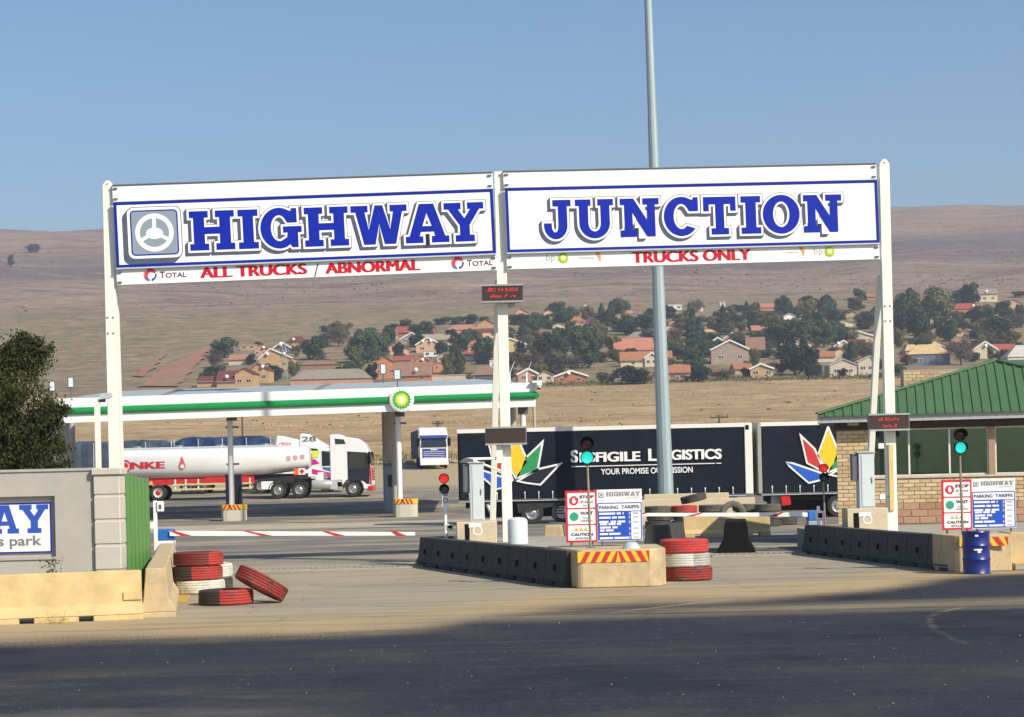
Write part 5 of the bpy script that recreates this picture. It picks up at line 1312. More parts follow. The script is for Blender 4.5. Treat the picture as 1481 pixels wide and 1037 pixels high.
cabinet(680, 701, 670, 755, 52.6, 'grey equipment cabinet left of the middle gantry post', 'cream plinth under the cabinet by the middle post', .58)
cabinet(1243, 1266, 655, 736, 53.6, 'grey equipment cabinet beside the right gantry post', 'cream plinth under the cabinet by the right post', .66)
def reader(px, py, d, label):
    a = P(px, py, d)
    t = thing('card_reader', label, 'card reader', (a.x, d, .56))
    h = a.z - .56
    MB().box(-.06, .26, 0, .16, h - .05, h + .07).build('reader_head', WHITE, t, bevel=.015)
    MB().box(-.16, -.04, .02, .2, 0, h + .05).build('stand', BLACK, t)
    mb = MB()
    for i in range(10):
        t0, t1 = R(i * 36), R(36 + i * 36)
        mb.tube((.16 + .11 * math.cos(t0), -.01, h - .12 + .11 * math.sin(t0)), (.16 + .11 * math.cos(t1), -.01, h - .12 + .11 * math.sin(t1)), .022, n=7)
    mb.build('hose_loop', WHITE, t)
reader(681, 761, 51.9, 'white card reader in front of the cabinet by the middle post')
reader(1245, 745, 52.9, 'white card reader in front of the cabinet by the right post')
t = tag(MB().lathe([(.255, 0), (.255, .50), (.235, .56), (.16, .60), (0, .61)], 28).build('bollard', M('bollard_white', (.62, .66, .68), .5, var=.06, dirt=.2), None, (X(749, 780, 52.4), 52.4, .56), smooth=True), 'round topped white bollard right of the middle gantry post', 'bollard')
t.scale = (1, 1, (P(749, 748, 52.4).z - .56) / .61)
# camera arm on the middle post
c = P(726, 664, DC - .2)
t = thing('bracket_lamp', 'floodlight on a steel bracket pointing left from the middle post', 'lamp', (c.x, DC - .35, c.z))
MB().tube((.05, .2, .02), (-.95, -.1, .02), .035, n=8).tube((-.05, .1, -.30), (-.75, -.08, -.02), .03, n=8).build('bracket', CREAMPOST, t)
MB().prism([(-1.12, -.06), (-.80, -.09), (-.72, .02), (-.95, .06)], -.2, .02, 'y').build('lamp_head', DGREY, t)
MB().box(-.14, .02, .05, .3, -.1, .55).build('mounting_plate', CREAMPOST, t)
# yellow strip and small boxes on the right post
c = P(1286, 690, DR)
t = thing('height_strip', 'yellow vertical strip fixed to the right gantry post', 'strip', (c.x, DR - .17, P(1287, 738, DR).z))
MB().box(-.03, .09, -.02, .03, 0, 95 * DR / F).build('strip_body', M('strip_yellow', (.62, .48, .20), .6), t)
for (yy, zz) in ((.3, 0), (1.65, 0)): MB().box(-.30, -.16, -.06, .06, yy, yy + .14).build('sensor_box', WHITE, t)
for (yy, zz) in ((.3, 0), (1.65, 0)): MB().box(-.16, -.02, -.02, .02, yy + .05, yy + .08).build('sensor_arm', DGREY, t)

# ------------------------------------------------------------------ boom gates
BOOMW = M('boom_white', (.80, .80, .77), .4, var=.03); BOOMR = M('boom_red', (.50, .03, .035), .4)
def boom(x0, x1, d, z0, z1, bands, label, pivot, cab, caplab):
    t = thing('boom_gate', label, 'boom gate', (pivot, d, 0), 0, 'boom gates closing the lanes')
    W = .40
    MB().box(-W / 2, W / 2, -.2, .2, 0, z0 - .18).build('pedestal', cab[0], t, bevel=.02)
    MB().box(-W / 2 - .004, W / 2 + .004, -.204, .204, z0 - .18, z0 + .10).build('pedestal_cap', cab[1], t, bevel=.03)
    L = x1 - x0; s = 1 if L > 0 else -1; h = .06
    pts = [(x0 - pivot, z0 - h), (x1 - pivot, z1 - h * .7), (x1 - pivot, z1 + h * .7), (x0 - pivot, z0 + h)]
    arm = MB().prism(pts, -.27, -.215, 'y').build('boom_arm', BOOMW, t)
    for f0, f1 in bands:
        xa_, xb_ = x0 + L * f0 - pivot, x0 + L * f1 - pivot; za, zb = z0 + (z1 - z0) * f0, z0 + (z1 - z0) * f1
        poly_plate([(xa_, za + h * .98), (xa_ + .12 * s, za + h * .98), (xb_, zb - h * .9), (xb_ - .25 * s, zb - h * .9)], arm, BOOMR, -.276, 'red_band', .004)
    return t
dB = 50.6
boom(X(248, 771, dB), X(601, 771, dB), dB, P(248, 771, dB).z, P(601, 771.5, dB).z, ((.0, .09), (.30, .42), (.62, .72), (.9, .97)), 'long red and white boom arm closing the left lane', X(241, 800, dB), (WHITE, M('cap_blue', (.02, .13, .42), .45)), '')
dB2 = 58.5
boom(X(1166, 744, dB2), X(880, 744, dB2), dB2, P(1166, 744, dB2).z, P(880, 744, dB2).z, ((.12, .20), (.52, .62), (.80, .90)), 'red and white boom arm across the right lane', X(1178, 770, dB2), (M('ped_grey', (.32, .36, .42), .5), M('cap_blue2', (.03, .15, .48), .45)), '')
c = P(1184, 750, 56.9)
t = thing('barrier_post', 'white keypad post beside the right boom pedestal', 'post', (c.x, 56.9, .56))
h = P(1184, 732, 56.9).z - .56
MB().box(-.04, .04, 0, .08, 0, h).build('post', WHITE, t); MB().box(-.08, .16, -.05, .06, h * .45, h * .8).build('keypad_box', WHITE, t, bevel=.02); MB().box(-.02, .10, -.058, -.05, h * .52, h * .72).build('keypad', BLACK, t)
t = thing('camera_post', 'thin white post with two small boxes by the left boom', 'post', (X(226, 800, 49.2), 49.2, 0))
h = P(226, 724, 49.2).z
MB().box(-.04, .04, -.04, .04, 0, h).build('post', WHITE, t); MB().box(.04, .20, -.08, .08, h - .27, h - .02).build('camera_box', WHITE, t, bevel=.02)
MB().box(-.22, -.04, -.06, .06, h - .66, h - .50).build('junction_box', CREAMPOST, t); MB().box(.10, .16, -.088, -.08, h - .2, h - .1).build('lens', DGREY, t)
# flood light post near the left gantry leg
t = thing('flood_light_post', 'cream post with a grey floodlight left of the gantry left leg', 'lamp post', (X(143, 690, 50), 50, 0))
h = P(143, 577, 50).z
MB().box(-.06, .06, -.06, .06, 0, h).build('post', CREAMPOST, t)
MB().prism([(.08, h - .02), (.36, h + .02), (.34, h + .14), (.10, h + .12)], -.12, .1, 'y').build('lamp_head', GREYBOX, t); MB().box(.06, .2, -.03, .03, h - .08, h + .0).build('bracket', DGREY, t)

# ------------------------------------------------------------------ high light mast
dM = 88.6
b0, b1 = P(964, 733, dM), P(935, -60, dM)
t = thing('light_mast', 'very tall tapering galvanised light mast rising out of the picture', 'mast', (b0.x, dM, 0))
top = Vector((b1.x - b0.x, 0, b1.z)); n_ = 12
def ringv(c, r): return [(c[0] + r * math.cos(R(i * 30 + 15)), c[1] + r * math.sin(R(i * 30 + 15)), c[2]) for i in range(12)]
segs = [(0, .345), (.10, .335), (.1001, .325), (.42, .265), (.4201, .255), (.72, .20), (.7201, .19), (1.25, .12)]
for i in range(0, 8, 2):
    (f0, r0), (f1, r1) = segs[i], segs[i + 1]
    A_, B_ = top * f0, top * f1
    MB().add(ringv(A_, r0) + ringv(B_, r1), [(j, (j + 1) % 12, (j + 1) % 12 + 12, j + 12) for j in range(12)] + [tuple(range(12, 24))]).build('mast_section', GALV, t)
MB().box(-.55, .55, -.55, .55, 0, .10).build('base_plate', DGREY, t)
MB().box(top.x * 1.25 - 1.6, top.x * 1.25 + 1.6, -.4, .4, top.z * 1.25 - .2, top.z * 1.25 + .2).build('lamp_ring', DGREY, t)
# ------------------------------------------------------------------ brick gate booth
dK = 62.0; kB = dK / F
bx0 = X(1211, 690, dK); bx1 = bx0 + 10.5
bt = thing('gate_booth', 'tan brick gate booth with green metal hipped roof', 'building', (bx0, dK, 0), R(-9.5))
def bl(px, py): q = P(px, py, dK); return q.x - bx0, q.z
BRM = [M('brick_tan_%d' % i, c, .9, var=.12, scale=8, bump=.15) for i, c in enumerate(((.60, .455, .26), (.54, .40, .215), (.64, .49, .295), (.50, .365, .195)))]
BPM = [M('block_pink_%d' % i, c, .9, var=.10, scale=6, bump=.15) for i, c in enumerate(((.44, .25, .155), (.39, .22, .135), (.47, .285, .185)))]
MORT = M('mortar', (.33, .26, .175), .95, var=.15, scale=6)
ws, wt_ = bl(1300, 689)[1], bl(1300, 620)[1]            # sill and head
xw0, xp0, xp1 = bl(1258, 680)[0], bl(1425, 680)[0], bl(1434.5, 680)[0]
mb = MB()
mb.box(0, 10.5, 0, .22, 0, ws); mb.box(0, xw0, 0, .22, ws, 3.95); mb.box(xp0, xp1, 0, .22, ws, wt_); mb.box(xw0, 10.5, .0, .22, wt_, 3.95); mb.box(0, .22, .22, 4.6, 0, 3.95); mb.box(9.6, 10.5, 0, .22, ws, wt_); mb.box(0.22, 10.5, 4.38, 4.6, 0, 3.95)
wall = mb.build('wall', MORT, bt)
brs = [MB().box(0, .315, -.016, .01, 0, .098).mesh('brick', m_, bevel=.006) for m_ in BRM]
bls = [MB().box(0, .455, -.016, .01, 0, .19).mesh('block', m_, bevel=.008) for m_ in BPM]
rnd = random.Random(3)
def course(x0, x1, z, L, hs, off, nm):
    x = x0 - off
    while x < x1 - .03:
        a, b_ = max(x, x0), min(x + L, x1)
        if b_ - a > .05:
            put(nm, rnd.choice(hs), wall, (a, rnd.uniform(-.004, .002), z), (0, 0, 0), ((b_ - a - .018) / (L - .018), 1, 1))
        x += L
zb = 0.56
for i in range(3): course(xw0 + .0, 6.2, zb + i * .205, .473, bls, (i % 2) * .236, 'block')
z = zb + 3 * .205; i = 0
while z + .1 < ws - .06:
    course(xw0, 6.2, z, .333, brs, (i % 2) * .166 + .05, 'brick'); z += .117; i += 1
z = zb; i = 0
while z + .1 < bl(1230, 621)[1]:
    course(0.0, xw0, z, .333, brs, (i % 2) * .166, 'brick'); z += .117; i += 1
MB().box(xw0, 10.5, -.05, .2, ws - .055, ws + .0).build('window_sill', M('sill_cream', (.62, .50, .36), .7), bt)
MB().box(xp0 + .01, xp1 - .01, -.02, -.001, ws, wt_).build('pier', M('pier_brown', (.36, .25, .16), .8), bt)
# windows
WFR = M('window_white', (.72, .72, .68), .5)
def window(x0, x1, muls):
    w = put('window', MB().box(x0, x1, .07, .10, ws + .001, ws + .05).box(x0, x1, .07, .10, wt_ - .05, wt_ - .001).box(x0, x0 + .04, .07, .10, ws + .05, wt_ - .05).box(x1 - .04, x1, .07, .10, ws + .05, wt_ - .05).mesh('window', WFR), bt)
    xs_ = [x0 + .04] + muls + [x1 - .04]
    for m_ in muls: MB().box(m_ - .025, m_ + .025, .06, .11, ws + .05, wt_ - .05).build('mullion', WFR, w)
    for a, b_ in zip(xs_, xs_[1:]):
        MB().box(a + .01, b_ - .01, .084, .090, ws + .05, wt_ - .05).build('pane', WGL, w)
m, n, l, b = node_mat('booth_glass')
b.inputs['Base Color'].default_value = (.30, .45, .40, 1); b.inputs['Roughness'].default_value = .03; b.inputs['Transmission Weight'].default_value = 1.0; b.inputs['IOR'].default_value = 1.35
tr = n.new('ShaderNodeBsdfTransparent'); tr.inputs[0].default_value = (.48, .74, .64, 1); gl_ = n.new('ShaderNodeBsdfGlossy'); gl_.inputs[1].default_value = .03; gl_.inputs[0].default_value = (.8, .9, .85, 1)
mxs = n.new('ShaderNodeMixShader'); mxs.inputs[0].default_value = .09; l.new(tr.outputs[0], mxs.inputs[1]); l.new(gl_.outputs[0], mxs.inputs[2]); l.new(mxs.outputs[0], n['Material Output'].inputs[0])
WGL = m
window(xw0, xp0, [bl(1313, 650)[0], bl(1370, 650)[0]])
window(xp1, 9.6, [bl(1560, 650)[0]])
# inside of the booth
INT = M('interior_green', (.16, .30, .25), .9, var=.1)
mb = MB(); mb.box(.23, 10.4, .23, 4.3, 0, .02); mb.box(.23, 10.4, 4.25, 4.3, 0, 3.7); mb.box(.23, 10.4, .23, 4.3, 3.70, 3.74)
mb.build('room_lining', INT, bt)
MB().box(bl(1335, 650)[0], bl(1362, 650)[0], 1.0, 1.5, 0, 3.2).build('cupboard', M('cupboard_blue', (.10, .17, .18), .6), bt)
MB().bar((bl(1312, 690)[0], 1.0, 1.5), (bl(1332, 620)[0], 1.0, 3.6), .12, .12).build('inner_brace', M('brace_green', (.24, .36, .28), .6), bt)
MB().box(bl(1275, 690)[0], bl(1345, 690)[0], .8, 1.3, 1.9, 2.3).build('counter', M('counter_tan', (.35, .30, .17), .7), bt)
t_ = MB().lathe([(0, 0), (.3, 0), (.32, .5), (.2, .75), (0, .8)], 16, 'z', 0, (bl(1402, 680)[0], 1.4, 1.9)).build('chair_back', M('chair_olive', (.33, .30, .10), .7), bt, smooth=True)
# dark beam, fascia and roof
ze = bl(1250, 597)[1] - .05
MB().box(-.05, 10.6, -.10, -.005, wt_ - .01, ze - .20).build('head_beam', M('beam_dark', (.055, .038, .028), .8, var=.2), bt)
ex_l = bl(1183, 600)[0]; ze = bl(1250, 597)[1] - .05
MB().box(ex_l, 11.2, -.50, -.45, ze - .24, ze).build('fascia_board', M('fascia_grey', (.40, .40, .40), .6), bt)
MB().box(ex_l, ex_l + .05, -.45, 5.4, ze - .24, ze).build('fascia_board', MATS['fascia_grey'], bt)
MB().box(ex_l + .06, 11.2, -.445, 5.4, ze - .23, ze - .19).build('soffit', M('soffit', (.25, .22, .19), .8), bt)
RGR = M('roof_green', (.070, .145, .062), .45, var=.10, scale=2, dirt=.2, dcol=(.05, .10, .05)); RGD = M('roof_rib', (.030, .10, .038), .5, var=.1)
ap = P(1447, 523, dK + 1.6); ax_, az = ap.x - bx0 - .5, ap.z; ay = 2.4
er = ax_ + (ax_ - ex_l)
roof = put('roof', MB().add([(ex_l, -.51, ze), (er, -.51, ze), (er, 5.4, ze), (ex_l, 5.4, ze), (ax_, ay, az), (ax_, ay + .2, az)], [(0, 1, 4), (1, 2, 5, 4), (2, 3, 5), (3, 0, 4, 5)]).mesh('roof', RGD), bt)
npn = 40; wp = (er - ex_l) / npn
def rz_(y): return ze + (az - ze) * (y + .51) / (ay + .51)
for i in range(npn):
    x0, x1 = ex_l + i * wp, ex_l + (i + 1) * wp
    def ytop(x): f = 1 - abs(x - ax_) / (ax_ - ex_l); return -.51 + (ay + .51) * max(0, f)
    a, b_ = ytop(x0 + .02), ytop(x1 - .035)
    if x0 > 7.2: continue
    g_ = .022
    vs = [(x0 + .02, -.58, rz_(-.58) + g_), (x1 - .04, -.58, rz_(-.58) + g_), (x1 - .04, b_, rz_(b_) + g_), (x0 + .02, a, rz_(a) + g_)]
    vs += [(v[0], v[1], v[2] - .045) for v in vs]
    MB().add(vs, [(0, 1, 2, 3), (4, 7, 6, 5), (0, 4, 5, 1), (1, 5, 6, 2), (2, 6, 7, 3), (3, 7, 4, 0)]).build('roof_sheet', RGR, roof)
    vs = [(x1 - .04, -.60, rz_(-.60) + .0), (x1 + .02, -.60, rz_(-.60) + .0), (x1 + .02, ytop(x1 + .02), rz_(ytop(x1 + .02)) + .0), (x1 - .04, b_, rz_(b_) + .0)]
    vs = vs + [(v[0], v[1], v[2] + .06) for v in vs]
    MB().add(vs, [(0, 3, 2, 1), (4, 5, 6, 7), (0, 1, 5, 4), (1, 2, 6, 5), (2, 3, 7, 6), (3, 0, 4, 7)]).build('roof_rib', RGR, roof)
MB().bar((ex_l - .02, -.55, ze + .05), (ax_, ay, az + .05), .18, .05).build('hip_cap', RGR, roof)
MB().bar((er, -.55, ze + .05), (ax_, ay, az + .05), .18, .05).build('hip_cap', RGR, roof)
o = put('rear_roof', MB().add([(ax_ - .3, ay + 1, az - .05), (ax_ + 6, ay + 1, az - .05), (ax_ + 6, ay + 2.4, az + .15), (ax_ - .2, ay + 2.4, az + .15), (ax_ - .3, ay + 1, az - .8), (ax_ + 6, ay + 1, az - .8), (ax_ + 6, ay + 2.4, az - .8), (ax_ - .2, ay + 2.4, az - .8)], [(0, 1, 2, 3), (4, 5, 1, 0), (5, 6, 2, 1), (6, 7, 3, 2), (7, 4, 0, 3)]).mesh('rear_roof', RGR), roof)
q = bl(1225, 611); MB().box(q[0], q[0] + .33, -.22, -.105, q[1] - .1, q[1] + .09).build('wall_lamp', M('lamp_cream', (.42, .40, .30), .5), bt, bevel=.02)

# ------------------------------------------------------------------ stone boundary building at the field edge
d_ = 527; a = P(1307, 562, d_); k_ = d_ / F
t = thing('stone_wall', 'pale stone walled reservoir at the field edge above the booth roof', 'wall', (a.x, d_, tz(d_)))
W, H = 80 * k_, 26 * k_
MB().box(0, W, .05, 4, -1, H - .05).build('core', MORT, t)
STM = [M('stone_pale_%d' % i, c, .95, var=.15, scale=1) for i, c in enumerate(((.44, .34, .19), (.38, .29, .16), (.50, .39, .23)))]
stm = [MB().box(0, 2.1, -.08, .3, 0, .72).mesh('stone', m_, bevel=.06) for m_ in STM]
for r in range(int(H / .8)):
    x = -(r % 2) * 1.1
    while x < W - .3:
        a_, b_ = max(0, x), min(W, x + 2.2)
        put('stone', rnd.choice(stm), t, (a_, rnd.uniform(-.06, .03), r * .8), (0, 0, 0), ((b_ - a_ - .1) / 2.1, 1, 1)); x += 2.2

# ------------------------------------------------------------------ fuel canopy
o, Lc = frame_obj('fuel_canopy', 'white fuel station canopy with a green bullnose band and round emblem', 'canopy', P(86, 612, 107), P(775, 588, 108.2))
kc = 107.5 / F; Hc = 35.0 * kc
CW = M('canopy_white', (.80, .80, .78), .4, var=.03, scale=.5, dirt=.12, dcol=(.62, .6, .56)); CG = M('canopy_green', (.008, .24, .060), .25, var=.08, scale=1, coat=.3)
MB().box(0, Lc, 0, .25, 0, Hc).build('front_fascia', CW, o)
MB().box(Lc - .25, Lc, .25, 11.0, .75, Hc).build('side_fascia', CW, o); MB().box(0, .25, .25, 11.0, .75, Hc).build('side_fascia', CW, o); MB().box(0, Lc, 11.0, 11.25, .75, Hc).build('rear_fascia', CW, o)
MB().box(.26, Lc - .26, .26, 10.98, .76, .84).build('soffit', M('soffit_white', (.55, .55, .53), .7), o)
def cx_(px): return (px - 86) / (775 - 86) * Lc
gz = .47 * Hc; gr_ = .20
prof = [(-.002 - gr_ * 1.0 * math.sin(R(t_)), gz - gr_ * math.cos(R(t_))) for t_ in range(0, 181, 15)]
for (p0, p1) in ((88, 561), (598, 775)):
    MB().prism(prof, cx_(p0), cx_(p1), 'x').build('green_band', CG, o, smooth=True)
MB().tube((Lc + .0, .0, gz), (Lc + .0, 10.5, gz), gr_, n=14).build('green_band', CG, o, smooth=True)
er_ = cx_(580); ed = MB().lathe([(0, -.30), (.60, -.30), (.64, -.27), (.64, -.01), (0, -.01)], 36, 'y', 0, (er_, 0, gz)).build('emblem_disc', CW, o, smooth=True)
helios(ed, er_, gz, .52, -.306)
CR_ = M('canopy_roof', (.36, .41, .42), .6, var=.08, scale=.4)
MB().add([(.1, .3, Hc), (Lc - .1, .3, Hc), (Lc - .1, 10.9, Hc), (.1, 10.9, Hc), (2.2, 5.2, Hc + .52), (Lc - 3.0, 5.2, Hc + .52)], [(0, 1, 5, 4), (1, 2, 5), (2, 3, 4, 5), (3, 0, 4)]).build('roof', CR_, o)
for px in (228, 450):
    MB().add([(cx_(px), .33, Hc + .02), (cx_(px) + .35, .33, Hc + .02), (cx_(px) + .9, 5.15, Hc + .54), (cx_(px) + .5, 5.15, Hc + .54)], [(0, 1, 2, 3)]).build('roof_gutter', M('gutter_brown', (.25, .21, .17), .8), o)
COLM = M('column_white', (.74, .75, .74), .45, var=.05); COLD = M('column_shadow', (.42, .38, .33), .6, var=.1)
bpy.context.view_layer.update(); inv = o.matrix_world.inverted()
def column(px, py_foot, d, r, mat, nm='column'):
    x = X(px, py_foot, d); g0 = tz(d)
    a, b_ = inv @ Vector((x, d, g0 - .02)), inv @ Vector((x + .0, d, 6.30))
    return MB().tube(a, b_, r, n=14).build(nm, mat, o, smooth=True)
cols = [(80, 700, 109.6), (335.5, 735, 109.6), (578.5, 730, 109.6), (757, 640, 109.8)]
for (px, py, d) in cols: column(px, py, d, .15, COLM)
for (px, d) in ((89, 112), (97, 115), (106, 118), (572, 112), (565, 115), (558.5, 118), (744, 113), (775, 118)): column(px, 700, d, .17 if px != 775 else .08, COLD)
for (px, py, d) in cols:
    c = inv @ Vector((X(px, 620, d), d, 5.50)); MB().box(c.x - .26, c.x + .26, c.y - .2, c.y + .2, c.z - .10, c.z + .9).build('column_head', DGREY, o)
for (px, py, d) in cols[1:3]:
    for z in (5.05, 3.1): c = inv @ Vector((X(px, 620, d), d, z)); MB().box(c.x - .34, c.x + .34, c.y - .06, c.y + .06, c.z - .05, c.z + .05).build('cross_bracket', DGREY, o)
for (px0, px1, py0, py1, d, lb) in ((319.5, 354, 730.5, 757.5, 108.9, 'concrete plinth with chevrons under the left canopy column'), (569.5, 603.5, 722, 748.5, 108.9, 'concrete plinth with chevrons under the column below the emblem')):
    k = d / F; w = (px1 - px0) * k; x = X((px0 + px1) / 2, py1, d); h = P(px0, py0, d).z
    t = thing('column_plinth', lb, 'concrete block', (x - w / 2, d, 0))
    MB().prism([(0, .3), (.12, .05), (.35, 0), (w - .35, 0), (w - .12, .05), (w, .3), (w, 1.0), (0, 1.0)], 0, h - .26, 'z').build('concrete_body', M('plinth_pale', (.52, .49, .40), .9, var=.08), t, bevel=.02)
    MB().prism([(-.02, .3), (.11, .03), (.35, -.02), (w - .35, -.02), (w - .11, .03), (w + .02, .3), (w + .02, 1.0), (-.02, 1.0)], h - .26, h, 'z').build('painted_top', CHEV_Y, t)
    for i in range(5):
        xx = .12 + i * (w - .2) / 5; poly_plate([(xx, h - .25), (xx + .10, h - .25), (xx + .10 + (.13 if i < 2 else -.13), h - .01), (xx + (.13 if i < 2 else -.13), h - .01)], t, CHEV_R, -.035, 'red_band')
PUMP = M('pump_grey', (.20, .25, .32), .5, var=.1)
for (px, d, w, h, lb) in ((339, 114.5, .85, 2.2, 'dark blue fuel pump behind the left canopy column'), (570, 114.5, .95, 2.6, 'grey blue fuel pump behind the column below the emblem')):
    t = thing('fuel_pump', lb, 'fuel pump', (X(px, 735, d), d, tz(d)), 0, 'fuel pumps under the canopy')
    MB().box(-w / 2, w / 2, -.3, .3, 0, h).build('pump_body', PUMP if px > 400 else M('pump_navy', (.05, .06, .12), .5), t, bevel=.03)
    MB().box(-w * .3, w * .3, -.32, -.302, h * .55, h * .8).build('pump_screen', GLASS, t); MB().box(-w / 2 - .02, w / 2 + .02, -.33, .33, h, h + .12).build('pump_head', DGREY, t)
    MB().tube((w * .3, -.34, h * .3), (w * .42, -.36, h * .75), .025, n=6).build('hose', BLACK, t)
def flood(px, py0, py1, d, lb, w=.34):
    a = P(px, py1, d); k = d / F; h = (py1 - py0) * k
    t = thing('flood_light', lb, 'floodlight', (a.x, d, a.z), 0, 'floodlights on the canopy roof')
    MB().tube((0, 0, -.3), (0, 0, h * .35), .04, n=8).build('bracket', DGREY, t)
    MB().box(-w / 2, w / 2, -.06, .08, h * .3, h).build('lamp_head', DGREY, t, bevel=.02); MB().box(-w / 2 + .05, w / 2 - .05, -.07, -.061, h * .36, h * .94).build('lens', M('flood_lens', (.62, .68, .70), .2), t)
flood(76, 551, 573, 108.0, 'leftmost floodlight on the canopy, next to the tree'); flood(103, 545, 568, 108.3, 'second floodlight on the canopy, by the gantry left leg'); flood(575, 534, 556, 108.0, 'floodlight on the canopy above the round emblem', .38); flood(554.5, 526, 548, 112.4, 'pale floodlight panel left of the emblem floodlight', .34)
for (px, d, lb) in ((741, 109.5, 'left slanted white aerial on the canopy end'), (765.5, 110.0, 'right slanted white aerial on the canopy end')):
    a = P(px - 4, 549, d); t = thing('aerial', lb, 'aerial', (a.x, d, a.z), 0, 'slanted aerials on the canopy')
    MB().tube((0, 0, -.35), (.0, 0, .35), .05, n=8).build('mount', WHITE, t); MB().tube((0, 0, .3), (.28, 0, .95), .035, .02, n=8).build('rod', GREYBOX, t)
a = P(779, 556, 107.9); t = thing('dome_camera', 'white dome camera at the right corner of the canopy', 'camera', (a.x, 107.9, a.z))
MB().box(-.35, .2, -.02, .3, .1, .2).build('bracket', WHITE, t); MB().lathe([(0, .1), (.15, .08), (.17, -.05), (.14, -.06), (.12, -.16), (.06, -.22), (0, -.24)], 16).build('dome', WHITE, t, smooth=True); MB().lathe([(.09, -.18), (.11, -.17), (.06, -.24), (0, -.26)], 12).build('lens', BLACK, t)
# ------------------------------------------------------------------ vehicles
RIM = M('rim_alloy', (.42, .42, .41), .35, metal=.7, var=.1); RIMW = M('rim_white', (.62, .60, .55), .5); RIMR = M('hub_red', (.42, .03, .03), .5)
CABW = M('cab_white', (.80, .80, .80), .3, var=.03, coat=.4); NAVY = M('cab_navy', (.010, .013, .035), .3, var=.1, coat=.4); VRED = M('cab_red', (.55, .02, .02), .3, coat=.4)
PINK = M('cab_pink', (.60, .02, .24), .35); CABB = M('cab_blue', (.015, .04, .24), .3, coat=.5); CHASS = M('chassis_dark', (.02, .02, .022), .7)
def wheel_meshes(rimm, hubm):
    r, w, ri = .50, .30, .30; hw = w / 2
    ty = MB().lathe([(ri, -hw * .8), (r * .8, -hw), (r * .96, -hw * .9), (r, -hw * .7), (r, hw * .7), (r * .96, hw * .9), (r * .8, hw), (ri, hw * .8)], 30, 'y', closed=True).mesh('tyre', RUBBER, smooth=True)
    rm = MB().lathe([(.302, -.115), (.285, -.12), (.27, -.07), (.20, -.045), (.17, -.05), (.16, -.03), (.0, -.02)], 26, 'y', caps=False)
    rm = rm.mesh('rim', rimm, smooth=True)
    hb = MB().lathe([(0, -.10), (.08, -.10), (.10, -.075), (.165, -.052), (.165, -.03), (0, -.03)], 20, 'y').mesh('hub', hubm, smooth=True)
    sl = MB()
    for i in range(10): a = i * 36; sl.tube((.235 * math.cos(R(a)), -.064, .235 * math.sin(R(a))), (.235 * math.cos(R(a)), -.055, .235 * math.sin(R(a))), .024, n=7)
    return ty, rm, hb, sl.mesh('vent_holes', BLACK)
WHS = {'alloy': wheel_meshes(RIM, STEEL), 'white': wheel_meshes(RIMW, RIMR), 'dark': wheel_meshes(RIM, DGREY)}
def wheel(parent, x, y, kind, rotz=0):
    ty, rm, hb, sl = WHS[kind]
    w = put('wheel', ty, parent, (x, y, .50), (0, 0, rotz)); put('rim', rm, w); put('hub', hb, w); put('vent_holes', sl, w)
def axle(parent, x, kind, hw=1.08): wheel(parent, x, -hw, kind); wheel(parent, x, hw, kind, math.pi)
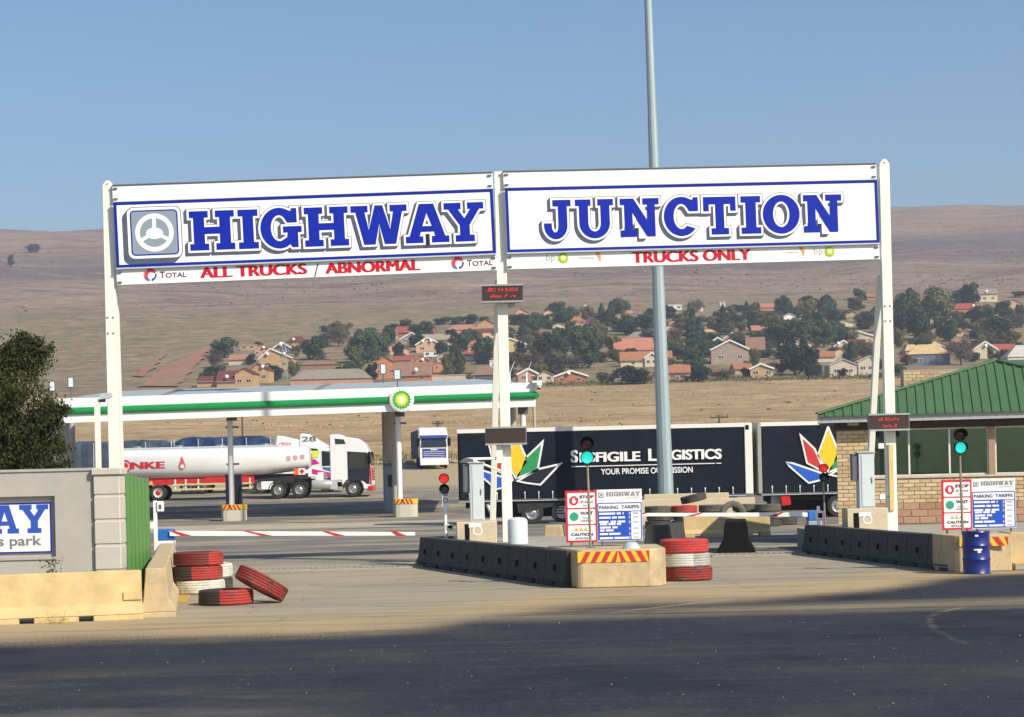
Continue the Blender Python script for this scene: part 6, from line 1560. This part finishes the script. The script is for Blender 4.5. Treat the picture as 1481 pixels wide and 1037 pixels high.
def cab(t, body, lower=None, front=None, roofh=3.85, visor=None, W=1.25, deflector=True):
    """cab-over tractor front, facing +x, steer axle at x = 0; returns the shell"""
    hr = roofh
    prof = [(-1.42, 1.0), (-1.42, hr - .08), (-1.30, hr), (-.70, hr - .02), (-.45, hr - .18), (.35, hr - .30), (.74, hr - .58), (.93, hr - .90), (1.0, 2.72), (1.12, 1.9), (1.17, 1.2), (1.17, .42), (.70, .42)] + [(.60 * math.cos(R(a)), .50 + .60 * math.sin(R(a))) for a in range(0, 181, 20)] + [(-.72, .85), (-.75, 1.0)]
    sh = MB().prism(prof, -W, W, 'y').build('cab_shell', body, t, bevel=.05, seg=2, smooth=True)
    for s in (-1, 1):
        y = s * (W + .004)
        def pane(nm, pts, mat, off=0.0): 
            yy = s * (W + .003 + off)
            return MB().prism(pts, min(yy, yy + s * .012), max(yy, yy + s * .012), 'y').build(nm, mat, t)
        dr = pane('door', [(-.32, .95), (.62, .95), (.86, .75), (1.02, .75), (1.06, 1.9), (.90, 2.70), (-.32, 2.80)], lower or body)
        if front is VRED: pane('front_corner', [(1.06, .68), (1.165, .68), (1.165, 1.25), (1.11, 1.9), (1.00, 2.45), (.94, 2.40), (1.065, 1.9)], VRED, .004)
        pane('side_window', [(-.24, 1.72), (.98, 1.72), (.96, 1.95), (.82, 2.64), (-.24, 2.72)], GLASS, .012)
        MB().box(-.2, .02, s * (W + .02) - .012, s * (W + .02) + .012, 1.52, 1.57).build('door_handle', BLACK, t)
        pane('roof_window', [(-1.05, hr - .62), (-.40, hr - .62), (-.52, hr - .33), (-1.08, hr - .27)], GLASS, 0)
        arch = [(.66 * math.cos(R(a)), .50 + .66 * math.sin(R(a))) for a in range(0, 181, 15)] + [(.58 * math.cos(R(a)), .50 + .58 * math.sin(R(a))) for a in range(180, -1, -15)]
        pane('wheel_arch', arch, CHASS, .01)
        MB().box(.98, 1.12, s * (W + .06) - .06, s * (W + .26) if s > 0 else s * (W + .26) + .20, 2.0, 2.75).build('mirror', BLACK, t, bevel=.03) if s > 0 else MB().box(.98, 1.12, -(W + .28), -(W + .02), 2.0, 2.75).build('mirror', BLACK, t, bevel=.03)
        MB().box(1.10, 1.185, s * (W - .28) - .18, s * (W - .28) + .18, .72, .98).build('headlight', M('headlight', (.75, .76, .78), .15), t, bevel=.03)
    n_ = Vector((1.12 - .98, 0, 1.9 - 2.75))
    MB().add([(1.185, -W + .10, 1.92), (1.185, W - .10, 1.92), (1.035, W - .16, 2.74), (1.035, -W + .16, 2.74), (1.14, -W + .10, 1.92), (1.14, W - .10, 1.92), (.99, W - .16, 2.74), (.99, -W + .16, 2.74)], [(0, 1, 2, 3), (4, 7, 6, 5), (0, 4, 5, 1), (1, 5, 6, 2), (2, 6, 7, 3), (3, 7, 4, 0)]).build('windscreen', GLASS, t)
    if visor: MB().add([(1.02, -W + .04, 2.76), (1.02, W - .04, 2.76), (.93, W - .06, 3.02), (.93, -W + .06, 3.02), (1.24, -W + .04, 2.72), (1.24, W - .04, 2.72), (1.16, W - .06, 2.98), (1.16, -W + .06, 2.98)], [(4, 5, 6, 7), (0, 3, 2, 1), (0, 4, 7, 3), (1, 2, 6, 5), (3, 7, 6, 2), (0, 1, 5, 4)]).build('sun_visor', visor, t)
    gr = MB().box(1.16, 1.195, -W + .18, W - .18, .95, 1.80).build('grille', front or body, t, bevel=.02)
    for z in (1.0, 1.17, 1.34, 1.51): MB().box(1.196, 1.215, -W + .3, W - .3, z, z + .045).build('grille_bar', M('grille_bar', (.60, .60, .62), .4) if front is CABB else CHASS, gr)
    MB().box(.86, 1.24, -W - .01, W + .01, .32, .66).build('bumper', front if front is VRED else body if front is CABB else CHASS, t, bevel=.05)
    for y in (-.5, .5): MB().bar((1.2, y, 1.95), (1.1, y + .45, 2.15), .02, .03).build('wiper', BLACK, t)
    return sh
def tractor_rear(t, drive, y=1.05, tank=True, white=False):
    MB().box(min(drive) - .6, -.9, -.45, .45, .62, .92).build('chassis', CHASS, t)
    for x in drive:
        axle(t, x, 'alloy')
        MB().prism([(x + .60 * math.cos(R(a)), .50 + .60 * math.sin(R(a))) for a in range(10, 171, 16)] + [(x + .56 * math.cos(R(a)), .50 + .56 * math.sin(R(a))) for a in range(170, 9, -16)], -1.25, -.9, 'y').build('mudguard', CHASS, t)
# --- white road tanker
dT = 130.0; kT = dT / F; xT = X(513, 700, dT)
t = thing('road_tanker', 'white fuel tanker truck with red chassis parked behind the canopy columns', 'truck', (xT, dT, tz(dT) - .0))
def lx(px): return (px - 513) * kT
cab(t, CABW, NAVY, VRED, 3.88); axle(t, 0, 'alloy'); tractor_rear(t, (lx(436), lx(405.5)))
MB().lathe([(0, -.62), (.28, -.62), (.30, -.58), (.30, .58), (.28, .62), (0, .62)], 20, 'x', 0, (lx(468), -1.0, .78)).build('fuel_tank', M('tank_alloy', (.62, .63, .62), .35, metal=.5), t, smooth=True)
MB().box(lx(480), lx(490), -1.25, -.7, .45, 1.05).build('step_box', M('step_grey', (.45, .48, .52), .5), t, bevel=.02); MB().box(lx(381), lx(398), -1.2, -.7, .55, 1.05).build('locker', CABW, t, bevel=.02)
TANK = M('tank_white', (.76, .76, .74), .25, var=.03, scale=1, coat=.4, dirt=.10, dcol=(.6, .57, .5))
xs_ = [lx(166), lx(168), lx(172), lx(345), lx(372), lx(444), lx(449), lx(451)]
zb_ = [1.75, 1.45, 1.30, 1.30, 1.42, 1.72, 1.85, 2.2]; zt2 = [2.8, 3.1, 3.24, 3.24, 3.24, 3.24, 3.12, 2.8]; yw = [.8, 1.1, 1.22, 1.22, 1.22, 1.22, 1.1, .8]
vs, fs, NN = [], [], 28
for x, z0, z1, w in zip(xs_, zb_, zt2, yw):
    for i in range(NN):
        a = 2 * math.pi * i / NN; ca, sa = math.cos(a), math.sin(a); p_ = .72
        vs.append((x, w * math.copysign(abs(ca) ** p_, ca), (z0 + z1) / 2 + (z1 - z0) / 2 * math.copysign(abs(sa) ** p_, sa)))
for j in range(len(xs_) - 1):
    for i in range(NN): fs.append((j * NN + i, j * NN + (i + 1) % NN, (j + 1) * NN + (i + 1) % NN, (j + 1) * NN + i))
fs += [tuple(range(NN)), tuple(range((len(xs_) - 1) * NN, len(xs_) * NN))]
tk = MB().add(vs, fs).build('tank', TANK, t, smooth=True)
MB().box(lx(170), lx(425), -.35, .35, 3.24, 3.33).build('catwalk', GREYBOX, tk)
for px in (200, 260, 320, 385): MB().lathe([(.28, 3.33), (.28, 3.42), (0, 3.44)], 14, 'z', 0, (lx(px), 0, 0)).build('hatch', STEEL, tk)
MB().box(lx(404), lx(428), -.40, -.36, 3.25, 3.52).build('number_board', CABW, tk)
text('1903A', lx(406), 3.29, lx(424) - lx(406), .17, VRED, tk, -.41, .02)
YT = -1.235
text('NKE', lx(195), 2.02, lx(244) - lx(195), .42, M('tanker_red', (.52, .02, .03), .4), tk, YT, .02, fat=.04, split=True)
c = (lx(186.5), 2.20); put('logo_ring', flat_to(curve_mesh([disc(0, 0, .40, 32), disc(0, 0, .31, 28)]), lambda a, b_: (c[0] + a, c[1] + b_, YT), MATS['tanker_red']), tk)
poly_plate([(c[0] - .20, c[1] + .18), (c[0] + .10, c[1] + .22), (c[0] + .24, c[1] + .02), (c[0] + .12, c[1] - .1), (c[0] + .06, c[1] - .34), (c[0] - .04, c[1] - .30), (c[0] - .02, c[1] - .02), (c[0] - .20, c[1])], tk, MATS['tanker_red'], YT - .002, 'logo_map')
poly_plate([(c[0] - .62, c[1] - .26), (c[0] - .42, c[1] - .26), (c[0] - .42, c[1] + .22), (c[0] - .62, c[1] + .22)], tk, MATS['tanker_red'], YT - .002, 'logo_mark')
c = (lx(268.5), 2.14); drop = [(c[0] + .22 * math.cos(R(a)), c[1] + .22 * math.sin(R(a))) for a in range(150, 391, 12)] + [(c[0], c[1] + .62)]
poly_plate(drop, tk, M('drop_pink', (.52, .12, .14), .4), YT - .002, 'logo_drop'); poly_plate(disc(c[0] + .02, c[1] - .03, .12, 16), tk, CABW, YT - .008, 'logo_drop_light')
for px in (421, 431, 441):
    c = (lx(px), 2.45 + .004 * (px - 421)); put('warning_ring', flat_to(curve_mesh([disc(0, 0, .135, 22), disc(0, 0, .105, 20)]), lambda a, b_: (c[0] + a, c[1] + b_, YT), MATS['tanker_red']), tk)
    poly_plate([(c[0] - .09, c[1] + .07), (c[0] - .07, c[1] + .09), (c[0] + .09, c[1] - .07), (c[0] + .07, c[1] - .09)], tk, MATS['tanker_red'], YT - .003, 'warning_bar')
poly_plate([(lx(428.5), 1.42), (lx(435), 1.42), (lx(435), 1.80), (lx(428.5), 1.80)], tk, M('hazard_orange', (.80, .16, .03), .4), -1.27, 'hazard_plate', .02)
poly_plate([(lx(435.3), 1.42), (lx(445), 1.42), (lx(445), 1.82), (lx(435.3), 1.82)], tk, CABW, -1.27, 'hazard_plate', .02)
poly_plate(disc(lx(440.1), 1.62, .16, 4), tk, VRED, -1.28, 'hazard_diamond', .008)
MB().box(lx(172), lx(300), -.9, .9, .98, 1.32).build('red_chassis', VRED, t); MB().box(lx(300), lx(370), -.9, .9, .95, 1.40).build('red_chassis', VRED, t); MB().box(lx(370), lx(445), -.5, .5, 1.15, 1.5).build('coupling_frame', CHASS, t)
for px in (233, 210, 187): axle(t, lx(px), 'white')
YG = M('guard_yellow', (.58, .50, .26), .6)
for z in (.62, .92): MB().box(lx(254), lx(368), -1.22, -1.17, z, z + .11).build('side_guard', YG, t)
for px in (257, 272, 290, 330, 364): MB().box(lx(px), lx(px + 2), -1.16, -1.12, .58, 1.3).build('guard_post', CABW, t)
MB().bar((lx(265), -.6, 1.1), (lx(330), -.6, 1.25), .35, .3).build('pipework', CHASS, t)
MB().prism([(lx(216), 1.02), (lx(226), 1.02), (lx(224), 1.25)], -1.1, -1.08, 'y').build('wheel_chock', YG, t)
MB().box(lx(462), lx(470), -1.1, 1.1, 1.0, 1.55).build('catwalk_guard', CABW, t)
# --- truck 28 with pink stripes and a blue tarpaulin trailer, and another one behind
TARP = M('tarp_blue', (.022, .042, .115), .35, var=.35, scale=1.4, bump=.6); TARPG = M('tarp_grey', (.055, .072, .105), .35, var=.35, scale=1.4, bump=.6)
def tarp_trailer(px0, px1, ptop, d, mat, label, seed):
    k = d / F; x0, x1 = X(px0, 660, d), X(px1, 660, d); g0 = tz(d); L = x1 - x0
    t = thing('tarpaulin_trailer', label, 'trailer', (x0, d, g0), 0, 'trailers under tarpaulins')
    top = P((px0 + px1) / 2, ptop, d).z - g0
    rnd = random.Random(seed); n_ = int(L / .22); vs, fs = [], []
    for i in range(n_ + 1):
        x = L * i / n_; e = min(1, i / 3, (n_ - i) / 3)
        tp = top - .10 + .03 * math.sin(i * .35) + rnd.uniform(-.03, .03) - (1 - e) * .25
        yo = -1.27 - .045 * math.sin(i * 1.15) + rnd.uniform(-.02, .02)
        vs += [(x, yo, 1.15), (x, yo - .02, 1.15 + (tp - 1.15) * .5), (x, yo + .05, tp - .18), (x, -.9, tp), (x, .9, tp), (x, 1.27, tp - .2), (x, 1.27, 1.15)]
    for i in range(n_):
        for j in range(6): fs.append((i * 7 + j, (i + 1) * 7 + j, (i + 1) * 7 + j + 1, i * 7 + j + 1))
    fs += [tuple(range(7)), tuple(range(n_ * 7, n_ * 7 + 7))]
    MB().add(vs, fs).build('tarpaulin', mat, t, smooth=False)
    MB().box(0, L, -1.25, 1.25, 1.0, 1.148).build('load_bed', CHASS, t)
    n2 = max(2, int(L / 1.5))
    for i in range(n2 + 1): MB().box(L * i / n2 - .03, L * i / n2 + .03, -1.36, -1.33, 1.2, top - .2).build('strap', GREYBOX, t)
    for f in (.12, .2, .28): axle(t, L * f, 'dark')
tarp_trailer(-60, 100, 639, 140, TARPG, 'grey blue tarpaulin trailer at the far left behind the tree', 1)
tarp_trailer(104, 253, 636, 141, TARPG, 'grey blue tarpaulin trailer in the middle behind the tanker', 2)
tarp_trailer(257, 395, 630, 141, TARP, 'bright blue tarpaulin trailer behind the front of the tanker', 3)
d28 = 138.5; x28 = X(474, 700, d28)
t = thing('truck_tractor', 'white truck numbered 28 with pink stripes half hidden behind the tanker', 'truck', (x28, d28, tz(d28)))
cab(t, CABW, CABW, None, 3.2); axle(t, 0, 'alloy'); tractor_rear(t, (-3.0, -4.3))
fr = MB().prism([(-1.75, 3.0), (-1.70, 3.80), (-1.55, 3.92), (-1.1, 3.85), (-.3, 3.35), (.3, 2.95)], -1.15, 1.15, 'y').build('roof_fairing', CABW, t, bevel=.05)
text('28', -1.55, 3.36, .95, .34, M('fleet_grey', (.10, .10, .12), .5), fr, -1.16, .02)
for (pts, m_, off) in (([(-.9, 1.55), (.2, 1.30), (.75, 1.05), (.75, .80), (.1, 1.0), (-.9, 1.25)], PINK, .03), ([(-1.2, 2.1), (-.7, 2.2), (-.4, 1.9), (-1.2, 1.75)], PINK, .03), ([(-.2, 1.66), (.7, 1.60), (.5, 1.30), (-.1, 1.48)], M('decal_blue', (.05, .15, .40), .4), .035)):
    MB().prism(pts, -1.25 - off, -1.25 - off + .008, 'y').build('decal', m_, t)
MB().box(-1.0, -.45, -1.29, -1.275, 2.3, 2.75).build('yellow_plate', M('plate_yellow', (.65, .75, .05), .4), t)
d29 = 146; x29 = X(440, 700, d29)
t = thing('truck_tractor', 'white truck whose sloping roof fairing shows above the tanker', 'truck', (x29, d29, tz(d29)))
cab(t, CABW, CABW, None, 3.2); axle(t, 0, 'alloy'); tractor_rear(t, (-3.0, -4.3))
MB().prism([(-1.85, 3.0), (-1.75, 3.75), (-1.3, 3.70), (-.2, 3.40), (.4, 2.95)], -1.15, 1.15, 'y').build('roof_fairing', CABW, t, bevel=.05)
# --- blue tractor seen from the front
dQ = 186.0
t = thing('truck_tractor', 'blue and white truck facing the camera on the far side of the yard', 'truck', (X(627, 675, dQ), dQ, tz(dQ)), R(-90 + 6))
cab(t, CABW, CABB, CABB, 3.75, CABB); axle(t, 0, 'alloy'); tractor_rear(t, (-3.0, -4.3))
MB().box(-13, -2.0, -1.25, 1.25, 1.0, 3.55).build('trailer_body', M('box_navy', (.02, .03, .10), .7), t)
MB().box(1.19, 1.215, -.3, .3, 1.66, 1.74).build('name_bar', CABW, t)
MB().box(1.165, 1.19, -1.24, -1.08, .6, 1.85).build('corner_panel', CABW, t); MB().box(1.165, 1.19, 1.08, 1.24, .6, 1.85).build('corner_panel', CABW, t)
# --- curtain-sided superlink
dS = 94.0; kS = dS / F; xS = X(664, 720, dS)
CURT = M('curtain_navy', (.0055, .0085, .017), .55, var=.25, scale=1.0, bump=.3, spec=.18); CRAIL = M('rail_white', (.74, .72, .66), .45, var=.06)
def sx(px): return (px - 664) * kS
def curtain_trailer(px0, px1, label, whe, seed):
    L = (px1 - px0) * kS
    t = thing('curtain_trailer', label, 'trailer', (X(px0, 720, dS), dS, 0), 0, 'curtain sided trailers')
    rnd = random.Random(seed)
    n_ = int(L / .16); vs, fs = [], []
    for i in range(n_ + 1):
        x = .10 + (L - .2) * i / n_; e = math.exp(-x / .9)
        for j in range(9):
            z = 1.18 + (4.10 - 1.18) * j / 8
            w = .022 * math.sin(x * 3.1 + .4 * z) * (.5 + .5 * math.sin(x * .9)) + e * .075 * math.sin(z * 5.5 + x * 4) + rnd.uniform(-.004, .004)
            vs.append((x, -1.28 - abs(w), z))
    for i in range(n_):
        for j in range(8): fs.append((i * 9 + j, (i + 1) * 9 + j, (i + 1) * 9 + j + 1, i * 9 + j + 1))
    cu = MB().add(vs, fs).build('curtain', CURT, t, smooth=True)
    MB().box(.02, L - .02, -1.24, 1.27, 1.15, 4.10).build('body', CURT, t)
    MB().box(0, L, -1.31, 1.31, 4.12, 4.30).build('top_rail', CRAIL, t, bevel=.01)
    MB().box(0, L, -1.31, 1.31, 1.02, 1.14).build('side_rail', DGREY, t, bevel=.01)
    MB().box(0, L, -1.318, -1.312, 1.045, 1.065).build('rail_strip', CRAIL, t)
    bk = MB().box(-.02, .02, -1.345, -1.31, 0, .30).mesh('buckle', GREYBOX)
    st = MB().box(-.025, .025, -1.322, -1.312, 0, .10).mesh('strap_clip', CRAIL)
    x = .5
    while x < L - .3:
        b_ = put('curtain_buckle', bk, t, (x, 0, 1.12)); put('strap_clip', st, b_, (0, -.03, .24)); x += .62
    MB().box(.3, L - .3, -.5, .5, .75, 1.02).build('chassis', CHASS, t); MB().box(.5, L - .4, .1, .9, .30, .748).build('underbody', CHASS, t)
    for x in whe: axle(t, x, 'alloy')
    return t, L, cu
t1, L1, cu1 = curtain_trailer(664, 1074, 'long navy curtain sided trailer with a petal logo and white lettering', [sx(769), sx(769) + 1.35, sx(1010), sx(1052)], 1)
MB().box(L1 - .005, L1 + .34, -1.31, 1.31, 1.12, 4.30).build('front_frame', CRAIL, t1, bevel=.02)
MB().box(L1 + .05, L1 + .2, -1.325, -1.311, 4.0, 4.2).build('corner_fitting', BLACK, t1)
MB().box(sx(800), sx(815), -1.2, -.7, .35, .90).build('locker', M('locker_grey', (.40, .40, .34), .6), t1)
for i in range(4): MB().box(sx(800) + .02, sx(815) - .02, -1.212, -1.201, .42 + i * .12, .47 + i * .12).build('locker_slat', BLACK, t1)
MB().prism([(sx(769) - .62, .50), (sx(769) - .7, 1.0), (sx(769) + 2.0, 1.0), (sx(769) + 2.0, .95)], -1.2, -1.15, 'y').build('mudguard', CHASS, t1)
MB().tube((sx(705), -1.1, .95), (sx(712), -1.1, .45), .09, n=10).build('landing_leg', CRAIL, t1)
t2, L2, cu2 = curtain_trailer(1096, 1306, 'shorter navy curtain sided trailer half hidden behind the booth', [(1206 - 1096) * kS, (1206 - 1096) * kS + 1.35], 2)
MB().box(-.12, .06, -1.33, 1.31, 1.12, 4.30).build('rear_frame', M('frame_grey', (.33, .32, .30), .5), t2, bevel=.02)
MB().box((1128 - 1096) * kS, (1141 - 1096) * kS, -1.25, -1.0, .40, 1.0).build('red_box', VRED, t2, rot=(0, R(-8), 0), bevel=.02); MB().box(.5, .9, -.9, -.7, .2, 1.0).build('landing_leg', GREYBOX, t2)
MB().bar((1.0, -1.0, .9), (3.2, -1.0, .8), .08, .08).build('tool_rail', CHASS, t2)
PW = M('petal_white', (.78, .78, .76), .5)
PET = {'blue': M('petal_blue', (.010, .095, .50), .5), 'red': M('petal_red', (.55, .03, .025), .5), 'yellow': M('petal_yellow', (.80, .52, .015), .5), 'green': M('petal_green', (.02, .28, .09), .5), 'navy': M('petal_navy', (.008, .010, .018), .5)}
def petals(t, X0, cx, cy):
    """coordinates in survey pixels relative to the flower's heart"""
    sets = (('blue', [(-8, -2), (-60, -21), (-28, 8), (-14, 5)], 1), ('red', [(-8, -8), (-20, -38), (-36, -54), (-29, -20)], 1), ('yellow', [(0, -8), (16, -28), (1, -66), (-13, -30)], 1), ('green', [(4, -8), (12, -30), (37, -53), (30, -18)], 1), ('navy', [(6, -2), (30, -16), (59, -22), (34, 3), (14, 0)], 1))
    s = kS
    for nm, pts, _ in sets:
        p2 = [(X0 + cx * s + a * s, cy - b_ * s) for a, b_ in pts]
        # rounded outline through the control points
        q = []
        n_ = len(p2)
        for i in range(n_):
            p0, p1, p2_, p3 = (Vector(p2[(i + j - 1) % n_]) for j in range(4))
            for u in range(6):
                f = u / 6; c_ = .5 * ((2 * p1) + (-p0 + p2_) * f * .55 + (2 * p0 - 5 * p1 + 4 * p2_ - p3) * f * f * .0 )
                q.append(tuple(p1.lerp(p2_, f)))
        pw = offset_poly(q, .085)
        y = -1.352
        o_ = put('petal', flat_to(curve_mesh([q]), lambda a, b_: (a, b_, y - .010), PET[nm]), t)
        put('petal_outline', flat_to(curve_mesh([pw]), lambda a, b_: (a, b_, y), PW), o_)
petals(t1, 0, 747 - 664, P(747, 697, dS).z); petals(t2, 0, 1192.5 - 1096, P(1192, 688, dS).z)
def ctext(s, p0, p1, py0, py1, bold):
    z0 = P(p0, py1, dS).z; return text(s, sx(p0), z0 - .0, (p1 - p0) * kS, (py1 - py0) * kS, PW, t1, -1.352, min(bold, .02), fat=(.02 if py1 - py0 > 12 else 0), split=(py1 - py0 > 12))
ctext('S', 825.5, 836, 651.5, 669.5, .04); ctext('ESFIGILE', 838, 925, 655, 669, .045)
ctext('L', 936, 948, 649.5, 667, .04); ctext('OGISTICS', 951, 1041, 651.5, 666, .045)
MB().box(sx(826), sx(1031), -1.356, -1.352, P(930, 673.2, dS).z, P(930, 672, dS).z).build('rule_line', PW, t1); MB().box(sx(1033), sx(1040), -1.356, -1.352, P(930, 673.2, dS).z, P(930, 672, dS).z).build('rule_line', PW, t1)
ctext('YOUR PROMISE OUR MISSION', 868, 999, 678, 686.5, .02)
# ------------------------------------------------------------------ poles in the field and township
def pole(px, ptop, d, arm, label):
    g0 = tz(d); zt_ = P(px, ptop, d).z; x = X(px, ptop, d); h = zt_ - g0
    t = thing('utility_pole', label, 'utility pole', (x, d, g0), 0, 'wooden utility poles')
    MB().tube((0, 0, -.5), (0, 0, h), .14, .10, 8).build('pole', BARK, t)
    MB().box(-arm, arm, -.08, .08, h - .35, h - .2).build('cross_arm', BARK, t)
    for s in (-.9, -.3, .3, .9): MB().tube((s * arm, 0, h - .2), (s * arm, 0, h + .05), .05, n=6).build('insulator', DGREY, t)
pole(633, 609, 215, .55, 'dark pole end with insulators above the blue truck')
pole(1040, 600, 215, .95, 'dark crossed pole top just above the long curtain trailer')
pole(168, 629, 215, .5, 'dark pole top above the tarpaulin left of the tanker')
pole(350, 592, 260, .02, 'thin pale pole in the field under the canopy edge')
dl = d_of(412, 549); t = thing('lattice_tower', 'slim steel lattice tower among the houses above the canopy', 'tower', (X(412, 549, dl), dl, tz(dl)))
h = 52 * dl / F; w0, w1 = .85, .45; mb = MB()
for (a, b_) in ((-1, -1), (1, -1), (1, 1), (-1, 1)): MB().bar((a * w0, b_ * w0, -1), (a * w1, b_ * w1, h), .12, .12).build('leg', GALV, t)
for i in range(7):
    f0, f1 = i / 7, (i + 1) / 7; wa, wb = w0 + (w1 - w0) * f0, w0 + (w1 - w0) * f1
    for s in (-1, 1):
        MB().bar((-s * wa, -wa, h * f0), (s * wb, -wb, h * f1), .07, .07).build('brace', GALV, t)
MB().tube((0, 0, h), (0, 0, h + 3.2), .07, n=6).build('aerial', GALV, t)
MB().lathe([(0, .0), (.5, .08), (.7, .25), (.68, .28), (.45, .12), (0, .05)], 16, 'y', 0, (-1.1, -.5, h - .2)).build('dish', DISH, t, smooth=True)
# ------------------------------------------------------------------ air
m = bpy.data.materials.new('thin_air_haze'); m.use_nodes = True; n, l = m.node_tree.nodes, m.node_tree.links
n.remove(n['Principled BSDF']); pv = n.new('ShaderNodeVolumePrincipled')
pv.inputs['Color'].default_value = (.82, .88, 1.0, 1); pv.inputs['Density'].default_value = .00026; pv.inputs['Anisotropy'].default_value = .2
l.new(pv.outputs[0], n['Material Output'].inputs['Volume'])
hz = struct(MB().box(-1490, 1490, -55, 3290, -2.0, 345).build('haze', m), 'stuff')
